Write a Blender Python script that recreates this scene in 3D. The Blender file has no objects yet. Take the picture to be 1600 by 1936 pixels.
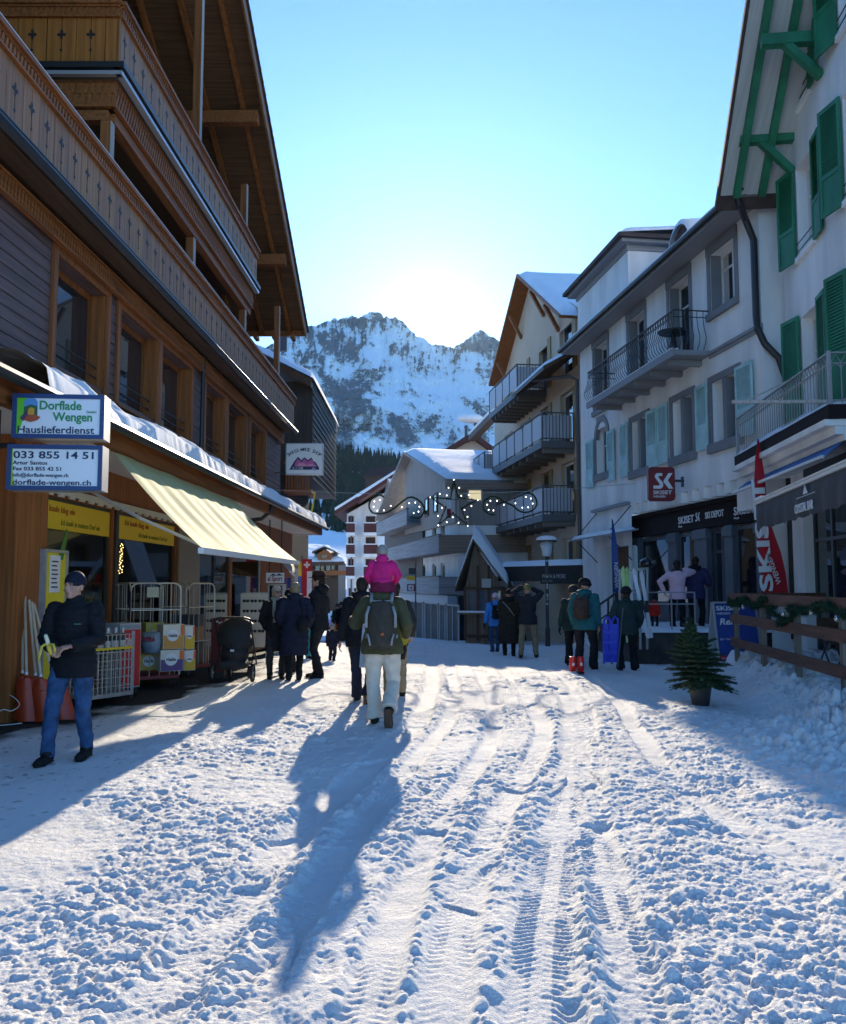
import bpy, math, random
import numpy as np
from mathutils import Vector, Matrix, Euler
R = math.radians
random.seed(7)
QUAL = 1
SC = bpy.context.scene
COL = SC.collection
# ---------------------------------------------------------------- camera
FPX, CX, CY, CAMZ = 1650.0, 800.0, 968.0, 1.6
PITCH = math.atan(137 / FPX)
cam = bpy.data.objects.new('camera', bpy.data.cameras.new('camera'))
COL.objects.link(cam)
cam.location = (0, 0, CAMZ)
cam.rotation_euler = (math.pi / 2 + PITCH, 0, 0)
cam.data.sensor_fit = 'HORIZONTAL'
cam.data.sensor_width = 36
cam.data.lens = 36 * FPX / 1600
cam.data.clip_end = 30000
SC.camera = cam

def ray(px, py):
    a, b = (px - CX) / FPX, (CY - py) / FPX
    fy = math.cos(PITCH) - b * math.sin(PITCH)
    return a / fy, (math.sin(PITCH) + b * math.cos(PITCH)) / fy

def at(px, py, y):
    X, Z = ray(px, py)
    return Vector((X * y, y, CAMZ + Z * y))

# ---------------------------------------------------------------- light
SX, SZ = ray(815, 610)
SUN = Vector((SX, 1, SZ)).normalized()
SEL, SAZ = math.asin(SUN.z), math.atan2(SUN.x, SUN.y)
w = bpy.data.worlds.new("World")
SC.world = w
w.use_nodes = True
wn, wl = w.node_tree.nodes, w.node_tree.links
sky = wn.new('ShaderNodeTexSky')
sky.sky_type = 'NISHITA'
sky.sun_disc = False
sky.sun_elevation = SEL
sky.sun_rotation = SAZ
sky.altitude = 1300
sky.air_density = 1.0
sky.dust_density = 0.35
sky.ozone_density = 4.0
bg = wn['Background']
bg.inputs[1].default_value = 0.135
# the sun's own disc and its aureole, seen from every side at the lamp's direction
tc = wn.new('ShaderNodeTexCoord')
dp = wn.new('ShaderNodeVectorMath'); dp.operation = 'DOT_PRODUCT'
wl.new(tc.outputs['Generated'], dp.inputs[0]); dp.inputs[1].default_value = SUN
def wm_(op, a, b=None):
    n = wn.new('ShaderNodeMath'); n.operation = op
    for i, v in enumerate((a, b)):
        if v is None: continue
        if isinstance(v, (int, float)): n.inputs[i].default_value = v
        else: wl.new(v, n.inputs[i])
    return n.outputs[0]
ang = wm_('MULTIPLY', wm_('ARCCOSINE', wm_('MINIMUM', dp.outputs['Value'], 0.9999999)), 180 / math.pi)
g1 = wm_('MULTIPLY', wm_('EXPONENT', wm_('MULTIPLY', ang, -1 / 0.45)), 160.0)
g2 = wm_('MULTIPLY', wm_('EXPONENT', wm_('MULTIPLY', ang, -1 / 3.2)), 1.2)
gl = wm_('ADD', g1, g2)
gc = wn.new('ShaderNodeVectorMath'); gc.operation = 'SCALE'
gc.inputs[0].default_value = (1.0, 0.97, 0.90); wl.new(gl, gc.inputs['Scale'])
ad = wn.new('ShaderNodeVectorMath'); ad.operation = 'ADD'
tn = wn.new('ShaderNodeVectorMath'); tn.operation = 'MULTIPLY'
wl.new(sky.outputs[0], tn.inputs[0]); tn.inputs[1].default_value = (0.69, 0.96, 1.15)
wl.new(tn.outputs[0], ad.inputs[0]); wl.new(gc.outputs[0], ad.inputs[1])
wl.new(ad.outputs[0], bg.inputs[0])
sl = bpy.data.lights.new('sun', 'SUN')
sl.energy = 4.5
sl.angle = R(0.5)
sl.color = (1.0, 0.86, 0.66)
so = bpy.data.objects.new('sun', sl)
COL.objects.link(so)
so.rotation_euler = (-SUN).to_track_quat('-Z', 'Y').to_euler()
SC.view_settings.view_transform = 'Standard'
SC.view_settings.look = 'None'
SC.view_settings.exposure = 1.12
SC.view_settings.gamma = 1
SC.cycles.max_bounces = 8
SC.cycles.diffuse_bounces = 5
SC.cycles.glossy_bounces = 3
SC.cycles.transparent_max_bounces = 8
SC.cycles.volume_bounces = 0
SC.cycles.caustics_reflective = False
SC.cycles.caustics_refractive = False
SC.cycles.sample_clamp_indirect = 4.0

# ---------------------------------------------------------------- helpers
class Fr:
    """A facade line x = a + b*y; s runs along it, u outwards to the street, z up."""
    def __init__(f, a, b, side):
        L = math.hypot(1, b)
        f.o = Vector((a, 0, 0)); f.d = Vector((b / L, 1 / L, 0)); f.n = Vector((side / L, -side * b / L, 0))
        f.right = (-f.n).cross(Vector((0, 0, 1)))
    def pt(f, s, u, z):
        p = f.o + f.d * s + f.n * u
        return Vector((p.x, p.y, z))
    def hit(f, px, py, u=0.0):
        X, Z = ray(px, py)
        y = (u + f.o.dot(f.n)) / (X * f.n.x + f.n.y)
        p = Vector((X * y, y, 0)) - f.o
        return p.dot(f.d), CAMZ + Z * y
    def S(f, px, py=1000, u=0.0): return f.hit(px, py, u)[0]
    def Z(f, px, py, u=0.0): return f.hit(px, py, u)[1]

class MB:
    def __init__(m): m.v = []; m.f = []; m.mi = []; m.k = 0
    def add(m, vs, fs):
        o = len(m.v)
        m.v += [tuple(p) for p in vs]
        for f in fs:
            m.f.append(tuple(i + o for i in f)); m.mi.append(m.k)
        return m
    def poly(m, pts): return m.add(pts, [tuple(range(len(pts)))])
    def hexa(m, p):  # p: 4 bottom, 4 top
        return m.add(p, [(3, 2, 1, 0), (4, 5, 6, 7), (0, 1, 5, 4), (1, 2, 6, 5), (2, 3, 7, 6), (3, 0, 4, 7)])
    def box(m, x0, x1, y0, y1, z0, z1):
        return m.hexa([(x0, y0, z0), (x1, y0, z0), (x1, y1, z0), (x0, y1, z0), (x0, y0, z1), (x1, y0, z1), (x1, y1, z1), (x0, y1, z1)])
    def fb(m, F, s0, s1, u0, u1, z0, z1):
        P = F.pt
        q = [P(s0, u0, z0), P(s1, u0, z0), P(s1, u1, z0), P(s0, u1, z0), P(s0, u0, z1), P(s1, u0, z1), P(s1, u1, z1), P(s0, u1, z1)]
        return m.hexa(q)
    def bar(m, a, b, w, h, up=(0, 0, 1)):
        a, b = Vector(a), Vector(b); t = (b - a).normalized(); up = Vector(up)
        sd = t.cross(up)
        if sd.length < 1e-4: sd = t.cross(Vector((0, 1, 0)))
        sd.normalize(); up = sd.cross(t)
        x, y = sd * w / 2, up * h / 2
        return m.hexa([a - x - y, a + x - y, a + x + y, a - x + y, b - x - y, b + x - y, b + x + y, b - x + y])
    def tube(m, pts, r, n=8, fl=1.0, fv=None, cap=True):
        pts = [Vector(p) for p in pts]
        rs = r if isinstance(r, (list, tuple)) else [r] * len(pts)
        vs = []; prev = None
        for i, p in enumerate(pts):
            t = (pts[min(i + 1, len(pts) - 1)] - pts[max(i - 1, 0)])
            t = t.normalized() if t.length > 1e-9 else Vector((0, 0, 1))
            if fv is not None: a = Vector(fv)
            elif prev is not None: a = prev
            else: a = Vector((1, 0, 0)) if abs(t.x) < 0.8 else Vector((0, 1, 0))
            a = a - t * a.dot(t)
            if a.length < 1e-5: a = Vector((0, 1, 0)) - t * t.y
            if a.length < 1e-5: a = Vector((0, 0, 1)) - t * t.z
            a.normalize(); prev = a
            b = t.cross(a)
            for j in range(n):
                q = 2 * math.pi * j / n
                vs.append(p + a * math.cos(q) * rs[i] + b * math.sin(q) * rs[i] * fl)
        fs = []
        for i in range(len(pts) - 1):
            for j in range(n):
                k = (j + 1) % n
                fs.append((i * n + j, i * n + k, (i + 1) * n + k, (i + 1) * n + j))
        if cap:
            fs.append(tuple(range(n - 1, -1, -1))); fs.append(tuple((len(pts) - 1) * n + j for j in range(n)))
        return m.add(vs, fs)
    def loft(m, rings, n=16):  # rings of (centre, rx, ry), horizontal ellipses from bottom to top
        vs = []
        for c, rx, ry in rings:
            c = Vector(c)
            for j in range(n):
                q = 2 * math.pi * j / n
                vs.append(c + Vector((rx * math.cos(q), ry * math.sin(q), 0)))
        fs = []
        for i in range(len(rings) - 1):
            for j in range(n):
                k = (j + 1) % n
                fs.append((i * n + j, i * n + k, (i + 1) * n + k, (i + 1) * n + j))
        fs.append(tuple(range(n - 1, -1, -1))); fs.append(tuple((len(rings) - 1) * n + j for j in range(n)))
        return m.add(vs, fs)
    def ball(m, c, r, nu=14, nv=9, rot=None, z0=-1.0, z1=1.0):
        c = Vector(c); r = Vector(r) if not isinstance(r, (int, float)) else Vector((r, r, r))
        vs = []; t0, t1 = math.asin(z0), math.asin(z1)
        for i in range(nv + 1):
            t = t0 + (t1 - t0) * i / nv
            for j in range(nu):
                q = 2 * math.pi * j / nu
                p = Vector((r.x * math.cos(t) * math.cos(q), r.y * math.cos(t) * math.sin(q), r.z * math.sin(t)))
                vs.append(c + (rot @ p if rot else p))
        fs = [(i * nu + j, i * nu + (j + 1) % nu, (i + 1) * nu + (j + 1) % nu, (i + 1) * nu + j) for i in range(nv) for j in range(nu)]
        fs.append(tuple(range(nu - 1, -1, -1))); fs.append(tuple(nv * nu + j for j in range(nu)))
        return m.add(vs, fs)
    def prism(m, pts, ext):
        pts = [Vector(p) for p in pts]; e = Vector(ext); n = len(pts)
        fs = [tuple(range(n - 1, -1, -1)), tuple(range(n, 2 * n))] + [(i, (i + 1) % n, n + (i + 1) % n, n + i) for i in range(n)]
        return m.add(pts + [p + e for p in pts], fs)
    def build(m, name, mat, parent=None, smooth=False):
        me = bpy.data.meshes.new(name)
        me.from_pydata(m.v, [], m.f)
        for x in (mat if isinstance(mat, (list, tuple)) else [mat]): me.materials.append(x)
        if any(m.mi): me.polygons.foreach_set('material_index', m.mi)
        if smooth: me.polygons.foreach_set('use_smooth', [True] * len(m.f))
        me.update()
        return link(name, me, parent)

def wmat(o):
    if o is None: return Matrix.Identity(4)
    return wmat(o.parent) @ o.matrix_parent_inverse @ o.matrix_basis if o.parent else o.matrix_basis.copy()
def link(name, data, parent=None):
    o = bpy.data.objects.new(name, data)
    COL.objects.link(o)
    if parent is not None:
        o.parent = parent
        o.matrix_parent_inverse = wmat(parent).inverted()
    return o
def tag(o, label=None, cat=None, group=None, kind=None):
    if label: o['label'] = label
    if cat: o['category'] = cat
    if group: o['group'] = group
    if kind: o['kind'] = kind
    return o
def thing(name, label, cat, loc=(0, 0, 0), group=None):
    o = bpy.data.objects.new(name, None)
    COL.objects.link(o)
    o.location = loc; o.empty_display_size = 0.3
    return tag(o, label, cat, group)
def copy_tree(o, parent=None):
    c = o.copy(); COL.objects.link(c)
    if parent is not None: c.parent = parent
    for ch in list(o.children): copy_tree(ch, c)
    return c

TMP = bpy.data.scenes.new('tmp')
def evaluate(o):
    TMP.collection.objects.link(o)
    vl = TMP.view_layers[0]; vl.update()
    me = bpy.data.meshes.new_from_object(o.evaluated_get(vl.depsgraph))
    TMP.collection.objects.unlink(o)
    d = o.data
    bpy.data.objects.remove(o)
    return me
def fused(m, voxel, smooth=4, fac=0.5):
    me = bpy.data.meshes.new('t'); me.from_pydata(m.v, [], m.f); me.update()
    o = bpy.data.objects.new('t', me)
    r = o.modifiers.new('r', 'REMESH'); r.mode = 'VOXEL'; r.voxel_size = voxel
    if smooth:
        s = o.modifiers.new('s', 'SMOOTH'); s.iterations = smooth; s.factor = fac
    out = evaluate(o)
    out.materials.clear()
    out.polygons.foreach_set('use_smooth', [True] * len(out.polygons))
    return out
def text(body, size, origin, right, up, mat, parent, name='lettering', align='LEFT', bold=0.0, ext=0.004, shear=0.0, space=1.0, width=None):
    cu = bpy.data.curves.new('t', 'FONT')
    cu.body = body; cu.size = size; cu.align_x = align; cu.extrude = ext; cu.offset = bold * size; cu.shear = shear
    cu.space_character = space; cu.resolution_u = 3
    me = evaluate(bpy.data.objects.new('t', cu))
    n = len(me.vertices); co = np.empty(n * 3); me.vertices.foreach_get('co', co); co = co.reshape(-1, 3)
    if width and n:
        k = width / (co[:, 0].max() - co[:, 0].min()); co[:, 0] *= k
    rt, u = Vector(right).normalized(), Vector(up).normalized(); nn = rt.cross(u)
    M = np.array([rt, u, nn])
    co = co @ M + np.array(origin)
    me.vertices.foreach_set('co', co.ravel()); me.update()
    me.materials.clear(); me.materials.append(mat)
    return link(name, me, parent)

# ---------------------------------------------------------------- materials
MATS = {}
def mat(name, c, rough=0.7, metal=0.0, var=0.0, vs=3.0, bump=0.0, bs=40.0, spec=0.5, stretch=(1, 1, 1), c2=None, coat=0.0, trans=0.0, sss=0.0):
    if name in MATS: return MATS[name]
    m = bpy.data.materials.new(name); MATS[name] = m
    m.use_nodes = True
    nt = m.node_tree; b = nt.nodes['Principled BSDF']
    b.inputs['Base Color'].default_value = (*c, 1)
    b.inputs['Roughness'].default_value = rough
    b.inputs['Metallic'].default_value = metal
    b.inputs['Specular IOR Level'].default_value = spec
    b.inputs['Coat Weight'].default_value = coat
    b.inputs['Transmission Weight'].default_value = trans
    m.diffuse_color = (*c, 1)
    if var or bump:
        g = nt.nodes.new('ShaderNodeNewGeometry'); mp = nt.nodes.new('ShaderNodeMapping')
        mp.inputs['Scale'].default_value = stretch
        nt.links.new(g.outputs['Position'], mp.inputs['Vector'])
    if var:
        n = nt.nodes.new('ShaderNodeTexNoise'); n.inputs['Scale'].default_value = vs; n.inputs['Detail'].default_value = 5
        nt.links.new(mp.outputs[0], n.inputs['Vector'])
        r = nt.nodes.new('ShaderNodeValToRGB'); r.color_ramp.elements[0].position = 0.3; r.color_ramp.elements[1].position = 0.7
        d = c2 or tuple(x * (1 - var) for x in c)
        r.color_ramp.elements[0].color = (*d, 1)
        r.color_ramp.elements[1].color = (*[min(1, x * (1 + var * 0.5)) for x in c], 1)
        nt.links.new(n.outputs[0], r.inputs[0]); nt.links.new(r.outputs[0], b.inputs['Base Color'])
    if bump:
        n = nt.nodes.new('ShaderNodeTexNoise'); n.inputs['Scale'].default_value = bs; n.inputs['Detail'].default_value = 4
        nt.links.new(mp.outputs[0], n.inputs['Vector'])
        bp = nt.nodes.new('ShaderNodeBump'); bp.inputs['Strength'].default_value = bump; bp.inputs['Distance'].default_value = 0.02
        nt.links.new(n.outputs[0], bp.inputs['Height']); nt.links.new(bp.outputs[0], b.inputs['Normal'])
    return m
def wood(name, c, var=0.45, along='y', rough=0.6, vs=9.0):
    st = {'y': (6, .25, 6), 'x': (.25, 6, 6), 'z': (6, 6, .25)}[along]
    return mat(name, c, rough, var=var, vs=vs * 0.35, stretch=st, bump=0.25, bs=12, spec=0.35)
def glass(name, tint=(0.02, 0.025, 0.03), alpha=0.0, rough=0.02):
    """window glass: mirror-like Fresnel coat over the dark room, or see-through when alpha > 0"""
    if name in MATS: return MATS[name]
    m = mat(name, tint, rough, spec=0.8)
    if alpha:
        nt = m.node_tree; out = nt.nodes['Material Output']; b = nt.nodes['Principled BSDF']
        t = nt.nodes.new('ShaderNodeBsdfTransparent'); t.inputs[0].default_value = (0.8, 0.86, 0.84, 1)
        mx = nt.nodes.new('ShaderNodeMixShader'); fr = nt.nodes.new('ShaderNodeFresnel'); fr.inputs[0].default_value = 1.6
        gl = nt.nodes.new('ShaderNodeBsdfGlossy'); gl.inputs['Roughness'].default_value = rough
        nt.links.new(fr.outputs[0], mx.inputs[0]); nt.links.new(t.outputs[0], mx.inputs[1]); nt.links.new(gl.outputs[0], mx.inputs[2])
        nt.links.new(mx.outputs[0], out.inputs['Surface'])
    return m
def emit(name, c, s):
    if name in MATS: return MATS[name]
    m = mat(name, c, 0.4)
    b = m.node_tree.nodes['Principled BSDF']
    b.inputs['Emission Color'].default_value = (*c, 1); b.inputs['Emission Strength'].default_value = s
    return m

# ---------------------------------------------------------------- numpy noise
_T = np.random.default_rng(3).random((512, 512)).astype(np.float32)
def vnoise(x, y, s=0):
    xi = np.floor(x).astype(np.int64); yi = np.floor(y).astype(np.int64)
    fx = (x - xi).astype(np.float32); fy = (y - yi).astype(np.float32)
    fx = fx * fx * (3 - 2 * fx); fy = fy * fy * (3 - 2 * fy)
    g = lambda a, b: _T[(a + s * 37) & 511, (b + s * 91) & 511]
    return (g(xi, yi) * (1 - fx) + g(xi + 1, yi) * fx) * (1 - fy) + (g(xi, yi + 1) * (1 - fx) + g(xi + 1, yi + 1) * fx) * fy
def fbm(x, y, o=5, s=0, gain=0.5, ridged=False):
    t = 0; a = 1.0; n = 0
    for i in range(o):
        v = vnoise(x * 2 ** i + i * 17.3, y * 2 ** i + i * 5.7, s + i)
        if ridged: v = 1 - np.abs(2 * v - 1)
        t = t + a * v; n += a; a *= gain
    return t / n
def clods(x, y, cell, s=0, keep=0.8):
    """rounded lumps scattered one per cell: height 0..1"""
    h = np.zeros_like(x, dtype=np.float32)
    xi = np.floor(x / cell).astype(np.int64); yi = np.floor(y / cell).astype(np.int64)
    for i in (-1, 0, 1):
        for j in (-1, 0, 1):
            a, b = xi + i, yi + j
            r1 = _T[(a + s * 53) & 511, (b + s * 29) & 511]; r2 = _T[(a + s * 11 + 101) & 511, (b + s * 71 + 57) & 511]
            r3 = _T[(a + s * 31 + 211) & 511, (b + s * 17 + 143) & 511]; r4 = _T[(a + s * 7 + 311) & 511, (b + s * 5 + 263) & 511]
            dx = x - (a + 0.15 + 0.7 * r1) * cell; dy = y - (b + 0.15 + 0.7 * r2) * cell
            rad = cell * (0.28 + 0.5 * r3)
            an = r4 * 6.28; el = 0.7 + 0.6 * r1
            ca, sa = np.cos(an), np.sin(an)
            q = ((dx * ca + dy * sa) / rad * el) ** 2 + ((-dx * sa + dy * ca) / rad / el) ** 2
            hh = np.sqrt(np.clip(1 - q, 0, 1)) * (0.35 + 0.65 * r3) * (r4 < keep)
            h = np.maximum(h, hh)
    return h
def grid_mesh(name, X, Y, Z, material, parent=None, attr=None, smooth=True):
    nr, nc = X.shape
    me = bpy.data.meshes.new(name)
    me.vertices.add(nr * nc)
    me.vertices.foreach_set('co', np.stack([X, Y, Z], -1).astype(np.float32).ravel())
    i = np.arange(nr * nc).reshape(nr, nc)
    q = np.stack([i[:-1, :-1], i[:-1, 1:], i[1:, 1:], i[1:, :-1]], -1).reshape(-1, 4)
    nf = len(q)
    me.loops.add(nf * 4); me.loops.foreach_set('vertex_index', q.ravel().astype(np.int32))
    me.polygons.add(nf)
    me.polygons.foreach_set('loop_start', np.arange(nf, dtype=np.int32) * 4)
    me.polygons.foreach_set('loop_total', np.full(nf, 4, dtype=np.int32))
    me.polygons.foreach_set('use_smooth', np.full(nf, smooth))
    me.update(calc_edges=True)
    for k, v in (attr or {}).items():
        a = me.attributes.new(k, 'FLOAT', 'POINT'); a.data.foreach_set('value', v.astype(np.float32).ravel())
    me.materials.append(material)
    return link(name, me, parent)
def attr_mix(m, attr, c2, rough2=None, lo=0.3, hi=0.6, noise=None):
    """mix a second real surface colour (grit, bare asphalt, rock) by a point attribute"""
    nt = m.node_tree; b = nt.nodes['Principled BSDF']
    a = nt.nodes.new('ShaderNodeAttribute'); a.attribute_name = attr
    mr = nt.nodes.new('ShaderNodeMapRange'); mr.inputs['From Min'].default_value = lo; mr.inputs['From Max'].default_value = hi
    nt.links.new(a.outputs['Fac'], mr.inputs['Value'])
    mx = nt.nodes.new('ShaderNodeMix'); mx.data_type = 'RGBA'
    nt.links.new(mr.outputs[0], mx.inputs['Factor'])
    src = b.inputs['Base Color'].links
    if src: nt.links.new(src[0].from_socket, mx.inputs['A'])
    else: mx.inputs['A'].default_value = b.inputs['Base Color'].default_value
    mx.inputs['B'].default_value = (*c2, 1)
    nt.links.new(mx.outputs['Result'], b.inputs['Base Color'])
    return m
# ================================================================ SETTING: street, terrain, mountain, forest
SNOW = mat('snow', (0.86, 0.87, 0.88), 0.9, var=0.06, vs=1.2, bump=0.35, bs=70, spec=0.08)
def ground_z(x, y):
    x = np.asarray(x, float); y = np.asarray(y, float)
    z = np.interp(y, [0, 15, 17, 21, 25, 30, 41, 62, 80, 100, 140, 260, 500], [0, 0, -.03, -.16, -.32, -.47, -1.0, -1.9, -2.0, -1.0, 1.5, 12, 30])
    return z
TRACKS = [  # centre lines on the road (x, y), width, tread pitch
    ([(0.33, 2.3), (.35, 3.25), (.43, 3.67), (.535, 4.22), (.70, 4.97), (.94, 6.04), (1.17, 7.04), (1.55, 9.0), (2.0, 11.7), (2.3, 15), (2.3, 24)], .15, .045),
    ([(.68, 2.3), (.80, 3.38), (.866, 3.84), (.93, 4.44), (1.05, 5.45), (1.15, 6.04), (1.68, 8.95), (2.16, 11.7), (2.45, 15), (2.4, 24)], .11, .05),
    ([(-1.15, 2.3), (-1.06, 3.18), (-1.0, 3.54), (-.94, 4.29), (-.84, 5.8), (-.5, 8), (-.1, 9.6), (.17, 14.3), (.2, 24)], .13, .045),
    ([(-.80, 2.3), (-.69, 3.18), (-.645, 3.8), (-.5, 5.5), (-.1, 8), (.35, 10.6), (.5, 14), (.6, 24)], .10, .045),
    ([(.0, 2.3), (.05, 3.5), (.25, 5), (.55, 6.5), (1.0, 8.2), (1.3, 8.95), (1.49, 12.3), (1.55, 16), (1.5, 24)], .11, .05),
    ([(-.25, 2.3), (-.2, 4), (.05, 6), (.6, 8.5), (.95, 11), (1.05, 16), (1.0, 24)], .10, .05),
    ([(2.2, 5), (2.0, 7), (2.2, 9), (2.7, 12), (2.9, 16), (2.8, 24)], .10, .05),
]
def street_height(X, Y):
    z = ground_z(X, Y).astype(np.float32)
    tm = np.zeros_like(z); tread = np.zeros_like(z); edge = np.zeros_like(z)
    for k, (pts, wd, pitch) in enumerate(TRACKS):
        py = np.array([p[1] for p in pts]); pxx = np.array([p[0] for p in pts])
        yy = np.linspace(py[0], py[-1], 60)
        from_sp = np.interp(yy, py, pxx)
        from_sp = np.convolve(np.pad(from_sp, 4, mode='edge'), np.ones(9) / 9, 'valid')
        cx = np.interp(Y, yy, from_sp) + 0.012 * np.sin(Y * 1.7 + k)
        d = (X - cx) / wd
        mk = 1 / (1 + np.exp((np.abs(d) - 1) * 9)) * (0.45 + 0.55 * (vnoise(X * 1.1 + k * 9, Y * 0.8, 40 + k) > 0.33))
        tm = np.maximum(tm, mk)
        ph = (Y + np.abs(d) * wd * 0.45) / pitch + .5 * (d > 0)
        tr = np.clip(np.sin((ph + .25 * fbm(X * 20, Y * 12, 2, 80 + k)) * 2 * math.pi) * 1.5, -1, 1) * (.35 + .65 * (np.abs(d) > .3)) * (np.abs(d) > .05) * (np.abs(d) < 0.95)
        tread = tread + tr * mk * (1.0 if k < 2 else .5) * np.clip(2.6 * vnoise(X * 4, Y * 2.2, 60 + k) - .8, 0, 1)
        edge = edge + np.exp(-((np.abs(d) - 1.3) / 0.3) ** 2) * 0.8
    patch = np.clip(fbm(X * 0.8, Y * 0.55, 4, 5) * 3.2 - 1.05, 0, 1)          # churned areas
    fine = np.clip(fbm(X * 2.2, Y * 1.8, 3, 9) * 3 - 0.9, 0, 1)
    left = 1 / (1 + np.exp((X + 2.55 + 0.12 * (Y - 8)) * 5))                   # trodden smooth by the shops
    far = np.clip((24 - Y) / 10, 0.25, 1)
    amp = (0.22 + 0.95 * patch) * (1 - 0.62 * tm) * (1 - 0.9 * left)
    warp = (fbm(X * 14, Y * 14, 3, 70) - 0.5) * 0.07
    Xw, Yw = X + warp, Y + (fbm(X * 14 + 40, Y * 14, 3, 71) - 0.5) * 0.07
    c1 = clods(Xw, Yw, 0.16, 1, 0.30) * 0.036 * fine
    c2 = clods(Xw, Yw, 0.090, 2, 0.50) * 0.026 * (.35 + .65 * vnoise(X * 3.1, Y * 2.7, 66))
    c3 = clods(Xw, Yw, 0.052, 3, 0.65) * 0.019 * (.3 + .9 * vnoise(X * 4.3, Y * 3.9, 68))
    c4 = clods(X, Y, 0.024, 4, 0.9) * 0.0105 * (.4 + .6 * vnoise(X * 6, Y * 6, 67))
    lum = np.maximum(np.maximum(c1, c2), c3) + 0.5 * np.minimum(c2, c3) + c4
    z += lum * amp * far
    z += (fbm(X * 1.3, Y * 1.0, 4, 11) - 0.5) * 0.085 * (1 - 0.5 * left) + (fbm(X * 22, Y * 22, 3, 12) - 0.5) * 0.012 * (1 - .5 * tm) * far
    z += -0.028 * tm + tread * 0.0048 * np.clip((16 - Y) / 8, 0, 1) + edge * 0.016 * clods(Xw, Yw, 0.06, 8, .6) * (1 - left)
    rg = np.random.default_rng(5)                                             # boot prints
    for _ in range(150):
        y0 = 2.6 + 12 * rg.random() ** 1.4; x0 = (rg.random() - .5) * (3 + y0 * 0.9) + .4; a = rg.normal(0, .5)
        ra, rb = np.searchsorted(Y[:, 0], [y0 - .25, y0 + .25])
        k_ = (x0 / (y0 + 2.2) - TMIN) / TSTEP; kw = .3 / (y0 + 1.9) / TSTEP
        ca, cb = max(0, int(k_ - kw)), int(k_ + kw) + 1
        if rb <= ra or cb <= ca: continue
        m_ = (slice(ra, rb), slice(ca, cb))
        dx, dy = X[m_] - x0, Y[m_] - y0
        lx, ly = dx * math.cos(a) + dy * math.sin(a), -dx * math.sin(a) + dy * math.cos(a)
        q = (lx / (.055 + .012 * ly / .15)) ** 2 + (ly / .15) ** 2
        z[m_] -= 0.018 * np.clip(1.25 - q, 0, 1) * (1 - 0.7 * left[m_])
    # shovelled bank along the bar's deck
    bx = np.interp(Y, [5, 7, 9, 11, 13, 15, 17.5, 20], [3.9, 3.75, 3.75, 4.1, 4.55, 4.95, 5.6, 6.0])
    bk = np.clip((X - bx) / 0.75, 0, 1); bk = bk * bk * (3 - 2 * bk) * np.clip((17.8 - Y) / 1.5, 0, 1)
    bh = bk * (0.14 + 0.30 * fbm(X * 1.5, Y * 1.5, 3, 15)) * np.clip((Y - 4) / 3, 0, 1)
    z += bh + bk * (clods(Xw, Yw, 0.22, 6, .7) * 0.10 + clods(Xw, Yw, 0.10, 7, .8) * 0.055 + clods(Xw, Yw, .05, 17, .9) * .02)
    b2 = np.exp(-(((X - 4.0) / .75) ** 2 + ((Y - 8.6) / 1.5) ** 2))
    z += b2 * (0.16 + 0.14 * clods(Xw, Yw, .13, 21, .85) + .06 * clods(Xw, Yw, .06, 22, .9))
    b3 = np.exp(-(((X - 3.45) / .5) ** 2 + ((Y - 19.6) / 1.3) ** 2))           # heap at the steps
    z += b3 * (.3 + .18 * clods(Xw, Yw, .2, 23, .8))
    # bare wet asphalt by the shop, grit elsewhere
    lim = np.interp(Y, [5, 9, 11, 13, 15, 18, 24, 30], [-4.6, -4.3, -3.85, -3.25, -2.95, -3.1, -3.8, -4.3])
    asph = np.clip((lim - X) * 1.6 + (fbm(X * 1.6, Y * 1.2, 4, 31) - 0.5) * 2.2 + .4, 0, 1)
    grit = (clods(X, Y, 0.05, 51, .10) > .45) * (0.25 + .5 * left) * (left > .3) + (b2 + bk * (1 - np.clip((X - bx - .7) / .4, 0, 1))) * (clods(X, Y, .09, 52, .45) > .3) * .5
    grit = grit + .20 * left * np.clip(fbm(X * 2.5, Y * 1.5, 4, 35) * 2.4 - .6, 0, 1) + .22 * np.clip(fbm(X * .9, Y * .35, 4, 33) * 3 - 1.5, 0, 1)
    z -= asph * .02
    return z, np.maximum(asph, grit * .6)
ny, nx = (1150, 1350) if QUAL else (450, 560)
TMIN, TSTEP = -0.68, 1.36 / (nx - 1)
ys = 2.0 * (40 / 2.0) ** (np.linspace(0, 1, ny))
ts = np.linspace(-0.68, 0.68, nx)
YY, TT = np.meshgrid(ys, ts, indexing='ij')
XX = TT * (YY + 2.2)
ZZ, DIRT = street_height(XX, YY)
SROAD = mat('packed_snow', (0.88, 0.87, 0.845), 0.85, var=0.07, vs=0.9, bump=0.5, bs=120, spec=0.10)
_nt = SROAD.node_tree; _bp = [n for n in _nt.nodes if n.type == 'BUMP'][0]
_mp = [n for n in _nt.nodes if n.type == 'MAPPING'][0]
_vo = _nt.nodes.new('ShaderNodeTexNoise'); _vo.inputs['Scale'].default_value = 42; _vo.inputs['Detail'].default_value = 7; _vo.inputs['Roughness'].default_value = .72; _vo.inputs['Distortion'].default_value = .6
_nt.links.new(_mp.outputs[0], _vo.inputs['Vector'])
_b2 = _nt.nodes.new('ShaderNodeBump'); _b2.inputs['Strength'].default_value = .75; _b2.inputs['Distance'].default_value = .03
_nt.links.new(_vo.outputs[0], _b2.inputs['Height']); _nt.links.new(_bp.outputs[0], _b2.inputs['Normal']); _nt.links.new(_b2.outputs[0], _nt.nodes['Principled BSDF'].inputs['Normal'])
attr_mix(SROAD, 'dirt', (0.055, 0.052, 0.05), lo=0.22, hi=0.95)
street = grid_mesh('snowy_street', XX, YY, ZZ, SROAD, attr={'dirt': DIRT})
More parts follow.
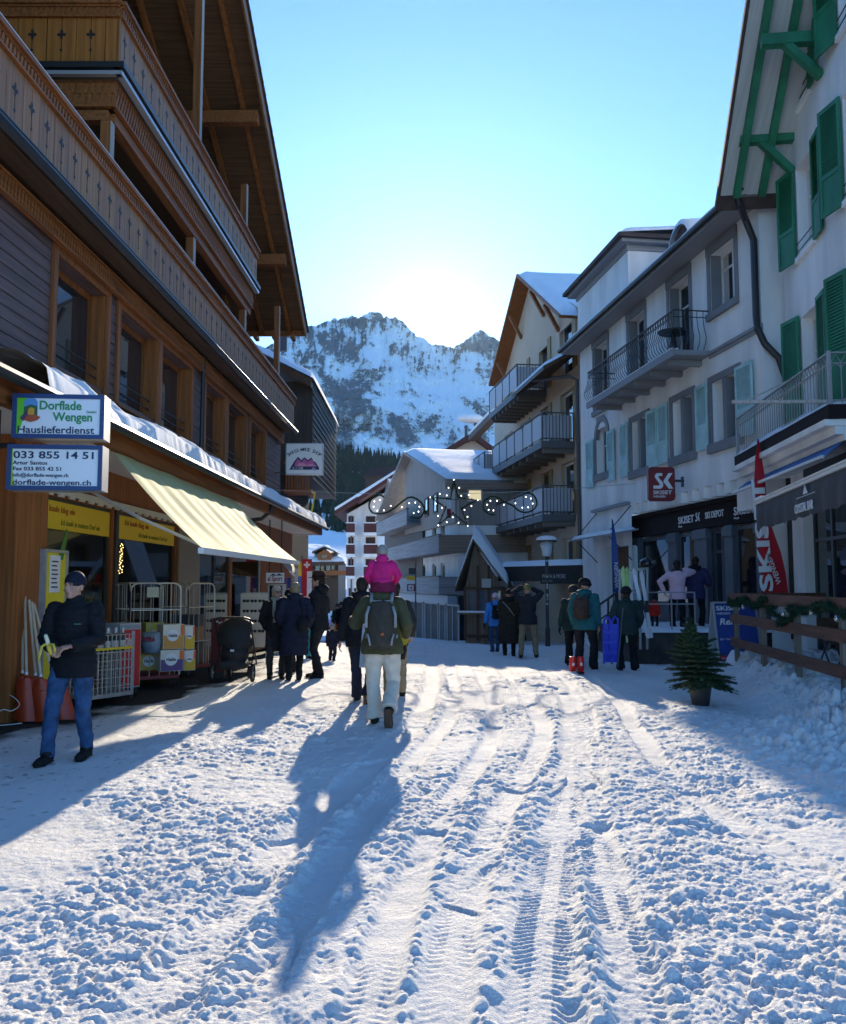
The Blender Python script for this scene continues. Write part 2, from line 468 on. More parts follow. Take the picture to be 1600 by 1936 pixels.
tag(street, 'trodden sunlit snow street with tyre tracks', 'street', kind='structure')
# wider ground sheet under and beyond it
gy = np.concatenate([np.linspace(-60, 36, 30), np.linspace(40, 140, 40), np.linspace(150, 520, 25)])
gx = np.concatenate([np.linspace(-500, -40, 12), np.linspace(-34, 34, 35), np.linspace(40, 500, 12)])
GY, GX = np.meshgrid(gy, gx, indexing='ij')
GZ = ground_z(GX, GY) - 0.12 + (fbm(GX * .05, GY * .05, 3, 3) - .5) * .05 + np.where(GY > 42, 0.10, 0)
# valley floor rises to the left beyond the shops
GZ += np.clip((GY - 75) / 60, 0, 1) * np.clip((-GX - 4) / 30, 0, 1.5) * 5
tag(grid_mesh('ground', GX, GY, GZ, SNOW), 'snow covered ground beyond the street', 'ground', kind='structure')

# ---- the snow mountain (about 2.5 km off)
CREST = [(250, 760), (350, 735), (430, 705), (480, 672), (505, 652), (540, 630), (575, 616), (600, 611), (625, 601), (650, 599), (672, 601), (688, 591), (705, 587), (722, 593), (742, 600), (765, 612), (790, 630), (820, 648), (850, 655), (868, 650), (885, 640), (897, 629), (908, 622), (919, 629), (935, 640), (965, 662), (1020, 690), (1100, 700), (1250, 720), (1500, 740)]
na, nv = 1100, 420
pxs = np.linspace(250, 1400, na); vs_ = np.linspace(-0.08, 1, nv)
PX, V = np.meshgrid(pxs, vs_)
cy = np.interp(pxs, [c[0] for c in CREST], [c[1] for c in CREST])
jag = (fbm(pxs * .06, pxs * 0, 5, 81, .6, True) - .5)
cy = cy + jag * np.where((pxs > 500) & (pxs < 880), 17, 9)
CYg = np.tile(cy, (nv, 1))
PY = 930 + (CYg - 930) * np.clip(V, -1, 1)
# depth along each ray: the face leans back, with buttresses and gullies
rel = fbm(PX * .012, PY * .018, 6, 85, .55, True) - .5
# rock buttress in the left of the face
but = np.clip(1 - np.abs((PX - (632 + (PY - 655) * .25)) / (18 + np.clip(PY - 655, 0, 200) * .62)), 0, 1) * np.clip((PY - 645) / 30, 0, 1) * np.clip((815 - PY) / 40, 0, 1)
shl = np.clip((PY - (705 + (PX - 560) * .36)) / 40, 0, 1)            # nearer shoulder lower down
DEP = 1500 + 1150 * np.clip(V, -.1, 1) ** 1.0 - 90 * rel - 90 * np.clip(but, 0, 1)
b_ = (CY - PY) / FPX; a_ = (PX - CX) / FPX
fy = math.cos(PITCH) - b_ * math.sin(PITCH)
MX, MZ = a_ / fy * DEP, CAMZ + (math.sin(PITCH) + b_ * math.cos(PITCH)) / fy * DEP
sg = lambda v, c, w: 1 / (1 + np.exp(-np.clip((v - c) / w, -30, 30)))
bz = lambda x0, y0, wx, wy: np.exp(-(((PX - x0) / wx) ** 2 + ((PY - y0) / wy) ** 2))
wob = (fbm(PX * .03, PY * .03, 4, 93) - .5) * 40
bm = sg(18 + (PY - 655) * .55 - np.abs(PX - (632 + (PY - 655) * .28)) + wob * .6, 0, 5) * sg(PY, 655, 4) * sg(-PY - wob, -782, 9)
strat = fbm(PX * .03 + PY * .030, PY * .075 - PX * .03, 6, 87, .62, True)
spk = fbm(PX * .15, PY * .17, 5, 88, .65)
fine_ = fbm(PX * .45, PY * .40, 4, 89, .7)
bias = (.02 * sg(-(PY - CYg) + wob * .5, -34, 9) + .10 * bm - .10 * sg(PX, 690, 14) * sg(-PX, -905, 14) * sg(PY, 632, 10) * sg(-PY - wob, -790, 10)
        + .055 * sg(PY + wob * .8 - (PX - 560) * .32, 715, 12) * sg(-PX, -860, 20) + .09 * bz(880, 765, 42, 24) + .09 * bz(775, 792, 60, 15) + .05 * bz(915, 690, 30, 30) - .06 * bz(600, 725, 26, 22) + .03 * sg(PY, 830, 8))
wx = (fbm(PX * .02, PY * .02, 4, 101) - .5) * 60; wy = (fbm(PX * .02 + 9, PY * .02, 4, 102) - .5) * 45
big = fbm((PX + wx) * .022 + (PY + wy) * .010, (PY + wy) * .040 - (PX + wx) * .016, 5, 103, .5)
rib = fbm((PX + wx * .4) * .055, (PY + wy * .4) * .030, 5, 104, .6, True)
couloir = fbm((PX + wx * .3) * .16, PY * .022, 4, 105, .55, True)
rock = .5 + ((big - .5) * 1.35 + (couloir - .5) * 1.5 * sg(-(PY - CYg), -62, 14) + (spk - .5) * .6 * sg(-(PY - CYg), -50, 10) - .05 * sg(-(PY - CYg), -40, 10) + (rib - .55) * .55 + (spk - .5) * .70 + (fine_ - .5) * .65 - .19 + bias * 1.5) * 4.2
rock = np.clip(rock, 0, 1)
DEP2 = DEP - rock * 14 - (fine_ - .5) * 14
MX, MZ, MY = a_ / fy * DEP2, CAMZ + (math.sin(PITCH) + b_ * math.cos(PITCH)) / fy * DEP2, DEP2
MSNOW = mat('mountain_snow', (0.93, 0.94, 0.95), 0.8, var=0.04, vs=.01, spec=.1)
attr_mix(MSNOW, 'rock', (0.17, 0.165, 0.17), lo=0.2, hi=1.0)
tag(grid_mesh('mountain', MX, MY, MZ, MSNOW, attr={'rock': rock}), 'snow covered rocky mountain face behind the village', 'mountain', kind='structure')

# ---- wooded foothill (600 - 1100 m) with a cleared ski run on the left
HT = [(300, 800), (500, 830), (590, 838), (640, 842), (700, 850), (760, 862), (800, 868), (830, 880), (900, 905), (1000, 930), (1400, 960)]
hp = np.linspace(300, 1300, 220); hv = np.linspace(0, 1, 60)
HP, HV = np.meshgrid(hp, hv)
hcy = np.interp(hp, [c[0] for c in HT], [c[1] for c in HT]) + 14
HY = 1118 + (np.tile(hcy, (60, 1)) - 1118) * HV
HD = 160 + 900 * HV ** 1.5 + (fbm(HP * .02, HY * .03, 4, 90) - .5) * 60 * HV
hb, ha = (CY - HY) / FPX, (HP - CX) / FPX
hfy = math.cos(PITCH) - hb * math.sin(PITCH)
HXw, HZw = ha / hfy * HD, CAMZ + (math.sin(PITCH) + hb * math.cos(PITCH)) / hfy * HD
tag(grid_mesh('foothill', HXw, HD, HZw, SNOW), 'snowy foothill with a cleared ski run', 'hill', kind='structure')
SPR = mat('spruce_needles', (0.022, 0.040, 0.030), 0.85, var=.5, vs=.12, spec=.1)
def spruce(mb, p, h, tiers=5, n=7, rgn=random):
    r = h * (0.15 + .05 * rgn.random())
    for t in range(tiers):
        z0 = h * (0.04 + 0.80 * t / tiers); z1 = min(h, z0 + h * (0.40 - .03 * t)); rr = r * (1 - t / (tiers + .3)) * (0.85 + .3 * rgn.random())
        o = rgn.random() * 6
        vs = [(p[0], p[1], p[2] + z1)]
        for j in range(n * 2):
            q = o + math.pi * j / n; k = rr * ((0.62, 1.0)[j % 2]) * (0.8 + .4 * rgn.random())
            vs.append((p[0] + k * math.cos(q), p[1] + k * math.sin(q), p[2] + z0 + (0.03 * h if j % 2 else .09 * h) * rgn.random()))
        mb.add(vs, [(0, 1 + j, 1 + (j + 1) % (n * 2)) for j in range(n * 2)])
    return mb
fm = MB(); rr = random.Random(11)
def hill_at(px, v):
    y = float(1118 + (np.interp(px, hp, hcy) - 1118) * v)
    d = float(160 + 900 * v ** 1.5 + (fbm(np.array([px * .02]), np.array([y * .03]), 4, 90)[0] - .5) * 60 * v)
    return at(px, y, d), y
cnt = 0
for _ in range(4200):
    px = 500 + 520 * rr.random(); v = 0.30 + .70 * rr.random() ** .8
    p, y = hill_at(px, v)
    run = (px < 622 + (y - 960) * .10 and y > 895 + (px - 560) * .2) or (px < 600 and y > 870)
    if run and rr.random() > 0.045: continue
    spruce(fm, (p.x, p.y, p.z - 1.5), 12 + 9 * rr.random(), 4, 5, rr); cnt += 1
tag(fm.build('spruce_forest', SPR), 'dark spruce forest covering the foothill below the mountain', 'forest', kind='stuff')
rr = random.Random(4)
lab = ['tall dark spruce left of the ski run under the hanging shop sign', 'slim spruce beside the tall dark one below the hanging shop sign', 'spruce at the right edge of the ski run', 'spruce lower down the ski run next to the forest edge', 'small lone spruce low on the snowy slope']
for (px, py, hpx), lb in zip([(567, 962, 58), (577, 962, 46), (613, 975, 62), (628, 992, 56), (602, 1024, 26)], lab):
    v = (1118 - py) / (1118 - float(np.interp(px, hp, hcy)))
    y = float(160 + 900 * v ** 1.5 + (fbm(np.array([px * .02]), np.array([py * .03]), 4, 90)[0] - .5) * 60 * v) - 2
    p = at(px, py, y); h = hpx / FPX * y
    t = thing('spruce_tree', lb, 'tree', p)
    m = MB()
    spruce(m, (p.x, p.y, p.z), h, 10, 10, rr); m.build('crown', SPR, t)
    MB().tube([(p.x, p.y, p.z - 1.5), (p.x, p.y, p.z + h * .8)], [.16, .04], 6).build('trunk', mat('bark', (.07, .05, .04), .9), t)
# ================================================================ LEFT CHALET
Lf = Fr(-5.284, 0.020, 1)
W_OR = wood('wood_orange', (0.30, 0.100, 0.024), along='y')
W_ORZ = wood('wood_orange_upright', (0.30, 0.100, 0.024), along='z')
W_PAN = wood('wood_panel', (0.37, 0.180, 0.082), along='z', var=.3)
W_PAN2 = wood('wood_panel_aged', (0.32, 0.16, 0.078), along='z', var=.35)
W_PAN3 = wood('wood_panel_fresh', (0.38, 0.19, 0.075), along='z', var=.3)
W_PAN_SHADE = wood('wood_panel_shade_tone', (0.38, 0.135, 0.024), along='z', var=.3)  # same wood as the other boards; its look without sky sheen put into colour
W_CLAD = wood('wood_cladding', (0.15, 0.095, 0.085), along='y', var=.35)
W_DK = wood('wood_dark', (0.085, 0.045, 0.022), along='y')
W_DKX = wood('wood_dark_soffit', (0.16, 0.075, 0.03), along='x')
DARK = mat('dark_metal', (0.03, 0.03, 0.032), 0.45, 0.3)
ZINC = mat('zinc_strip', (0.55, 0.57, 0.6), 0.35, 0.6)
GREYP = mat('grey_paint', (0.22, 0.23, 0.25), 0.6)
WHITE = mat('white_plaster', (0.84, 0.83, 0.80), 0.85, var=.20, vs=1.5, stretch=(1, 1, .2), bump=.15, bs=30)
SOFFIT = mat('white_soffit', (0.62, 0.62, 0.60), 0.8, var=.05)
PANE = glass('window_glass')
PANES = glass('shop_glass', alpha=1.0)
INK = mat('black_ink', (0.012, 0.012, 0.014), 0.6)
CURT = mat('curtain', (0.45, 0.44, 0.42), 0.9)

def holed(m, F, s0, s1, z0, z1, u, holes, dep):
    """a wall sheet with real openings and their reveals"""
    S_ = sorted({s0, s1, *[min(max(h[i], s0), s1) for h in holes for i in (0, 1)]})
    Z_ = sorted({z0, z1, *[min(max(h[i], z0), z1) for h in holes for i in (2, 3)]})
    for a, b in zip(S_, S_[1:]):
        for c, d in zip(Z_, Z_[1:]):
            cs, cz = (a + b) / 2, (c + d) / 2
            if any(h[0] < cs < h[1] and h[2] < cz < h[3] for h in holes): continue
            m.poly([F.pt(a, u, c), F.pt(b, u, c), F.pt(b, u, d), F.pt(a, u, d)])
    for h in holes:
        a, b, c, d = h
        for p, q in (((a, c), (b, c)), ((b, c), (b, d)), ((b, d), (a, d)), ((a, d), (a, c))):
            m.poly([F.pt(p[0], u, p[1]), F.pt(q[0], u, q[1]), F.pt(q[0], u - dep, q[1]), F.pt(p[0], u - dep, p[1])])

def casement(F, s0, s1, z0, z1, u, parent, fm, lights=1, bar=.055, transom=None, pane=None, name='window', curtain=False, fd=.06):
    """one window: frame with its panes as sub-part, set at depth u inside its opening"""
    e = 0.004
    s0, s1, z0, z1 = s0 + e, s1 - e, z0 + e, z1 - e
    m = MB()
    m.fb(F, s0, s1, u - fd, u, z0, z0 + bar).fb(F, s0, s1, u - fd, u, z1 - bar, z1)
    xs = [s0 + (s1 - s0) * i / lights for i in range(lights + 1)]
    for i, x in enumerate(xs):
        a = x if i == 0 else (x - bar if i == lights else x - bar / 2)
        m.fb(F, a, a + bar, u - fd, u - .001, z0 + bar, z1 - bar)
    if transom: m.fb(F, s0 + bar, s1 - bar, u - fd, u - .003, transom, transom + bar * .7)
    o = m.build(name, fm, parent)
    if pane is PANES: MB().poly([F.pt(s0 + bar * .5, u - fd * .5, z0 + bar * .5), F.pt(s1 - bar * .5, u - fd * .5, z0 + bar * .5), F.pt(s1 - bar * .5, u - fd * .5, z1 - bar * .5), F.pt(s0 + bar * .5, u - fd * .5, z1 - bar * .5)]).build('pane', pane, o)
    else: MB().fb(F, s0 + bar * .5, s1 - bar * .5, u - fd * .62, u - fd * .5, z0 + bar * .5, z1 - bar * .5).build('pane', pane or PANE, o)
    if curtain:
        m = MB(); w_ = (s1 - s0)
        for a, b in ((s0 + bar, s0 + w_ * .28), (s1 - w_ * .28, s1 - bar)):
            m.fb(F, a, b, u - fd * .49, u - fd * .47, z0 + bar, z1 - bar)
        m.build('curtain', CURT, o)
    return o

chalet = thing('chalet', 'large brown wooden chalet with carved balconies above the shop on the left', 'building', Lf.pt(12, 0, 0))
# upper wall with six windows
wins = [(98, 196, 487, 690), (222, 295, 592, 760), (303, 360, 655, 795), (388, 425, 722, 850), (431, 465, 757, 880), (474, 502, 790, 900)]
Zb, Zt = 4.62, 6.12
holes = []
for a, b, _, _ in wins:
    holes.append((Lf.S(a, 640), Lf.S(b, 640), Zb, Zt))
m = MB(); holed(m, Lf, 4, 28.5, 3.5, 6.6, 0, holes, .28)
for k in range(16):  # board joints of the cladding stand a little proud
    z = 3.98 + k * .165
    cuts = [4.0] + [x for h in holes for x in (h[0] - .13, h[1] + .05)] + [28.5]
    for a, b in zip(cuts[::2], cuts[1::2]):
        m.fb(Lf, a, b, .002, .016, z, z + .145)
m.fb(Lf, 28.2, 28.5, -9, -.002, 3.5, 6.6)
m.poly([Lf.pt(4, -.5, 3.5), Lf.pt(28.3, -.5, 3.5), Lf.pt(28.3, -.5, 6.6), Lf.pt(4, -.5, 6.6)])
m.build('wall', W_CLAD, chalet)
for k, h in enumerate(holes):
    o = casement(Lf, h[0], h[1], h[2], h[3], -.20, chalet, W_ORZ, 1, .09)
    m = MB()
    m.fb(Lf, h[0] - .13, h[0] - .002, .018, .06, Zb - .1, Zt + .12).fb(Lf, h[1] + .002, h[1] + .13, .018, .06, Zb - .1, Zt + .12)
    m.fb(Lf, h[0], h[1], .018, .055, Zt + .002, Zt + .12).fb(Lf, h[0] - .13, h[1] + .13, .018, .10, Zb - .14, Zb - .102)
    m.fb(Lf, h[1] - .05, h[1] - .003, -.26, .017, Zb, Zt)
    m.build('casing', W_ORZ, o)
    m = MB()  # low guard rail in front of the pane
    for z in (Zb + .18, Zb + .34): m.tube([Lf.pt(h[0] + .01, -.08, z), Lf.pt(h[1] - .06, -.08, z)], .012, 6)
    m.build('guard_rail', DARK, o)
# lattice friezes
def frieze(F, s0, s1, u, z0, z1, parent, rows=1, step=.085, base=W_OR, teeth=None):
    m = MB(); m.fb(F, s0, s1, u - .05, u, z0, z1)
    m.fb(F, s0, s1, u, u + .03, z1 - .03, z1).fb(F, s0, s1, u, u + .03, z0, z0 + .03)
    h = (z1 - z0 - .06) / rows
    n = int((s1 - s0) / step)
    for r in range(rows):
        for i in range(n):
            s = s0 + (i + (.5 if r % 2 else .0)) * step
            z = z0 + .03 + r * h
            m.hexa([F.pt(s, u + .001, z), F.pt(s + step * .5, u + .001, z), F.pt(s + step * .5, u + .022, z), F.pt(s, u + .022, z),
                    F.pt(s + step * .3, u + .001, z + h * .93), F.pt(s + step * .8, u + .001, z + h * .93), F.pt(s + step * .8, u + .022, z + h * .93), F.pt(s + step * .3, u + .022, z + h * .93)])
    return m.build('carved_frieze', base, parent)
frieze(Lf, 4, 28.5, .12, 6.22, 6.50, chalet)
frieze(Lf, 4, 28.5, .06, 3.88, 4.02, chalet, 1, .07)
# carved balcony fronts
def clover(m, F, s, u, z, k=1.0):
    """pierced flower and drop as dark plates that paint in the shade of uncut holes, 3 mm proud of the boards' joint"""
    def disc(ds, dz, r, rz=None, n=8):
        m.prism([F.pt(s + ds + r * math.cos(q * 2 * math.pi / n), u, z + dz + (rz or r) * math.sin(q * 2 * math.pi / n)) for q in range(n)], F.n * .003)
    disc(0, .095 * k, .022 * k, .035 * k); disc(-.036 * k, .045 * k, .034 * k, .026 * k); disc(.036 * k, .045 * k, .034 * k, .026 * k)
    disc(0, .0, .018 * k, .04 * k); disc(0, -.20 * k, .026 * k, .03 * k, 4)
    m.fb(F, s - .004, s + .004, u, u + .0025, z - .17 * k, z - .04)
def balcony_front(F, s0, s1, u, z0, z1, parent, bw=.205, snow=True, mats=None):
    b = MB(); rgb = random.Random(int(z0 * 10)); n = int(round((s1 - s0) / bw)); bw = (s1 - s0) / n
    for i in range(n):
        b.k = rgb.choice((0, 0, 3, 4)); j_ = rgb.uniform(-.004, .004)
        b.fb(F, s0 + i * bw + .006, s0 + (i + 1) * bw - .006 + j_, u - .03, u + rgb.uniform(-.003, 0), z0 + rgb.uniform(-.006, .006), z1)
    b.k = 1
    b.fb(F, s0, s1, u - .045, u - .032, z0 + .02, z1)
    b.k = 2
    for i in range(1, n, 2): clover(b, F, s0 + i * bw, u + .001, (z0 + z1) / 2 + .06, 1.0)
    o = b.build('balcony_panel', mats or [W_PAN, W_DK, INK, W_PAN2, W_PAN3], parent)
    frieze(F, s0, s1, u + .02, z1 + .002, z1 + .19, parent)
    r = MB().fb(F, s0 - .03, s1 + .03, u - .06, u + .09, z1 + .192, z1 + .25).build('handrail', W_OR, parent)
    if snow: MB().fb(F, s0, s1, u - .05, u + .08, z1 + .253, z1 + .275).build('snow_strip', SNOW, r)
    return o
Z1 = 6.72
balcony_front(Lf, 4, 28.5, .45, Z1, 7.50, chalet)
MB().fb(Lf, 4, 28.5, -2.4, .42, 6.602, Z1 - .03).build('balcony_floor', W_DK, chalet)
m = MB(); m.tube([Lf.pt(4, .50, 6.64), Lf.pt(28.7, .50, 6.64)], .075, 8); m.fb(Lf, 4, 28.6, .40, .56, 6.70, 6.715); m.build('gutter', DARK, chalet)
# second storey loggia
sc = Lf.S(226, 100, .45); se = Lf.S(486, 500, .45)
Z2 = 9.42
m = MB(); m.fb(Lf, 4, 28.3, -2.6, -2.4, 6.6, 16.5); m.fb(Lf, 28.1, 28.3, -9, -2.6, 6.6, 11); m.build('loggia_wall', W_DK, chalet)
for a, b in ((15.0, 16.6), (18.2, 19.8), (21.5, 23.0), (25, 26.4)):
    casement(Lf, a, b, 6.9, 8.9, -2.33, chalet, W_ORZ, 2, .1, name='loggia_door')
    casement(Lf, a, b, 9.7, 11.6, -2.33, chalet, W_ORZ, 2, .1, name='loggia_door')
balcony_front(Lf, sc, se, .45, Z2, 10.15, chalet, snow=False)
MB().fb(Lf, sc + .05, se, -2.4, .42, Z2 - .22, Z2 - .03).build('balcony_floor', W_DK, chalet)
# the panel that faces down the street
Cf = Fr(0, 0, 1); p0 = Lf.pt(sc, .45, 0)
Cf.o = Vector((p0.x - 4.2, p0.y, 0)); Cf.d = Vector((1, 0, 0)); Cf.n = Vector((0, -1, 0)); Cf.right = Cf.d
balcony_front(Cf, 0, 4.2, 0, Z2, 10.15, chalet, .22, snow=False, mats=[W_PAN_SHADE, W_DK, INK, W_PAN_SHADE, W_PAN_SHADE])
m = MB(); m.fb(Cf, -1, 4.22, -.05, .10, Z2 - .10, Z2 - .01); m.fb(Lf, sc - .1, se, .40, .56, Z2 - .10, Z2 - .01); m.build('gutter', DARK, chalet)
m = MB(); m.fb(Cf, -1, 4.24, -.03, .06, Z2 - .19, Z2 - .13); m.fb(Lf, sc - .06, se, .42, .52, Z2 - .19, Z2 - .13); m.build('flashing', ZINC, chalet)
frieze(Lf, sc + .1, se - .05, .36, Z2 - .62, Z2 - .20, chalet, 3, .10)
frieze(Cf, -1, 4.12, -.10, Z2 - .62, Z2 - .20, chalet, 2, .10)
MB().fb(Lf, sc + .25, se - .1, .16, .32, Z2 - .80, Z2 - .64).build('plate_beam', W_OR, chalet)
MB().fb(Cf, -1, 4.0, -.30, -.14, Z2 - .80, Z2 - .64).build('plate_beam', W_OR, chalet)
def post(px, py, z0, z1, u=.30, w_=.15):
    s = Lf.S(px, py, u)
    m = MB(); m.fb(Lf, s - w_ / 2, s + w_ / 2, u - w_, u, z0, z1); m.k = 1; m.fb(Lf, s - w_ / 2 + .003, s + w_ / 2 - .003, u + .001, u + .012, z0, z1)
    return m.build('post', [W_ORZ, mat('weathered_wood', (.45, .40, .36), .8, var=.3, stretch=(6, 6, .3))], chalet)
for px, py in ((211, 280), (367, 480), (464, 600), (528, 640)): post(px, py, Z1 - .02, Z2 - .82 if px < 500 else 10.2)
for px, py in ((222, 20), (381, 150)): post(px, py, Z2, 16.2 - (px > 300) * 2.0)
post(467, 390, Z2, 11.9)
# roof: gable towards the street
SA, ZA, SE, ZE, UV = 15.0, 17.3, 28.9, 10.15, .78
tan_ = (ZA - ZE) / (SE - SA)
def rz(s): return ZA - abs(s - SA) * tan_
m = MB()
for s0_, s1_ in ((SA, SE), (SA, 2 * SA - SE)):
    m.hexa([Lf.pt(s0_, -11, rz(s0_)), Lf.pt(s1_, -11, rz(s1_)), Lf.pt(s1_, UV, rz(s1_)), Lf.pt(s0_, UV, rz(s0_)),
            Lf.pt(s0_, -11, rz(s0_) + .06), Lf.pt(s1_, -11, rz(s1_) + .06), Lf.pt(s1_, UV, rz(s1_) + .06), Lf.pt(s0_, UV, rz(s0_) + .06)])
roof = m.build('roof', W_DKX, chalet)
m = MB(); n = 46   # tiles seen edge-on along the verge
for i in range(n):
    a = SA + (SE + .1 - SA) * i / n; b = SA + (SE + .1 - SA) * (i + 1.25) / n
    m.hexa([Lf.pt(a, -10, rz(a) + .065), Lf.pt(b, -10, rz(b) + .065), Lf.pt(b, UV + .05, rz(b) + .065), Lf.pt(a, UV + .05, rz(a) + .065),
            Lf.pt(a, -10, rz(a) + .10), Lf.pt(b, -10, rz(b) + .15), Lf.pt(b, UV + .05, rz(b) + .15), Lf.pt(a, UV + .05, rz(a) + .10)])
m.build('roof_tiles', mat('roof_tile', (.07, .05, .045), .8, var=.4), roof)
m = MB(); m.bar(Lf.pt(SA, UV - .03, rz(SA) - .13), Lf.pt(SE, UV - .03, rz(SE) - .13), .05, .26); m.bar(Lf.pt(SA, UV - .03, rz(SA) - .13), Lf.pt(2 * SA - SE, UV - .03, rz(SE) - .13), .05, .26)
m.build('barge_board', wood('wood_barge', (.30, .15, .07)), roof)
m = MB()
for i in range(11):
    u = UV - .55 - i * .95
    m.bar(Lf.pt(SA, u, rz(SA) - .09), Lf.pt(SE - .03, u, rz(SE) - .09), .12, .16)
m.build('rafter', W_OR, roof)
def purlin(s, dz=.32, u1=.62, mm=None):
    m = MB(); m.fb(Lf, s - .12, s + .12, -6, u1, rz(s) - dz - .22, rz(s) - dz + .10); o = m.build('purlin', W_OR, roof)
for px, py in ((487, 330), (540, 575)): purlin(Lf.S(px, py, .62))
MB().fb(Lf, SE - .06, SE, -9, UV - .02, rz(SE) - .2, rz(SE) - .005).build('eave_board', W_OR, roof)
m = MB()
for i in range(10): m.fb(Lf, SE - .35, SE + .10, UV - .5 - i * .62, UV - .38 - i * .62, rz(SE) - .34, rz(SE) - .21)
m.build('eave_rafter_ends', W_OR, roof)

# ---- ground floor shop front
sw = lambda px: Lf.S(px, 1050)
S1a, S1b, S2a, S2b, S3a, S3b, S4a, S4b = sw(58), sw(211), sw(222), sw(333), sw(378), sw(437), sw(441), sw(496)
zs, zt = .42, 2.42
m = MB()
holed(m, Lf, 4, 31.2, -.3, 3.5, -.02, [(S1a, S1b, zs, 2.8), (S2a, S2b, zs, 2.8), (S3a, S3b, .1, 2.7), (S4a, S4b, .1, 2.7), (6.5, 10.2, zs, 2.8)], .12)
m.fb(Lf, 31.0, 31.2, -9, -.03, -.6, 3.5)
m.build('shop_wall', W_ORZ, chalet)
m = MB(); m.fb(Lf, sw(-8), sw(56), 0, .22, -.02, 3.4); m.build('corner_post', W_ORZ, chalet)
FR_D = mat('window_frame_dark', (.035, .03, .027), .5)
YEL = mat('yellow_film', (.75, .50, .015), .6)
for a, b in ((S1a, S1b), (S2a, S2b), (6.5, 10.2)):
    o = casement(Lf, a, b, zs, 2.8, -.05, chalet, FR_D, 1, .06, pane=PANES, name='shop_window')
    q = MB().fb(Lf, a + .03, b - .03, -.045, -.038, 2.36, 2.75).build('yellow_band', YEL, o)
    if a > 11:
        RD = mat('red_ink', (.35, .05, .01), .6); OL = mat('olive_ink', (.20, .20, .01), .6)
        sz = .13
        text('Ich kaufe klug ein', sz, Lf.pt(a + (b - a) * .12, -.036, 2.60), Lf.right, (0, 0, 1), RD, q, bold=.0, shear=.15, width=(b - a) * .38)
        text('Ich kaufe in meinem Dorf ein', sz * .9, Lf.pt(a + (b - a) * .34, -.036, 2.43), Lf.right, (0, 0, 1), OL, q, bold=.0, shear=.15, width=(b - a) * .5)
casement(Lf, S3a, S3b, .1, 2.7, -.05, chalet, FR_D, 2, .07, pane=PANES, name='shop_window')
casement(Lf, S4a, S4b, .1, 2.7, -.05, chalet, mat('pale_frame', (.42, .42, .38), .6), 1, .1, pane=PANES, name='shop_door')
m = MB(); m.fb(Lf, S2a - .13, S2a - .01, -.04, .02, zs, 2.86); m.build('mullion', FR_D, chalet)
m = MB(); m.fb(Lf, S2b + .1, S3a - .1, -.01, .03, 0, 2.8); m.build('wall_panel', mat('beige_panel', (.22, .18, .13), .7), chalet)
# scalloped white edge above the yellow band
m = MB(); n = 40
for i in range(n):
    a = S1a - .2 + (S2b + .8 - S1a) * i / n; b = S1a - .2 + (S2b + .8 - S1a) * (i + 1) / n; d = .035 if i % 2 else .0
    m.fb(Lf, a, b, .02, .05, 2.84 - d, 2.93)
m.build('scalloped_edge', mat('cream_trim', (.6, .57, .5), .8), chalet)
# room behind the glass
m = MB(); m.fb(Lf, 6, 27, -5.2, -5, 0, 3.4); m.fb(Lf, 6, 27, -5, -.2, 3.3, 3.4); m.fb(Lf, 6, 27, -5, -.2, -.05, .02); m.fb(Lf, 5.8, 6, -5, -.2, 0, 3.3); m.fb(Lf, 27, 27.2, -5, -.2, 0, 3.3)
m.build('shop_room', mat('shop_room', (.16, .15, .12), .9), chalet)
GOODS = [mat('goods_%s' % n, c, .6) for n, c in (('red', (.4, .03, .03)), ('white', (.6, .6, .58)), ('green', (.12, .3, .05)), ('brown', (.18, .1, .05)), ('yellow', (.55, .4, .04)), ('blue', (.05, .12, .35)))]
m = MB(); rg = random.Random(2)
for row in range(3):
    u = -1.3 - row * 1.2
    for lev in range(4):
        z = .35 + lev * .42
        m.k = 3; m.fb(Lf, 11, 17.2, u - .3, u, z - .03, z)
        s = 11.05
        while s < 17:
            ww = .08 + .2 * rg.random(); m.k = rg.randrange(6); m.fb(Lf, s, s + ww * .9, u - .26, u - .02, z + .002, z + .1 + .24 * rg.random()); s += ww
tag(m.build('shelf_goods', GOODS, chalet), kind='stuff')
m = MB(); rg = random.Random(5)     # wire of tiny lights hung inside the window
BUL = emit('warm_bulb', (1, .62, .22), 6)
s_ = Lf.S(229, 1050, -.35); z0_, z1_ = Lf.Z(229, 1084, -.35), Lf.Z(229, 1028, -.35)
for i in range(26): m.ball(Lf.pt(s_ + .07 * math.sin(i * 2.4) + rg.uniform(-.04, .04), -.35, z1_ + (z0_ - z1_) * i / 25), .007, 6, 4)
m.build('light_string', BUL, chalet)
# ---- canopy over the shops
m = MB()
m.hexa([Lf.pt(4, 0, 3.86), Lf.pt(31.3, 0, 3.86), Lf.pt(31.3, 1.14, 3.60), Lf.pt(4, 1.14, 3.60), Lf.pt(4, 0, 3.93), Lf.pt(31.3, 0, 3.93), Lf.pt(31.3, 1.18, 3.66), Lf.pt(4, 1.18, 3.66)])
m.fb(Lf, 4, 31.3, .93, 1.04, 3.36, 3.597)
canopy = m.build('canopy', W_OR, chalet)
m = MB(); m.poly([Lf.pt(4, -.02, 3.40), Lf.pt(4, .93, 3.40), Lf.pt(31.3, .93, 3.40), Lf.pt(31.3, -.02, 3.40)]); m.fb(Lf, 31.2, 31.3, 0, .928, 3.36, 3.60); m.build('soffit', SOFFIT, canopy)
m = MB(); m.tube([Lf.pt(4, 1.22, 3.58), Lf.pt(31.3, 1.22, 3.58)], .065, 8)
m.build('gutter', DARK, canopy)
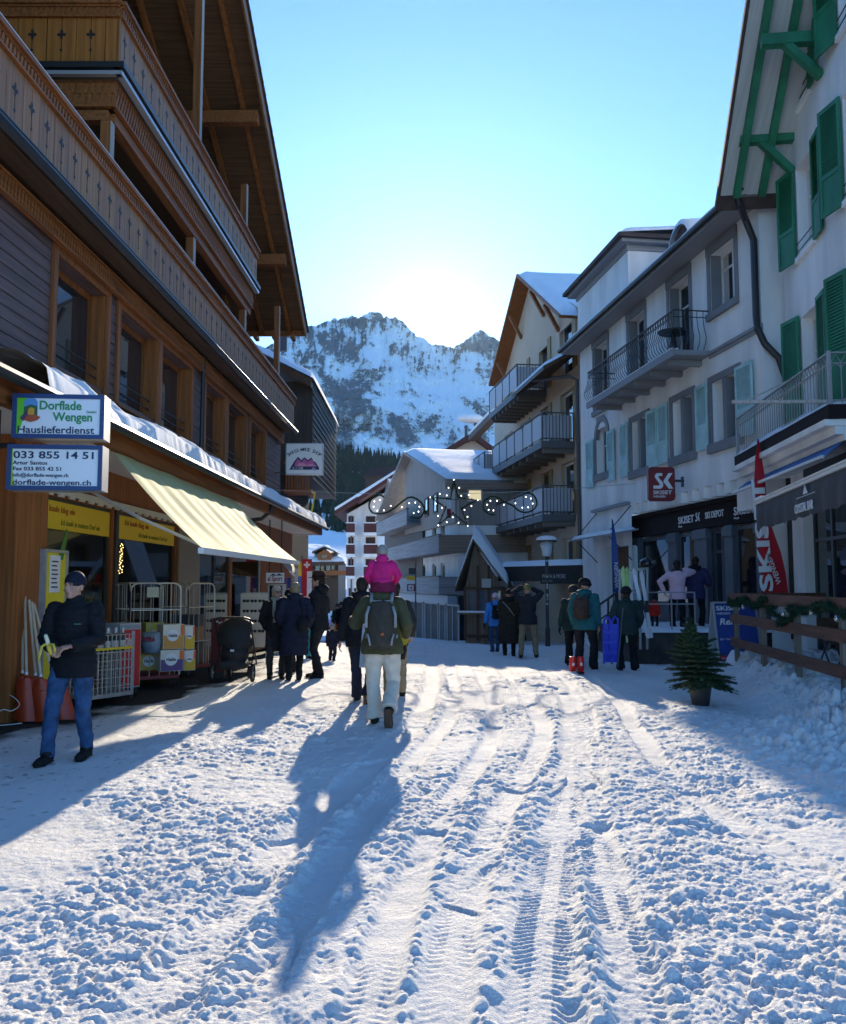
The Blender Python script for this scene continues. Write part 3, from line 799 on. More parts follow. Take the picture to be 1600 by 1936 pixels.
# snow lying on it, sagging over the gutter
ns, nu_ = 520, 22
sg_ = np.linspace(9.0, 31.35, ns); ug = np.linspace(0, 1, nu_)
SG, UG = np.meshgrid(sg_, ug, indexing='ij')
edge = 1.24 + .10 * (fbm(SG * 1.7, SG * 0, 4, 55) - .5) 
thick = .13 + .34 * (fbm(SG * .9, UG * 1.2, 5, 56, .6)) + .05 * clods(SG, UG, .17, 57, .4)
gap = np.clip(np.abs(SG - 11.15) / .30, 0.0, 1) ** .5
prof = np.sqrt(np.clip(1 - np.where(UG < .6, (.6 - UG) / .75, (UG - .6) / .42) ** 2, 0, 1))
UU = .10 + (edge - .10) * UG
TH = np.maximum(thick * (.2 + .8 * prof) * gap * (UG > 0) * (UG < 1), 0)
ZZ_ = 3.93 - UU * .25 + TH - (UG >= 1) * .05 + .01
P_ = np.array([[tuple(Lf.pt(float(a), float(b), float(c))) for a, b, c in zip(r1, r2, r3)] for r1, r2, r3 in zip(SG, UU, ZZ_)])
grid_mesh('canopy_snow', P_[..., 0], P_[..., 1], P_[..., 2], SNOW, canopy)
m = MB(); p = Lf.S(476, 960, .6); m.tube([Lf.pt(p, 1.1, 3.58), Lf.pt(p, 1.08, 3.42), Lf.pt(p, .85, 3.22), Lf.pt(p, .5, 3.18), Lf.pt(p, .05, 3.05)], .05, 8); m.build('downpipe', DARK, canopy)
m = MB(); p = Lf.S(383, 700, .1); m.tube([Lf.pt(p, .12, 6.58), Lf.pt(p, .10, 4.0)], .045, 8); m.build('downpipe', DARK, chalet)
# yellow snow pole at the canopy's far end
sp = Lf.S(592, 975, 1.0)
tag(MB().tube([Lf.pt(sp, .9, 3.7), Lf.pt(sp + .3, 1.02, 4.75)], .028, 6).build('marker_pole', mat('yellow_pole', (.7, .5, .02), .5)), 'thin yellow pole leaning above the far end of the snowy shop roof', 'pole')

# ---- striped awning
aw = thing('awning', 'pale yellow green awning rolled out above the shop pavement', 'awning', Lf.pt(13, 1, 3.2))
na_, nb_ = 90, 16
top0, top1 = Lf.S(215, 850, 1.0), Lf.S(447, 950, 1.0)
A0, A1 = Vector(Lf.pt(top0, 1.0, 3.33)), Vector(Lf.pt(top1, 1.0, 3.33))
B0, B1 = at(380, 1036, 10.3), at(563, 1061, 16.6)
X_, Y_, Z_ = (np.zeros((na_, nb_)) for _ in range(3))
for i in range(na_):
    for j in range(nb_):
        f, g = i / (na_ - 1), j / (nb_ - 1)
        p = (A0.lerp(A1, f)).lerp(B0.lerp(B1, f), g)
        wv = .016 * math.sin(f * 62) * math.sin(math.pi * min(1, g * 1.02)) + .012 * math.sin(f * 23 + 2 * g) - .06 * math.sin(math.pi * g)
        X_[i, j], Y_[i, j], Z_[i, j] = p.x, p.y, p.z + wv
AWN = mat('awning_cloth', (.72, .71, .33), .8, var=.12, vs=1.5, stretch=(.6, 3, .6))
nt = AWN.node_tree; bs_ = nt.nodes['Principled BSDF']; tr = nt.nodes.new('ShaderNodeBsdfTranslucent'); tr.inputs[0].default_value = (.75, .68, .30, 1)
mx = nt.nodes.new('ShaderNodeMixShader'); mx.inputs[0].default_value = .35
nt.links.new(bs_.outputs[0], mx.inputs[1]); nt.links.new(tr.outputs[0], mx.inputs[2]); nt.links.new(mx.outputs[0], nt.nodes['Material Output'].inputs[0])
grid_mesh('cloth', X_, Y_, Z_, AWN, aw)
m = MB(); dz = Vector((0, 0, -.03)); m.bar(B0 + dz, B1 + dz, .07, .07); m.build('front_bar', mat('awning_bar', (.7, .7, .66), .4), aw)
for f in (.12, .88):
    a = Lf.pt(top0 + (top1 - top0) * f, .3, 2.95); b = B0.lerp(B1, f) + dz
    e = a.lerp(b, .5) + Vector((.0, -.35, -.02))
    MB().tube([a, e, b], .022, 6).build('arm', mat('awning_bar', (.7, .7, .66), .4), aw)

# ---- lit-box signs on the corner post
sg0 = thing('shop_sign', 'white box sign with green lettering and fruit picture, upper of two at the corner', 'sign', at(110, 790, 8.4))
def sign_box(root, x0, x1, y0t, y1t, depth=8.4, th=.22):
    p = at(x0, y1t, depth); q = at(x1, y0t, depth)
    r = Vector((1, .10, 0)).normalized()
    L_ = (q.x - p.x); z0, z1 = p.z, q.z
    S_ = Fr(0, 0, 1); S_.o = Vector((p.x, p.y, 0)); S_.d = r; S_.n = Vector((r.y, -r.x, 0)); S_.right = r
    BL = mat('sign_blue', (.012, .045, .16), .45)
    MB().fb(S_, 0, L_, -th, 0, z0, z1).build('case', [mat('sign_case', (.45, .46, .47), .35, .5)], root)
    m = MB(); b = .042
    m.fb(S_, 0, L_, 0, .02, z0, z0 + b).fb(S_, 0, L_, 0, .02, z1 - b, z1).fb(S_, 0, b, 0, .02, z0 + b, z1 - b).fb(S_, L_ - b, L_, 0, .02, z0 + b, z1 - b); m.build('rim', BL, root)
    f = MB().fb(S_, b, L_ - b, .003, .006, z0 + b, z1 - b).build('face', mat('sign_white', (.80, .82, .84), .35), root)
    return S_, L_, z0, z1, f
GRN = mat('sign_green', (.03, .27, .09), .5); LGR = mat('sign_lightgreen', (.13, .55, .03), .5); NAVY = mat('sign_navy', (.015, .02, .07), .5)
S_, L_, z0, z1, f = sign_box(sg0, 22, 194, 744, 828)
H = z1 - z0
P = lambda a, c, u=.008: S_.pt(a * L_, u, z0 + c * H)
def flat(name, pts, mt, par, th=.002, u=.0065):
    return MB().prism([P(a, c, u) for a, c in pts], S_.n * th).build(name, mt, par)
flat('green_corner', [(.028, .05), (.065, .05), (.20, .95), (.028, .95)], LGR, f)
flat('picture_arch', [(.125, .50), (.27, .50), (.27, .82), (.245, .89), (.20, .92), (.15, .89), (.125, .82)], mat('pic_blue', (.10, .30, .60), .5), f, u=.009)
flat('picture_hill', [(.125, .50), (.27, .50), (.27, .72), (.20, .76), (.125, .70)], mat('pic_green', (.02, .12, .05), .5), f, u=.0115)
flat('picture_aubergine', [(.085, .45), (.12, .38), (.18, .50), (.22, .66), (.17, .64)], mat('pic_purple', (.09, .03, .12), .5), f, u=.014)
flat('picture_squash', [(.17, .52), (.24, .52), (.24, .66), (.20, .70), (.17, .64)], mat('pic_orange', (.65, .32, .03), .5), f, u=.0165)
flat('picture_tomato', [(.13, .40), (.20, .36), (.27, .40), (.31, .47), (.25, .53), (.16, .50)], mat('pic_red', (.42, .08, .03), .5), f, u=.019)
text('Dorflade', H * .275, P(.285, .655), S_.right, (0, 0, 1), GRN, f, bold=.022, width=L_ * .455)
text('Wengen', H * .275, P(.44, .40), S_.right, (0, 0, 1), GRN, f, bold=.022, width=L_ * .43)
text('GmbH', H * .08, P(.80, .585), S_.right, (0, 0, 1), GRN, f, bold=.01)
text('Hauslieferdienst', H * .225, P(.055, .12), S_.right, (0, 0, 1), NAVY, f, bold=.012, width=L_ * .83)
sg1 = thing('shop_sign', 'white box sign with black telephone number and address, lower of two at the corner', 'sign', at(110, 890, 8.4))
S_, L_, z0, z1, f = sign_box(sg1, 12, 190, 840, 926)
H = z1 - z0
flat('green_corner', [(.028, .05), (.09, .05), (.06, .40), (.055, .95), (.028, .95)], mat('sign_lime', (.35, .55, .03), .5), f)
text('033 855 14 51', H * .22, P(.06, .70), S_.right, (0, 0, 1), NAVY, f, bold=.014, width=L_ * .84)
text('Artur Santos', H * .115, P(.06, .56), S_.right, (0, 0, 1), NAVY, f, bold=.012, width=L_ * .36)
text('Fax 033 855 42 51', H * .115, P(.06, .43), S_.right, (0, 0, 1), NAVY, f, bold=.012, width=L_ * .50)
text('info@dorflade-wengen.ch', H * .115, P(.06, .29), S_.right, (0, 0, 1), NAVY, f, bold=.008, width=L_ * .58)
text('dorflade-wengen.ch', H * .165, P(.06, .115), S_.right, (0, 0, 1), NAVY, f, bold=.014, width=L_ * .82)
# bracket that carries both
pb = at(10, 838, 8.6)
m = MB(); m.bar((pb.x - .25, pb.y + .3, pb.z + .75), (pb.x - .25, pb.y + .3, pb.z - .75), .07, .07); m.bar((pb.x - .6, pb.y + .3, pb.z), (pb.x + .02, pb.y + .12, pb.z), .05, .05)
m.build('bracket', DARK, sg0)

# ---- hanging sign at the far end of the canopy
hs = thing('shop_sign', 'square white sign with purple mountains hanging at the far end of the chalet', 'sign', at(575, 866, 27.5))
p = at(540, 897, 27.5); q = at(611, 838, 27.5)
S_ = Fr(0, 0, 1); S_.o = Vector((p.x, p.y, 0)); S_.d = Vector((1, 0, 0)); S_.n = Vector((0, -1, 0)); S_.right = S_.d
L_, z0, z1 = q.x - p.x, p.z, q.z; H = z1 - z0
MB().fb(S_, 0, L_, -.22, 0, z0, z1).build('case', mat('sign_case', (.45, .46, .47), .35, .5), hs)
f = MB().fb(S_, .03, L_ - .03, .001, .006, z0 + .03, z1 - .03).build('face', mat('sign_cream', (.72, .72, .68), .4), hs)
word = 'SWISS MADE SHOP'
for i, ch in enumerate(word):
    if ch == ' ': continue
    t = (i - (len(word) - 1) / 2) / ((len(word) - 1) / 2)
    an = -t * .62
    c_ = P(.5 + .40 * t, .80 - .16 * t * t - .05)
    rt = Vector((math.cos(an), 0, math.sin(an))); up = Vector((-math.sin(an), 0, math.cos(an)))
    text(ch, H * .15, c_, rt, up, NAVY, f, align='CENTER', bold=.012)
flat('mountain_outline', [(.10, .15), (.90, .15), (.90, .22), (.80, .40), (.75, .42), (.69, .55), (.60, .46), (.50, .55), (.42, .46), (.33, .57), (.22, .40)], NAVY, f)
flat('mountain_picture', [(.24, .25), (.85, .25), (.76, .38), (.69, .49), (.60, .40), (.50, .50), (.42, .40), (.33, .50), (.25, .36)], mat('pic_pink', (.50, .10, .30), .5), f, u=.009)
flat('mountain_snowfield', [(.30, .27), (.80, .27), (.70, .34), (.58, .30), (.48, .36), (.36, .36)], mat('pic_peach', (.65, .30, .34), .5), f, u=.0115)
fl = MB()
for i in range(9):
    a = i * 2 * math.pi / 9
    fl.prism([P(.755 + .015 * math.cos(a + .8), .17 + .015 * math.sin(a + .8), .014), P(.755 + .085 * math.cos(a), .17 + .085 * math.sin(a), .014), P(.755 + .015 * math.cos(a - .8), .17 + .015 * math.sin(a - .8), .014)], S_.n * .002)
fl.build('edelweiss', mat('pic_lilac', (.45, .42, .65), .5), f)
text('スイス製', H * .09, P(.17, .165), S_.right, (0, 0, 1), mat('sign_white', (.80, .82, .84), .35), f, bold=.0)
m = MB(); m.bar(P(-.28, .97), P(0.02, .97), .03, .03).bar(P(-.28, .05), P(.02, .05), .03, .03); m.build('bracket', DARK, hs)
# ================================================================ RIGHT: white ski shop house
Kf = Fr(9.59, -0.139, -1)
STONE = mat('grey_stone_trim', (.20, .20, .21), .75, var=.12, vs=2)
MINT = mat('mint_shutter', (.42, .64, .63), .65, var=.22, vs=2.5)
GREEN = mat('green_paint', (.018, .19, .09), .6, var=.35, vs=2.5, stretch=(1, 1, .4))
WFR = mat('white_frame', (.68, .68, .66), .5)
EAVEG = mat('eave_grey', (.26, .26, .27), .7)
def shutter(F, s0, s1, z0, z1, u, parent, mt, slats=True, ang=0.0, panel=.0, name='shutter'):
    """louvred shutter folded back against the wall; ang swings its outer edge off the wall"""
    m = MB(); w_ = s1 - s0; b = .055
    def q(a, b_, t0, t1, c, d):
        pts = []
        for z in (c, d):
            for s, t in ((a, t0), (b_, t0), (b_, t1), (a, t1)):
                k = (s - s0) / w_
                pts.append(F.pt(s, u + t + k * ang if ang >= 0 else u + t + (1 - k) * -ang, z))
        m.hexa(pts)
    q(s0, s0 + b, 0, .04, z0, z1); q(s1 - b, s1, 0, .04, z0, z1)
    q(s0 + b, s1 - b, 0, .038, z0, z0 + .08); q(s0 + b, s1 - b, 0, .038, z1 - .08, z1)
    zm = z0 + (z1 - z0) * (.36 if panel else .5)
    q(s0 + b, s1 - b, 0, .038, zm - .04, zm + .04)
    if panel: q(s0 + b, s1 - b, .005, .025, z0 + .08, zm - .04)
    for a, c in (((zm + .04, z1 - .08),) if panel else ((z0 + .08, zm - .04), (zm + .04, z1 - .08))):
        n = max(2, int((c - a) / .055))
        for i in range(n):
            zz = a + (c - a) * i / n; h = (c - a) / n
            k = (s0 + b - s0) / w_
            pts = []
            for s in (s0 + b, s1 - b):
                o = (s - s0) / w_ * ang if ang >= 0 else (1 - (s - s0) / w_) * -ang
                pts.append([F.pt(s, u + .034 + o, zz + .002), F.pt(s, u + .008 + o, zz + h * .9)])
            m.poly([pts[0][0], pts[1][0], pts[1][1], pts[0][1]])
    q(s0 + b, s1 - b, .001, .004, z0 + .05, z1 - .05)
    return m.build(name, mt, parent)

ski = thing('shop_house', 'white three storey house with mint shutters and iron balcony over the ski shop', 'building', Kf.pt(24, 0, 0))
sN, sF = Kf.S(1437, 500), Kf.S(1097, 700)
EZ = 9.62
J0, J1 = Kf.S(1391, 900), Kf.S(1194, 960)      # the jettied stretch over the shop front
def zr(pa, pb): return sorted((Kf.Z(*pa), Kf.Z(*pb)))
W1 = []
for (a, b, yt, yb, pm) in ((1128, 1150, 808, 895, 0), (1196, 1226, 794, 881, 0), (1274, 1312, 748, 862, 0), (1350, 1399, 712, 835, 0)):
    s_, e_ = sorted((Kf.S(a, 830), Kf.S(b, 830)))
    z0, z1 = zr(((a + b) / 2, yb), ((a + b) / 2, yt)); W1.append((s_, e_, z0, z1))
z0m = sum(w_[2] for w_ in W1[1:]) / 3; z1m = sum(w_[3] for w_ in W1[1:]) / 3
W1 = [W1[0]] + [(w_[0], w_[1], z0m, z1m) for w_ in W1[1:]]
W2 = []
for (a, b, full) in ((1345, 1392, 0), (1266, 1304, 1), (1188, 1218, 1), (1122, 1147, 1)):
    s_, e_ = sorted((Kf.S(a, 560), Kf.S(b, 560)))
    W2.append((s_, e_, 7.95 if not full else 7.25, 9.35))
zj = 3.92
m = MB(); holed(m, Kf, sN, sF, zj, EZ, 0, W1 + W2, .30)
holed(m, Kf, J1, sF, -1, zj, 0, [(Kf.S(1190, 1100), Kf.S(1148, 1100), .62, 2.75)], .3)
Ef = Fr(0, 0, -1)     # end wall facing down the street
pe = Kf.pt(sN, 0, 0)
m.poly([pe, pe + Vector((3, 0, 0)), pe + Vector((3, 0, EZ)), pe + Vector((0, 0, EZ))])
pj = Kf.pt(J0, -.55, 0); m.fb(Kf, sN + .02, J0, -.6, -.02, 3.2, zj)
m.fb(Kf, sN + .02, sF, -1.2, -.80, -1, 3.25)
pf = Kf.pt(sF, 0, 0); m.poly([pf, pf + Vector((6, 0, 0)), pf + Vector((6, 0, EZ)), pf + Vector((0, 0, EZ))])
m.poly([Kf.pt(sN, -.8, zj), Kf.pt(sF, -.8, zj), Kf.pt(sF, -.8, EZ), Kf.pt(sN, -.8, EZ)])
m.build('wall', WHITE, ski)
for k, h in enumerate(W1):
    o = casement(Kf, *h, -.22, ski, WFR, 2 if k else 1, .06, transom=h[2] + (h[3] - h[2]) * .62)
    m = MB(); t = .16
    if k == 0:   # arched head
        sc_, r_ = (h[0] + h[1]) / 2, (h[1] - h[0]) / 2
        m.fb(Kf, h[0] - t, h[0], .002, .035, h[2], h[3] - r_ * .6).fb(Kf, h[1], h[1] + t, .002, .035, h[2], h[3] - r_ * .6)
        N = 9
        zc = h[3] - r_ * .6
        for i in range(N):
            a, b = math.pi * i / N, math.pi * (i + 1) / N
            ri, ro = r_ * .98, r_ + t
            m.prism([Kf.pt(sc_ + ri * math.cos(a), .002, zc + ri * math.sin(a)), Kf.pt(sc_ + ro * math.cos(a), .002, zc + ro * math.sin(a)), Kf.pt(sc_ + ro * math.cos(b), .002, zc + ro * math.sin(b)), Kf.pt(sc_ + ri * math.cos(b), .002, zc + ri * math.sin(b))], Kf.n * .033)
            m.prism([Kf.pt(sc_ + ri * math.cos(a), -.1, zc + ri * math.sin(a)), Kf.pt(sc_ + ri * math.cos(b), -.1, zc + ri * math.sin(b)), Kf.pt(sc_ + ri * math.cos(b), -.1, h[3] + .4), Kf.pt(sc_ + ri * math.cos(a), -.1, h[3] + .4)], Kf.n * .10)
    else:
        m.fb(Kf, h[0] - t, h[0] - .001, .002, .035, h[2], h[3]).fb(Kf, h[1] + .001, h[1] + t, .002, .035, h[2], h[3]).fb(Kf, h[0] - t, h[1] + t, .002, .04, h[3], h[3] + t)
        mid = (h[0] + h[1]) / 2; m.fb(Kf, mid - .08, mid + .08, -.20, .02, h[2], h[3])
    m.fb(Kf, h[0] - t - .03, h[1] + t + .03, .002, .09, h[2] - .22, h[2] - .001)
    m.build('stone_surround', STONE, o)
for (a, b, y) in ((1112, 1125, 860), (1152, 1165, 860), (1177, 1191, 850), (1227, 1247, 830), (1249, 1266, 825), (1321, 1343, 790), (1397, 1429, 750)):
    s_, e_ = sorted((Kf.S(a, y), Kf.S(b, y)))
    shutter(Kf, s_, e_, z0m - .08, z1m + .06, .05, ski, MINT, panel=1)
for k, h in enumerate(W2):
    o = casement(Kf, *h, -.26, ski, WFR, 2 if not k else 1, .07, transom=h[2] + (h[3] - h[2]) * .7, curtain=not k, name='window' if not k else 'balcony_door')
    m = MB(); t = .15
    m.fb(Kf, h[0] - t, h[0] - .001, .002, .03, h[2], EZ - .05).fb(Kf, h[1] + .001, h[1] + t, .002, .03, h[2], EZ - .05).fb(Kf, h[0] - t, h[1] + t, .002, .05, h[3], EZ - .04)
    m.fb(Kf, h[0] - t, h[1] + t, .002, .09, h[2] - .16, h[2] - .001)
    m.fb(Kf, h[0] + .002, h[0] + .03, -.25, -.005, h[2], h[3]); m.fb(Kf, h[1] - .03, h[1] - .002, -.25, -.005, h[2], h[3])
    m.build('stone_surround', STONE, o)
# cornice line and eaves
m = MB(); sb = Kf.S(1343, 670); m.fb(Kf, sN - .05, sb, .0, .07, 6.98, 7.05); m.fb(Kf, sN - .05, sb, .0, .035, 6.90, 6.979); m.build('string_course', EAVEG, ski)
EU = .55
m = MB(); m.poly([Kf.pt(sN - .4, -.02, EZ), Kf.pt(sN - .4, EU, EZ), Kf.pt(sF + .3, EU, EZ), Kf.pt(sF + .3, -.02, EZ)])
m.fb(Kf, sN - .4, sF + .3, EU, EU + .03, EZ - .02, EZ + .20)
m.fb(Kf, sN - .42, sN - .05, -2.6, EU - .01, EZ + .004, EZ + .3)
m.build('eave', EAVEG, ski)
sR0, sR1 = Kf.S(1187, 480), Kf.S(1093, 600)
m = MB(); sl_ = .62
def slab(F, s0, s1, u0, u1, z0, tn_, th, mm):
    f = lambda u: z0 + (u0 - u) * tn_
    mm.hexa([F.pt(s0, u1, f(u1)), F.pt(s1, u1, f(u1)), F.pt(s1, u0, f(u0)), F.pt(s0, u0, f(u0)), F.pt(s0, u1, f(u1) + th), F.pt(s1, u1, f(u1) + th), F.pt(s1, u0, f(u0) + th), F.pt(s0, u0, f(u0) + th)])
slab(Kf, sN - .45, sF + .35, EU, -5, EZ + .18, sl_, .10, m)
roof = m.build('roof', mat('roof_tile', (.07, .05, .045), .8, var=.4), ski)
def snow_slab(name, F, s0, s1, u0, u1, z0, tn_, th, parent, seed=1, ns=120, nu=30):
    """snow on a pitched roof: rounded at its rim, uneven in depth"""
    a = np.linspace(s0, s1, ns); b = np.linspace(0, 1, nu); A, B = np.meshgrid(a, b, indexing='ij')
    uu = u0 + .05 * (fbm(A * 1.5, B * 0, 3, seed) - .4) * (1 - B) + (u1 - u0) * B
    rim = np.minimum(np.minimum(B / .06, (1 - B) / .06), np.minimum((A - s0) / .25, (s1 - A) / .25)); rim = np.sqrt(np.clip(rim, 0, 1))
    zz = z0 + (u0 - uu) * tn_ + (th * (.75 + .5 * fbm(A * .6, B * 3, 4, seed + 3))) * rim + .004
    X = F.o.x + F.d.x * A + F.n.x * uu; Y = F.o.y + F.d.y * A + F.n.y * uu
    return grid_mesh(name, X, Y, zz, SNOW, parent)
snow_slab('roof_snow', Kf, sN - .45, sF + .3, EU - .02, -5, EZ + .28, sl_, .16, roof, 3)
m = MB(); m.tube([Kf.pt(sN - .5, EU + .09, EZ + .12), Kf.pt(sF + .35, EU + .09, EZ + .12)], .075, 8); m.build('gutter', DARK, roof)
# taller cross wing
TZ = 11.75
m = MB(); m.fb(Kf, sR0, sR1, -7, -.004, EZ, TZ - .25); wing = m.build('cross_wing', WHITE, ski)
m = MB(); m.fb(Kf, sR0 - .05, sR1 + .05, -7, .05, TZ - .25, TZ - .08); m.fb(Kf, sR0 - .28, sR1 + .28, -7.2, .28, TZ - .078, TZ + .02); m.build('cornice', EAVEG, wing)
m = MB(); m.fb(Kf, sR0 - .42, sR1 + .42, -7.4, .42, TZ + .022, TZ + .14); m.build('wing_roof', mat('roof_tile', (.07, .05, .045), .8, var=.4), wing)
snow_slab('wing_snow', Kf, sR0 - .4, sR1 + .4, .40, -7.3, TZ + .14, .10, .22, wing, 7)
# arched dormer
dp_ = Kf.hit(1296, 440, -1.0); ds, dz = dp_[0], EZ + 1.05
m = MB(); N = 12; rr_ = .62
ring = lambda u, r: [Kf.pt(ds + r * math.cos(math.pi * i / N), u, dz + .25 + r * math.sin(math.pi * i / N)) for i in range(N + 1)]
f_ = [Kf.pt(ds + rr_, -.9, dz - .6)] + ring(-.9, rr_) + [Kf.pt(ds - rr_, -.9, dz - .6)]
m.prism(f_, Kf.n * -2.2); dorm = m.build('dormer', mat('dormer_slate', (.10, .045, .035), .8, var=.3), ski)
m = MB(); b_ = [ring(u, rr_ + r) for u, r in ((-.78, .03), (-.82, .17), (-1.4, .22), (-3.0, .2))]
vs = [p for r in b_ for p in r]; nn_ = N + 1
m.add(vs, [(i * nn_ + j, i * nn_ + j + 1, (i + 1) * nn_ + j + 1, (i + 1) * nn_ + j) for i in range(3) for j in range(N)])
m.build('dormer_snow', SNOW, dorm, True)
casement(Kf, ds - .28, ds + .28, dz - .2, dz + .55, -.86, dorm, WFR, 1, .06, name='dormer_window')
# iron balcony
bs0, bs1 = Kf.S(1343, 660), Kf.S(1112, 760, .9)
BZ = 7.10; BU = .92
m = MB(); m.fb(Kf, bs0, bs1, .004, BU, BZ - .12, BZ); m.fb(Kf, bs0 - .02, bs1 + .02, BU - .02, BU + .03, BZ - .16, BZ + .02); blc = m.build('balcony_slab', EAVEG, ski)
MB().fb(Kf, bs0 + .05, bs1 - .05, BU - .16, BU + .02, BZ + .021, BZ + .05).build('snow_strip', SNOW, blc)
for i in range(6):
    s = bs0 + .5 + (bs1 - bs0 - .9) * i / 5
    MB().fb(Kf, s - .07, s + .07, .004, BU - .10, BZ - .26, BZ - .121).build('bracket', EAVEG, blc)
m = MB(); top = BZ + .95
def belly(p, nrm):
    m.tube([p + nrm * -.02 + Vector((0, 0, .01)), p + nrm * .10 + Vector((0, 0, .16)), p + nrm * .13 + Vector((0, 0, .30)), p + nrm * .04 + Vector((0, 0, .52)), p + nrm * -.01 + Vector((0, 0, .78)), p + Vector((0, 0, .95))], .010, 5, cap=False)
n_ = int((bs1 - bs0) / .15)
for i in range(n_ + 1): belly(Kf.pt(bs0 + (bs1 - bs0) * i / n_, BU - .03, BZ), Kf.n)
for i in range(1, 6): belly(Kf.pt(bs0, BU * i / 6, BZ), -Kf.d)
for z in (top, top - .16): m.tube([Kf.pt(bs0, .02, z), Kf.pt(bs0, BU - .03, z), Kf.pt(bs1, BU - .03, z), Kf.pt(bs1, .02, z)], .018 if z == top else .012, 6)
for i in range(n_):
    c_ = Kf.pt(bs0 + (bs1 - bs0) * (i + .5) / n_, BU - .03, top - .08)
    m.tube([c_ + Kf.d * .06 * math.cos(q * math.pi / 4) + Vector((0, 0, .06 * math.sin(q * math.pi / 4))) for q in range(9)], .008, 4, cap=False)
m.build('iron_railing', DARK, blc)
tbl = thing('bistro_table', 'small round dark table on the iron balcony', 'table', Kf.pt(bs0 + .9, .5, BZ))
p = Kf.pt(bs0 + .9, .5, BZ)
MB().loft([(p + Vector((0, 0, .66)), .36, .36), (p + Vector((0, 0, .70)), .38, .38)], 20).build('table_top', DARK, tbl)
MB().tube([p + Vector((0, 0, .02)), p + Vector((0, 0, .66))], [.16, .03], 8).build('stem', DARK, tbl)
# downspout wandering down to the corner
e0 = Kf.pt(sN - .3, EU + .1, EZ + .1)
pts = [e0, Kf.pt(sN - .25, EU, EZ - .12), Kf.pt(sN - .02, .30, EZ - .35), Kf.pt(sN + .04, .10, EZ - .75), Kf.pt(sN + .05, .09, 7.2), Kf.pt(sN, .10, 6.95)]
q = Kf.pt(sN, .1, 6.9)
pts += [q + Vector((.12, -.06, -.3)), q + Vector((.38, -.12, -.62)), q + Vector((.50, -.14, -1.05)), q + Vector((.50, -.14, -3.4)), q + Vector((.50, -.14, -6.4))]
MB().tube(pts, .075, 8).build('downspout', DARK, ski)
# shop front
BLUEG = mat('blue_grey_paint', (.085, .10, .125), .55, var=.1)
FASC = mat('fascia_dark', (.022, .016, .016), .85, spec=.15)
SU = -.40
fA, fB = Kf.S(1445, 1000, SU), Kf.S(1193, 1000, SU)
pil = [(1195, 1216), (1272, 1288), (1322, 1346), (1380, 1396), (1440, 1452)]
P_s = [tuple(sorted((Kf.S(a, 1050, SU), Kf.S(b, 1050, SU)))) for a, b in pil]
m = MB(); m.fb(Kf, fA - .2, fB + .05, SU - .05, SU + .14, 2.98, 3.52); m.fb(Kf, fA - .2, fB + .05, SU - .05, SU + .22, 3.521, 3.62); fas = m.build('fascia', FASC, ski)
for a, b in P_s:
    m = MB(); m.fb(Kf, a, b, SU, SU + .13, .5, 2.97); m.fb(Kf, a - .04, b + .04, SU + .001, SU + .17, 2.72, 2.93); m.fb(Kf, a - .03, b + .03, SU + .001, SU + .16, .5, .75); m.build('pilaster', BLUEG, ski)
for (l, r), kind in zip(zip(P_s[:-1], P_s[1:]), ('w', 'w', 'd', 'w')):
    a, b = r[1], l[0]
    if kind == 'w':
        o = casement(Kf, a, b, 1.05, 2.92, SU + .05, ski, BLUEG, 1, .08, name='shop_window', pane=glass('shop_pane', (.015, .015, .017)))
        MB().fb(Kf, a, b, SU + .0, SU + .07, .5, 1.045).build('stall_riser', BLUEG, o)
    else:
        o = casement(Kf, a, b, .55, 2.92, SU - .05, ski, BLUEG, 2, .09, transom=2.35, name='shop_door')
m = MB()
for i in range(10):
    s = J0 + .35 + (J1 - J0 - .5) * i / 9.0
    m2 = MB(); m2.fb(Kf, s - .13, s + .13, -.42, .03, 3.64, 3.915); m2.build('joist', WHITE, ski)
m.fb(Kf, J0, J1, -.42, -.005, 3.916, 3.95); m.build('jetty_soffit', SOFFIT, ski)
LET = mat('letter_white', (.72, .72, .72), .5)
def sk_mark(F, s, u, z, h, mt, par):
    """the S-and-K mark: two angular strokes"""
    def poly(pts): MB().prism([F.o + F.d * 0 + (F.pt(0, u, 0) - F.o) + F.right * (a * h) + (F.d * s) + Vector((0, 0, z + c * h)) for a, c in pts], F.n * .004).build('emblem', mt, par)
    poly([(.15, .72), (.15, .86), (.27, 1.0), (.62, 1.0), (.62, .82), (.42, .82), (.36, .74), (.66, .38), (.66, .14), (.52, 0), (.04, 0), (.04, .2), (.40, .2), (.46, .28)][::1])
    poly([(.70, .52), (1.02, 1.0), (1.28, 1.0), (.97, .54), (1.30, 0), (1.02, 0), (.70, .42)])
for px, py, body, wd in ((1283, 992, 'SKISET', 1.15), (1334, 982, 'SKI DEPOT', 1.0), (1388, 968, 'SKISET', 1.15)):
    s, z = Kf.S(px, py, SU + .14), 3.14
    text(body, .26 if 'SET' in body else .22, Kf.pt(s, SU + .146, z + (.03 if 'SET' in body else .06)), Kf.right, (0, 0, 1), LET, fas, bold=.02, width=wd * (.8 if 'SET' in body else .95))
    if 'SET' in body:
        text('Wengen', .07, Kf.pt(s, SU + .146, z - .06), Kf.right, (0, 0, 1), LET, fas)
        sk_mark(Kf, s - 1.0, SU + .146, z + .03, .21, LET, fas)
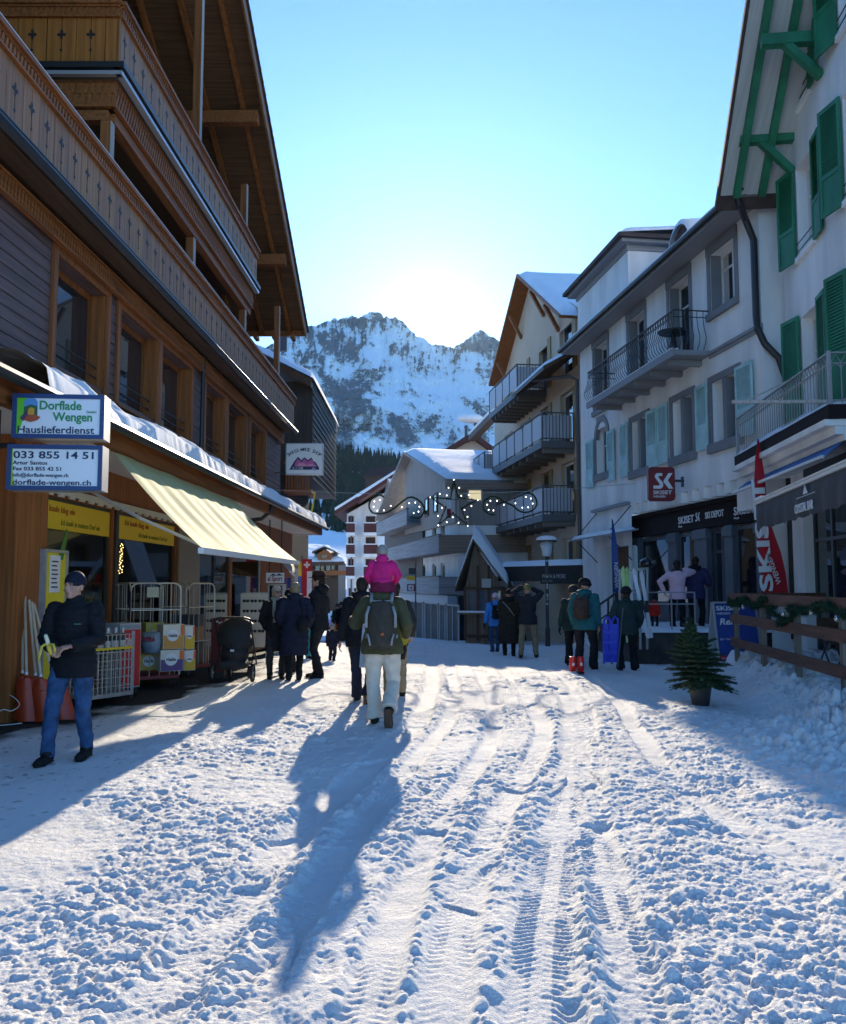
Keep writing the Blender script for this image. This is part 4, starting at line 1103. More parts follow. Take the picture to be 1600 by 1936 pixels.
# side door and its little glass canopy
d0, d1 = Kf.S(1190, 1100), Kf.S(1148, 1100)
casement(Kf, d0, d1, .62, 2.75, -.25, ski, wood('door_wood', (.16, .07, .03), along='z'), 1, .1, name='house_door', pane=wood('door_wood', (.16, .07, .03), along='z'))
c0, c1 = Kf.S(1193, 1040, .9), Kf.S(1097, 1040, .0)
m = MB(); slab(Kf, d0 - .8, d1 + 1.3, .8, .004, 3.0, .18, .05, m); cn = m.build('door_canopy', EAVEG, ski)
snow_slab('canopy_snow', Kf, d0 - .75, d1 + 1.25, .78, .02, 3.05, .18, .09, cn, 9, 40, 10)
m = MB()
for s in (d0 - .3, d1 + .8): MB().tube([Kf.pt(s, .02, 3.9), Kf.pt(s, .75, 3.07)], .015, 6).build('tie_rod', DARK, cn); MB().tube([Kf.pt(s, .02, 2.3), Kf.pt(s, .7, 2.99)], .015, 6).build('strut', DARK, cn)
m = MB(); m.fb(Kf, Kf.S(1192, 965), Kf.S(1125, 975), .004, .14, 3.93, 4.02); m.build('ledge', EAVEG, ski)

# hanging square sign
sq = thing('shop_sign', 'dark red rounded sign with white mark projecting over the ski shop', 'sign', Kf.pt(Kf.S(1278, 915), .4, 4.3))
p = at(1227, 947, 21.6); q = at(1276, 883, 21.6)
S_ = Fr(0, 0, 1); S_.o = Vector((p.x, p.y, 0)); S_.d = Vector((1, 0, 0)); S_.n = Vector((0, -1, 0)); S_.right = S_.d
L_, z0, z1 = q.x - p.x, p.z, q.z; H = z1 - z0
m = MB(); r_ = .09; pts = []
for cx_, cz_, a0 in ((L_ - r_, z1 - r_, 0), (r_, z1 - r_, 90), (r_, z0 + r_, 180), (L_ - r_, z0 + r_, 270)):
    for i in range(6): a = R(a0 + i * 18); pts.append(S_.pt(cx_ + r_ * math.cos(a), 0, cz_ + r_ * math.sin(a)))
m.prism(pts, Vector((0, .14, 0))); f = m.build('case', mat('sign_red', (.17, .008, .012), .45), sq)
sk_mark(S_, L_ * .16, .003, z0 + H * .36, H * .46, LET, f)
text('SKISET', H * .15, S_.pt(L_ * .17, .004, z0 + H * .20), S_.d, (0, 0, 1), LET, f, bold=.02, width=L_ * .70)
text('WENGEN', H * .085, S_.pt(L_ * .17, .004, z0 + H * .10), S_.d, (0, 0, 1), LET, f, bold=.015, width=L_ * .46)
pk = Kf.pt(Kf.S(1284, 915), 0, 0)
m = MB(); m.bar((p.x + L_ - .02, p.y + .07, z0 + H * .6), (pk.x, p.y + .07, z0 + H * .6), .05, .06); m.bar((pk.x - .04, p.y + .07, z0 + H * .42), (pk.x - .04, p.y + .07, z0 + H * .72), .05, .09); m.build('bracket', DARK, sq)

# ================================================================ RIGHT: near house with green shutters and the bar
Yf = Fr(5.304, 0.12, -1)
bar_h = thing('bar_house', 'white house with green shutters and green roof brackets at the right edge', 'building', Yf.pt(16, 0, 0))
sC = Yf.S(1484, 470)
def YS(px, py): return Yf.S(px, py)
Wy = []
for (a, b, yt, yb) in ((1508, 1544, 318, 492), (1519, 1556, 598, 728), (1541, 1575, -60, 150)):
    s_, e_ = sorted((YS(a, (yt + yb) / 2), YS(b, (yt + yb) / 2)))
    Wy.append([s_, e_, Yf.Z((a), yb), Yf.Z((a), yt)])
Wy[1][2] = Wy[1][3] - 2.0
dW = Wy[0][1] - Wy[0][0]; e0 = Wy[0][1]
for w_ in Wy: w_[1] = e0; w_[0] = e0 - 1.02
extra = []
for w_ in Wy: extra.append([w_[0] - 2.55, w_[1] - 2.55, w_[2], w_[3]])
m = MB(); holed(m, Yf, 7.5, sC + .15, 4.3, 15.5, 0, Wy + extra, .26)
holed(m, Yf, 7.5, sC + .15, -.3, 4.3, 0, [(sC - 3.6, sC - .55, .2, 3.1), (8.2, sC - 4.0, .2, 3.1)], .25)
m.poly([Yf.pt(7.5, -.7, 0), Yf.pt(sC, -.7, 0), Yf.pt(sC, -.7, 15.5), Yf.pt(7.5, -.7, 15.5)])
pc = Yf.pt(sC + .15, 0, 0); m.poly([pc, pc + Vector((6, 0, 0)), pc + Vector((6, 0, 15.5)), pc + Vector((0, 0, 15.5))])
m.build('wall', WHITE, bar_h)
for k, w_ in enumerate(Wy + extra):
    o = casement(Yf, *w_, -.2, bar_h, WFR, 2, .06, transom=w_[2] + (w_[3] - w_[2]) * .65, curtain=True)
    m = MB(); m.fb(Yf, w_[0] - .05, w_[1] + .05, .0, .07, w_[2] - .10, w_[2] - .002); m.build('sill', WHITE, o)
    if k != 1:
        m = MB()
        for z in (.10, .26): m.tube([Yf.pt(w_[0], .03, w_[2] + z), Yf.pt(w_[1], .03, w_[2] + z)], .011, 5)
        m.build('guard_rail', DARK, o)
    z0, z1 = w_[2] - .06, w_[3] + .06
    shutter(Yf, w_[1] + .02, w_[1] + .56, z0, z1, .03, bar_h, GREEN, ang=.16, panel=1)
    shutter(Yf, w_[0] - .53, w_[0] - .02, z0, z1, .03, bar_h, GREEN, ang=-.03, panel=1)
# gable roof with green timber
GU = 1.22; sE = sC + .05
zE = Yf.Z(1372, 352, GU); sT = Yf.S(1420, 0, GU); zT = Yf.Z(1420, 0, GU)
tg = (zT - zE) / (sE - sT)
rzy = lambda s: zE + (sE - s) * tg
m = MB(); sA = 9.0
m.hexa([Yf.pt(sA, -6, rzy(sA)), Yf.pt(sE, -6, zE), Yf.pt(sE, GU, zE), Yf.pt(sA, GU, rzy(sA)), Yf.pt(sA, -6, rzy(sA) + .05), Yf.pt(sE, -6, zE + .05), Yf.pt(sE, GU, zE + .05), Yf.pt(sA, GU, rzy(sA) + .05)])
r2 = m.build('roof', mat('white_boards', (.50, .50, .47), .7, var=.15, vs=2, stretch=(8, .3, .3)), bar_h)
m = MB(); m.hexa([Yf.pt(sA, -6, rzy(sA) + .06), Yf.pt(sE + .3, -6, rzy(sE + .3) + .06), Yf.pt(sE + .3, GU + .06, rzy(sE + .3) + .06), Yf.pt(sA, GU + .06, rzy(sA) + .06), Yf.pt(sA, -6, rzy(sA) + .2), Yf.pt(sE + .3, -6, rzy(sE + .3) + .2), Yf.pt(sE + .3, GU + .06, rzy(sE + .3) + .2), Yf.pt(sA, GU + .06, rzy(sA) + .2)])
m.build('roof_tiles', mat('roof_tile', (.07, .05, .045), .8, var=.4), r2)
m = MB(); m.hexa([Yf.pt(sA, -6, rzy(sA) + .21), Yf.pt(sE + .1, -6, rzy(sE + .1) + .21), Yf.pt(sE + .1, GU + .03, rzy(sE + .1) + .21), Yf.pt(sA, GU + .03, rzy(sA) + .21), Yf.pt(sA, -6, rzy(sA) + .32), Yf.pt(sE + .1, -6, rzy(sE + .1) + .3), Yf.pt(sE + .1, GU + .03, rzy(sE + .1) + .3), Yf.pt(sA, GU + .03, rzy(sA) + .32)])
m.build('roof_snow', SNOW, r2)
for u in (GU - .30, GU - .80):
    m = MB(); m.bar(Yf.pt(sA, u, rzy(sA) - .09), Yf.pt(sE - .05, u, zE - .05), .13, .17); m.build('rafter', GREEN, r2)
s1_ = Yf.S(1440, 262, .6)
for s, z in ((s1_, Yf.Z(1440, 262, .6)), (s1_ - 1.75, rzy(s1_ - 1.75) - .55)):
    m = MB(); m.fb(Yf, s - .09, s + .09, .0, GU - .2, z - .10, z + .10); m.bar(Yf.pt(s, .02, z - .72), Yf.pt(s, .62, z - .06), .13, .15, up=Yf.d); m.build('roof_bracket', GREEN, r2)
# balcony
y0_, y1_ = Yf.S(1570, 700, .0), 18.2
bf = Fr(0, 0, -1)
pa, pb_ = at(1570, 752, 13.0), at(1396, 872, 18.3)
bf.o = Vector((pa.x, pa.y, 0)); dv = Vector((pb_.x - pa.x, pb_.y - pa.y, 0)); LB = dv.length; bf.d = dv.normalized(); bf.n = Vector((-bf.d.y, bf.d.x, 0)); bf.right = -bf.d
bz = (pa.z + pb_.z) / 2
m = MB(); m.fb(bf, -.05, LB + .1, -2.2, .05, bz - .22, bz); bs_ = m.build('balcony_slab', FASC, bar_h)
m = MB(); m.fb(bf, -.02, LB + .15, -2.2, .10, bz - .32, bz - .222); m.fb(bf, 0, LB + .1, -2.2, -.05, bz - .45, bz - .322); m.fb(bf, 0, LB + .1, -2.2, -.18, bz - .54, bz - .452); m.build('balcony_moulding', WHITE, bar_h)
snow_slab('balcony_snow', bf, 0, LB, .04, -.35, bz, 0, .10, bs_, 12, 60, 8)
IRON = mat('grey_iron', (.32, .33, .33), .5, .3)
m = MB(); RH = .80
def rail_run(a, b, posts=(0, 1)):
    L = (b - a).length; t = (b - a).normalized(); n = int(L / .135)
    up = Vector((0, 0, 1))
    m.bar(a + up * RH, b + up * RH, .05, .02); m.bar(a + up * (RH - .16), b + up * (RH - .16), .025, .012); m.bar(a + up * .07, b + up * .07, .03, .012)
    for i in range(n + 1):
        p = a + t * (L * i / n)
        m.tube([p + up * .02, p + up * (RH - .16)], .009, 4, cap=False)
        if i < n:
            c = p + t * (L / n / 2); r = L / n / 2
            m.tube([c + t * r * math.cos(q * math.pi / 5) + up * (RH - .26 + .09 * math.sin(q * math.pi / 5)) for q in range(6)], .008, 4, cap=False)
            m.tube([p + up * (RH - .15), c + up * (RH - .02), p + t * (L / n) + up * (RH - .15)], .007, 4, cap=False)
    for k in posts: p = (a, b)[k]; m.bar(p, p + up * (RH + .03), .05, .05, up=(1, 0, 0))
rail_run(bf.pt(0, 0, bz), bf.pt(LB, 0, bz)); rail_run(bf.pt(0.002, -.03, bz), bf.pt(0.002, -1.5, bz), (1,))
m.build('iron_railing', IRON, bs_)
m = MB(); m.bar(at(1385, 760, 12.6), at(1562, 759, 12.85), .04, .05); m.tube([at(1412, 758, 12.65), at(1490, 720, 12.95)], .012, 6); m.build('clothes_arm', mat('weathered_wood', (.45, .40, .36), .8, var=.3), bs_)
# small furled blue awning below the balcony
ba = thing('awning', 'blue awning almost fully rolled in below the white balcony', 'awning', bf.pt(LB / 2, -.1, bz - .6))
m = MB(); a0, a1 = LB + .05, .05
vs = [bf.pt(a0, -.16, bz - .56), bf.pt(a1, -.16, bz - .56), bf.pt(a1, .12, bz - .78), bf.pt(a0, .12, bz - .78)]
m.prism(vs, Vector((0, 0, -.015))); m.build('cloth', mat('blue_cloth', (.03, .14, .42), .8), ba)
m = MB(); m.bar(vs[3], vs[2], .05, .05); m.build('front_bar', mat('awning_bar', (.7, .7, .66), .4), ba)
# bar front
DKG = mat('bar_grey', (.035, .037, .042), .5)
o = casement(Yf, sC - 3.6, sC - .55, .2, 3.1, -.18, bar_h, DKG, 3, .09, transom=2.4, name='bar_front')
casement(Yf, 8.2, sC - 4.0, .2, 3.1, -.18, bar_h, DKG, 3, .09, transom=2.4, name='bar_front')
m = MB(); m.fb(Yf, 8, sC - .9, .004, .07, 3.25, 3.78); bfz = m.build('bar_fascia', DKG, bar_h)
text('SNACK', .30, Yf.pt(Yf.S(1566, 890), .075, 3.36), Yf.right, (0, 0, 1), INK, bfz, bold=.02, width=1.0)
# bar awning with valance
b2 = thing('awning', 'dark grey bar awning with white crest and lettering on its valance', 'awning', (5.3, 13, 2.9))
p0, p1 = at(1430, 958, 14.4), at(1640, 862, 9.0)
zV = (p0.z + p1.z) / 2
V = Fr(0, 0, -1); V.o = Vector((p1.x, p1.y, 0)); dv = Vector((p0.x - p1.x, p0.y - p1.y, 0)); LV = dv.length; V.d = dv.normalized(); V.n = Vector((-V.d.y, V.d.x, 0)); V.right = -V.d
CH = mat('charcoal_cloth', (.05, .055, .065), .8, var=.2, vs=4)
n = 60; m = MB(); vs = []
for i in range(n + 1):
    s = LV * i / n; wv = .02 * math.sin(i * .9)
    vs += [V.pt(s, .0, zV), V.pt(s, .015 + wv, zV - .20), V.pt(s, .01 + wv * 1.6, zV - .42 - .01 * math.sin(i * 2.1))]
m.add(vs, [(3 * i + k, 3 * i + 3 + k, 3 * i + 4 + k, 3 * i + 1 + k) for i in range(n) for k in (0, 1)])
val = m.build('valance', CH, b2)
m = MB(); m.prism([V.pt(0, -.03, zV + .04), V.pt(LV, -.03, zV + .04), V.pt(LV, -1.9, zV + .62), V.pt(0, -1.9, zV + .62)], (0, 0, -.02)); m.build('cloth', CH, b2)
m = MB(); m.fb(V, -.02, LV + .03, -.06, .03, zV + .002, zV + .045); m.fb(V, -.02, LV + .03, -.05, .04, zV + .05, zV + .075); m.build('front_bar', mat('awning_bar', (.7, .7, .66), .4), b2)
MB().fb(V, LV - .5, LV, -.08, .03, zV + .078, zV + .11).build('snow_strip', SNOW, b2)
ic = MB(); rg = random.Random(3)
for i in range(16):
    s = LV - .55 - .3 * rg.random(); ic.tube([V.pt(s, .03, zV - .40), V.pt(s, .03, zV - .46 - .14 * rg.random())], [.012, .002], 5)
ic.build('icicle', mat('ice', (.8, .85, .9), .1, trans=.6), b2)
st = V.S(1542, 975); 
text('CRYSTAL BAR', .17, V.pt(V.S(1504, 972, .05), .055, zV - .36), V.right, (0, 0, 1), LET, val, bold=.0, width=.88)
c0 = V.S(1523, 950, .05)
MB().fb(V, c0 - .45, c0 + .45, .045, .05, zV - .165, zV - .158).build('rule', LET, val)
m = MB()
m.prism([V.pt(c0 + .10, .05, zV - .14), V.pt(c0 + .0, .05, zV - .015), V.pt(c0 - .02, .05, zV - .14)], V.n * .003); m.prism([V.pt(c0 - .03, .05, zV - .14), V.pt(c0 - .01, .05, zV - .03), V.pt(c0 - .13, .05, zV - .14)], V.n * .003); m.build('crest', LET, val)
# ================================================================ FARTHER HOUSES
gz = lambda x, y: float(ground_z(np.array([float(x)]), np.array([float(y)]))[0])
# ---- tan house with metal balconies
Tf = Fr(10.2, -0.139, -1)
TAN = mat('tan_render', (.62, .47, .33), .85, var=.08, vs=.7)
OCH = wood('ochre_shutter', (.36, .22, .07), along='z')
tan_h = thing('apartment_house', 'tan apartment house with three tiers of grey metal balconies', 'building', Tf.pt(38, 0, -1))
t0, t1 = 31.5, 46.4
floors = [4.2, 6.95, 9.72]
holes = []
dpx = [(1062, 1088), (1022, 1040), (985, 1000), (955, 966)]
for fz in floors:
    for a, b in dpx:
        s0, s1 = sorted((Tf.S(a, 950), Tf.S(b, 950)))
        holes.append((s0, s1, fz + .02, fz + 2.1))
for a, b in ((1065, 1085), (1025, 1040), (985, 1000), (955, 966)):
    s0, s1 = sorted((Tf.S(a, 1030), Tf.S(b, 1030))); holes.append((s0, s1, 1.9, 3.35))
m = MB(); holed(m, Tf, t0, t1, -1.6, 11.6, 0, holes, .22)
apx = 38.6
m.poly([Tf.pt(t0, 0, 11.6), Tf.pt(t1, 0, 11.6), Tf.pt(apx, 0, 15.3)])
p = Tf.pt(t0, 0, 0); m.poly([p + Vector((0, 0, -1.6)), p + Vector((9, 0, -1.6)), p + Vector((9, 0, 11.6)), p + Vector((0, 0, 11.6))])
m.poly([Tf.pt(t0, -.6, -1.6), Tf.pt(t1, -.6, -1.6), Tf.pt(t1, -.6, 11.6), Tf.pt(t0, -.6, 11.6)])
m.build('wall', TAN, tan_h)
for k, h in enumerate(holes):
    o = casement(Tf, *h, -.16, tan_h, OCH if k % 2 else WFR, 1, .09, name='balcony_door' if k < 12 else 'window')
    s_ = h[0] - .48
    MB().fb(Tf, s_, h[0] - .02, .004, .05, h[2], h[3]).build('shutter', OCH, tan_h)
PANEL = mat('balcony_sheet', (.46, .46, .48), .6); RAILM = mat('rail_dark', (.10, .10, .105), .6)
def metal_balcony(s0, s1, z, u, nb=4):
    m = MB(); m.fb(Tf, s0, s1, .004, u, z - .26, z); o = m.build('balcony_slab', RAILM, tan_h)
    n = 8
    for i in range(n): s = s0 + .2 + (s1 - s0 - .4) * i / (n - 1); MB().fb(Tf, s - .08, s + .08, .006, u - .1, z - .44, z - .262).build('bracket', mat('bracket_grey', (.16, .14, .12), .8), o)
    m = MB()
    for i in range(nb + 1): s = s0 + (s1 - s0) * i / nb; m.fb(Tf, s - .025, s + .025, u - .06, u - .01, z, z + 1.05)
    m.fb(Tf, s0 - .02, s1 + .02, u - .065, u - .005, z + 1.05, z + 1.09); m.fb(Tf, s0 - .02, s0 + .04, .01, u - .07, z + 1.05, z + 1.09)
    for i in range(10): q = u * (i + .5) / 10; m.fb(Tf, s0, s0 + .02, q - .012, q + .012, z, z + 1.05)
    m.fb(Tf, s0, s0 + .03, .01, u - .07, z + .08, z + .11)
    m.build('rail', RAILM, o)
    m = MB()
    for i in range(nb): a = s0 + (s1 - s0) * i / nb; b = s0 + (s1 - s0) * (i + 1) / nb; m.fb(Tf, a + .05, b - .05, u - .04, u - .03, z + .12, z + .98)
    m.fb(Tf, s0 + .05, s0 + .06, .1, u - .1, z + .12, z + .98)
    m.build('infill_panel', PANEL, o)
    MB().fb(Tf, s0 + .05, s1, u - .35, u - .07, z + .003, z + .06).build('snow_strip', SNOW, o)
metal_balcony(32.7, 41.2, floors[0], 1.3, 6); metal_balcony(42.6, 45.2, floors[0], 1.4, 2)
metal_balcony(32.7, 41.2, floors[1], 1.3, 6); metal_balcony(42.6, 45.2, floors[1], 1.4, 2)
metal_balcony(36.4, 41.8, floors[2], 1.3, 4)
m = MB(); UO = .70; te, za = 32.2, 15.35
ze = 11.5; tg2 = (za - ze) / (apx - te)
rt_ = lambda s: za - abs(s - apx) * tg2
for s_end in (te, 44.6):
    m.hexa([Tf.pt(apx, -8, za), Tf.pt(s_end, -8, rt_(s_end)), Tf.pt(s_end, UO, rt_(s_end)), Tf.pt(apx, UO, za), Tf.pt(apx, -8, za + .14), Tf.pt(s_end, -8, rt_(s_end) + .14), Tf.pt(s_end, UO, rt_(s_end) + .14), Tf.pt(apx, UO, za + .14)])
r_ = m.build('roof', W_OR, tan_h)
# snow on the slope that faces the street's near end
a = np.linspace(te - .1, apx, 40); b = np.linspace(UO - .05, -8, 30); A, B = np.meshgrid(a, b, indexing='ij')
rim = np.sqrt(np.clip(np.minimum(np.minimum((A - te + .1) / .3, (apx - A) / .3), (UO - .05 - B) / .3), 0, 1))
Z = za - np.abs(A - apx) * tg2 + .145 + (.15 + .14 * fbm(A * .8, B * .8, 3, 41)) * rim
grid_mesh('roof_snow', Tf.o.x + Tf.d.x * A + Tf.n.x * B, Tf.d.y * A + Tf.n.y * B, Z, SNOW, r_)
m = MB()
for i in range(46): q = UO - 1.6 - i * .14; m.bar(Tf.pt(te + 1.5, q, rt_(te + 1.5) + .3), Tf.pt(te + 1.5, q - .07, rt_(te + 1.5) + .52), .015, .015); m.bar(Tf.pt(te + 1.5, q - .07, rt_(te + 1.5) + .52), Tf.pt(te + 1.5, q - .14, rt_(te + 1.5) + .3), .015, .015)
m.build('snow_guard', RAILM, r_)
for s in (34.5, 36.6, 40.4, 43): MB().bar(Tf.pt(s, .02, rt_(s) - 1.2), Tf.pt(s, UO - .1, rt_(s) - .12), .14, .14).build('gable_brace', W_OR, r_)
# lower lean-to roof edge over the nearest balcony and its downpipe
m = MB(); m.hexa([Tf.pt(31.6, 1.5, 9.35), Tf.pt(36.3, 1.5, 9.35), Tf.pt(36.3, -.0, 10.2), Tf.pt(31.6, -.0, 10.2), Tf.pt(31.6, 1.5, 9.5), Tf.pt(36.3, 1.5, 9.5), Tf.pt(36.3, -.0, 10.35), Tf.pt(31.6, -.0, 10.35)])
lt = m.build('lower_roof', W_DK, tan_h)
snow_slab('roof_snow', Tf, 31.6, 36.3, 1.48, .02, 9.51, .565, .14, lt, 31, 40, 12)
MB().tube([Tf.pt(33.5, 1.4, 9.4), Tf.pt(32.0, .4, 9.25), Tf.pt(31.9, .15, 9.1), Tf.pt(31.9, .12, -.8)], .07, 8).build('downpipe', RAILM, tan_h)
# restaurant awning roof with its sign at street level
cp = thing('restaurant_canopy', 'flat snow topped canopy with dark underside in front of the tan house', 'canopy', Tf.pt(34, 1, 2.6))
ca, cb = at(1098, 1064, 30.2), at(942, 1078, 33.5)
Cn = Fr(0, 0, -1); dv = Vector((cb.x - ca.x, cb.y - ca.y, 0)); Cn.o = Vector((ca.x, ca.y, 0)); Cn.d = dv.normalized(); Cn.n = Vector((-Cn.d.y, Cn.d.x, 0)); Cn.right = -Cn.d; LC = dv.length
if Cn.n.y > 0: Cn.n = -Cn.n
zc = ca.z
DKB = mat('dark_brown', (.03, .026, .024), .7)
MB().fb(Cn, 0, LC, -4.5, 0, zc - .62, zc - .08).build('roof_deck', DKB, cp)
snow_slab('snow_cover', Cn, -.02, LC + .02, .03, -4.4, zc - .08, -.02, .24, cp, 61, 60, 20)
sb_ = thing('restaurant_sign', 'black sign with pale lettering under the snowy canopy behind the lamp post', 'sign', Cn.pt(1.2, .05, zc - 1.1))
q = at(1022, 1080, 30.4); q2 = at(1100, 1104, 30.4)
Sg = Fr(0, 0, 1); Sg.o = Vector((q.x, q.y, 0)); Sg.d = Vector((1, 0, 0)); Sg.n = Vector((0, -1, 0)); Sg.right = Sg.d
MB().fb(Sg, 0, q2.x - q.x, -.06, 0, q2.z, q.z).build('board', mat('board_black', (.012, .012, .013), .6), sb_)
text('PASTA & MORE', .20, Sg.pt(.06, .003, q2.z + .20), Sg.d, (0, 0, 1), mat('letter_grey', (.45, .45, .45), .6), sb_, width=.80)
text('RISTORANTE', .06, Sg.pt(.06, .003, q2.z + .08), Sg.d, (0, 0, 1), mat('letter_grey', (.45, .45, .45), .6), sb_)
m = MB(); m.bar(Sg.pt(.1, -.03, q.z), Sg.pt(.1, -.03, zc - .6), .03, .03).bar(Sg.pt(1.3, -.03, q.z), Sg.pt(1.3, -.03, zc - .6), .03, .03); m.build('hanger', RAILM, sb_)

# ---- wooden market hut
hut = thing('market_hut', 'wooden market hut with steep snow covered roof and serving hatch', 'hut', (2.2, 33, -.5))
HY = 33.0; hx0, hx1, hb = at(880, 1205, HY).x, at(953, 1205, HY).x, at(880, 1206, HY).z
ap = at(897, 1024, HY); eL = at(863, 1118, HY); eR = at(962, 1113, HY)
HW = wood('hut_wood', (.20, .135, .085), along='z')
we = at(880, 1112, HY).z
m = MB()
def hbox(x0, x1, z0, z1, y=HY): m.poly([(x0, y, z0), (x1, y, z0), (x1, y, z1), (x0, y, z1)])
wa, wb = hb + .95, we - .1
hbox(hx0, hx1, hb - .2, wa); hbox(hx0, hx1, wb, we); hbox(hx0, hx0 + .12, wa, wb); hbox(hx1 - .12, hx1, wa, wb)
m.poly([(hx0, HY, we), (hx1, HY, we), (hx0 + (ap.x - hx0) * 1.0, HY, ap.z - .1)])
m.poly([(hx0, HY, hb - .2), (hx0, HY + 2.8, hb - .2), (hx0, HY + 2.8, we), (hx0, HY, we)]); m.poly([(hx1, HY, hb - .2), (hx1, HY + 2.8, hb - .2), (hx1, HY + 2.8, we), (hx1, HY, we)])
m.poly([(hx0, HY + 2.8, hb - .2), (hx1, HY + 2.8, hb - .2), (hx1, HY + 2.8, we), (hx0, HY + 2.8, we)])
m.build('wall', HW, hut)
m = MB()
for f in (0, .33, .62, .97):
    x = hx0 + (hx1 - hx0) * f; m.box(x - .05, x + .05, HY - .05, HY - .004, hb - .1, we if f in (0, .97) else ap.z - .9)
m.box(hx0 - .05, hx1 + .05, HY - .055, HY - .003, we - .06, we + .06); m.box(hx0, hx1, HY - .052, HY - .003, hb, hb + .12)
m.build('timber', W_DK, hut)
m = MB(); m.box(hx0 + .12, hx1 - .12, HY + .08, HY + .1, wa, wb); m.build('hatch_glass', glass('hut_pane', (.10, .13, .16)), hut)
m = MB(); m.box(hx0 - .25, hx1 - .3, HY - .45, HY - .056, wa - .06, wa); ct = m.build('counter', HW, hut); MB().box(hx0 - .25, hx1 - .3, HY - .46, HY - .06, wa + .002, wa + .06).build('snow_strip', SNOW, ct)
m = MB()
for e in (eL, eR):
    m.hexa([(ap.x, HY - .5, ap.z), (e.x, HY - .5, e.z), (e.x, HY + 3.1, e.z), (ap.x, HY + 3.1, ap.z), (ap.x, HY - .5, ap.z + .12), (e.x, HY - .5, e.z + .1), (e.x, HY + 3.1, e.z + .1), (ap.x, HY + 3.1, ap.z + .12)])
hr = m.build('roof', HW, hut)
nn = 30; a = np.linspace(0, 1, nn); b = np.linspace(0, 1, 16); A, B = np.meshgrid(a, b, indexing='ij')
for e, k in ((eR, 0), (eL, 1)):
    X = ap.x + (e.x - ap.x) * A; Y = HY - .56 + 3.7 * B
    rim = np.clip(np.minimum(np.minimum(B, 1 - B) / .045, (1 - A) / .05 + .12), 0, 1) ** .4
    Zz = ap.z + .125 + (e.z - ap.z) * A + (.50 if k == 0 else .16) * rim * (1 - .3 * A) + .05 * fbm(A * 4, B * 2, 3, 71)
    grid_mesh('roof_snow', X, Y, Zz - (1 - rim) * .04, SNOW, hr)
MB().box(hx0 + .62 * (hx1 - hx0) - .25, hx0 + .62 * (hx1 - hx0) + .1, HY - .22, HY - .06, we + .02, we + .35).build('number_box', mat('pale_box', (.4, .4, .36), .7), hut)

hut.rotation_euler.z = -R(9)
# ---- white house with grey boarded balconies where the street bends
Gf = Fr(9.5, -0.198, -1)
GB = mat('grey_boards', (.27, .27, .275), .75, var=.35, vs=1.2, stretch=(.3, .3, 14))
GBV = mat('grey_boards_upright', (.27, .245, .22), .75, var=.3, vs=1.5, stretch=(5, 5, .2))
WARM = mat('tan_boards', (.26, .19, .14), .75, var=.3, vs=1.2, stretch=(.3, .3, 14))
gh = thing('balcony_house', 'white house with grey boarded balconies and a snowy gable where the street bends', 'building', Gf.pt(50, 0, -1))
g0, gA, g1 = Gf.S(866, 1000), Gf.S(785, 900), 66.0
zE_, zA_ = 6.35, 9.15
holes = []
for a in (805, 826, 842):
    s = Gf.S(a, 1000)
    for z in (.35 + 3.6, .35 + .95): holes.append((s, s + 1.0 * (s / 41), z, z + 1.35))
m = MB(); holed(m, Gf, g0, g1, -2.6, zE_ - .2, 0, holes, .15)
pg = Gf.pt(g0, 0, 0)
m.poly([pg + Vector((0, 0, -2)), pg + Vector((8, 0, -2)), pg + Vector((8, 0, zE_)), pg + Vector((0, 0, zE_))])
m.poly([Gf.pt(g0, -.5, -2.6), Gf.pt(g1, -.5, -2.6), Gf.pt(g1, -.5, zE_), Gf.pt(g0, -.5, zE_)])
m.build('wall', WHITE, gh)
for h in holes: casement(Gf, *h, -.1, gh, WFR, 2, .1)
# the gable clad in upright boards
m = MB(); m.prism([Gf.pt(g0, .0, 4.4), Gf.pt(Gf.S(770, 980), .0, 4.6), Gf.pt(Gf.S(770, 980), .0, zE_ + (zA_ - zE_) * .8), Gf.pt(gA, 0, zA_ - .05), Gf.pt(g0, 0, zE_)], Gf.n * .12); m.build('gable_boarding', GBV, gh)
for px in (811, 828):
    s = Gf.S(px, 960, .13); casement(Gf, s, s + .9, 5.2, 6.2, .20, gh, W_DK, 1, .1)
m = MB(); bands = [(3.05, 3.85, g0 - .0, Gf.S(727, 1040, .9)), (1.15, 1.95, g0 - .0, Gf.S(730, 1070, .9)), (4.9, 5.75, Gf.S(769, 990, .9), Gf.S(712, 1000, .9))]
for k, (a, b, s0, s1) in enumerate(bands):
    o = MB().fb(Gf, s0, s1, .8, .9, a, b).build('balcony_front', GB, gh)
    MB().fb(Gf, s0, s1, .004, .798, a - .02, a + .1).build('balcony_floor', GB, gh)
    MB().fb(Gf, s0 - .02, s1, .78, .93, b + .001, b + .05).build('rail_cap', W_DK, o)
    if k < 2:
        e = Gf.pt(s0, .9, 0); x0 = e.x
        MB().box(x0 + .005, x0 + 5, e.y - .02, e.y + .08, a, b).build('balcony_front', WARM if k == 0 else GB, gh)
m = MB()   # flat dark sheets: shade behind the far balconies put in as colour
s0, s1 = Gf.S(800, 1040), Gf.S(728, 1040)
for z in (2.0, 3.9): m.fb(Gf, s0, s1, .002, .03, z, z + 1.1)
m.build('recess_shade', W_DK, gh)
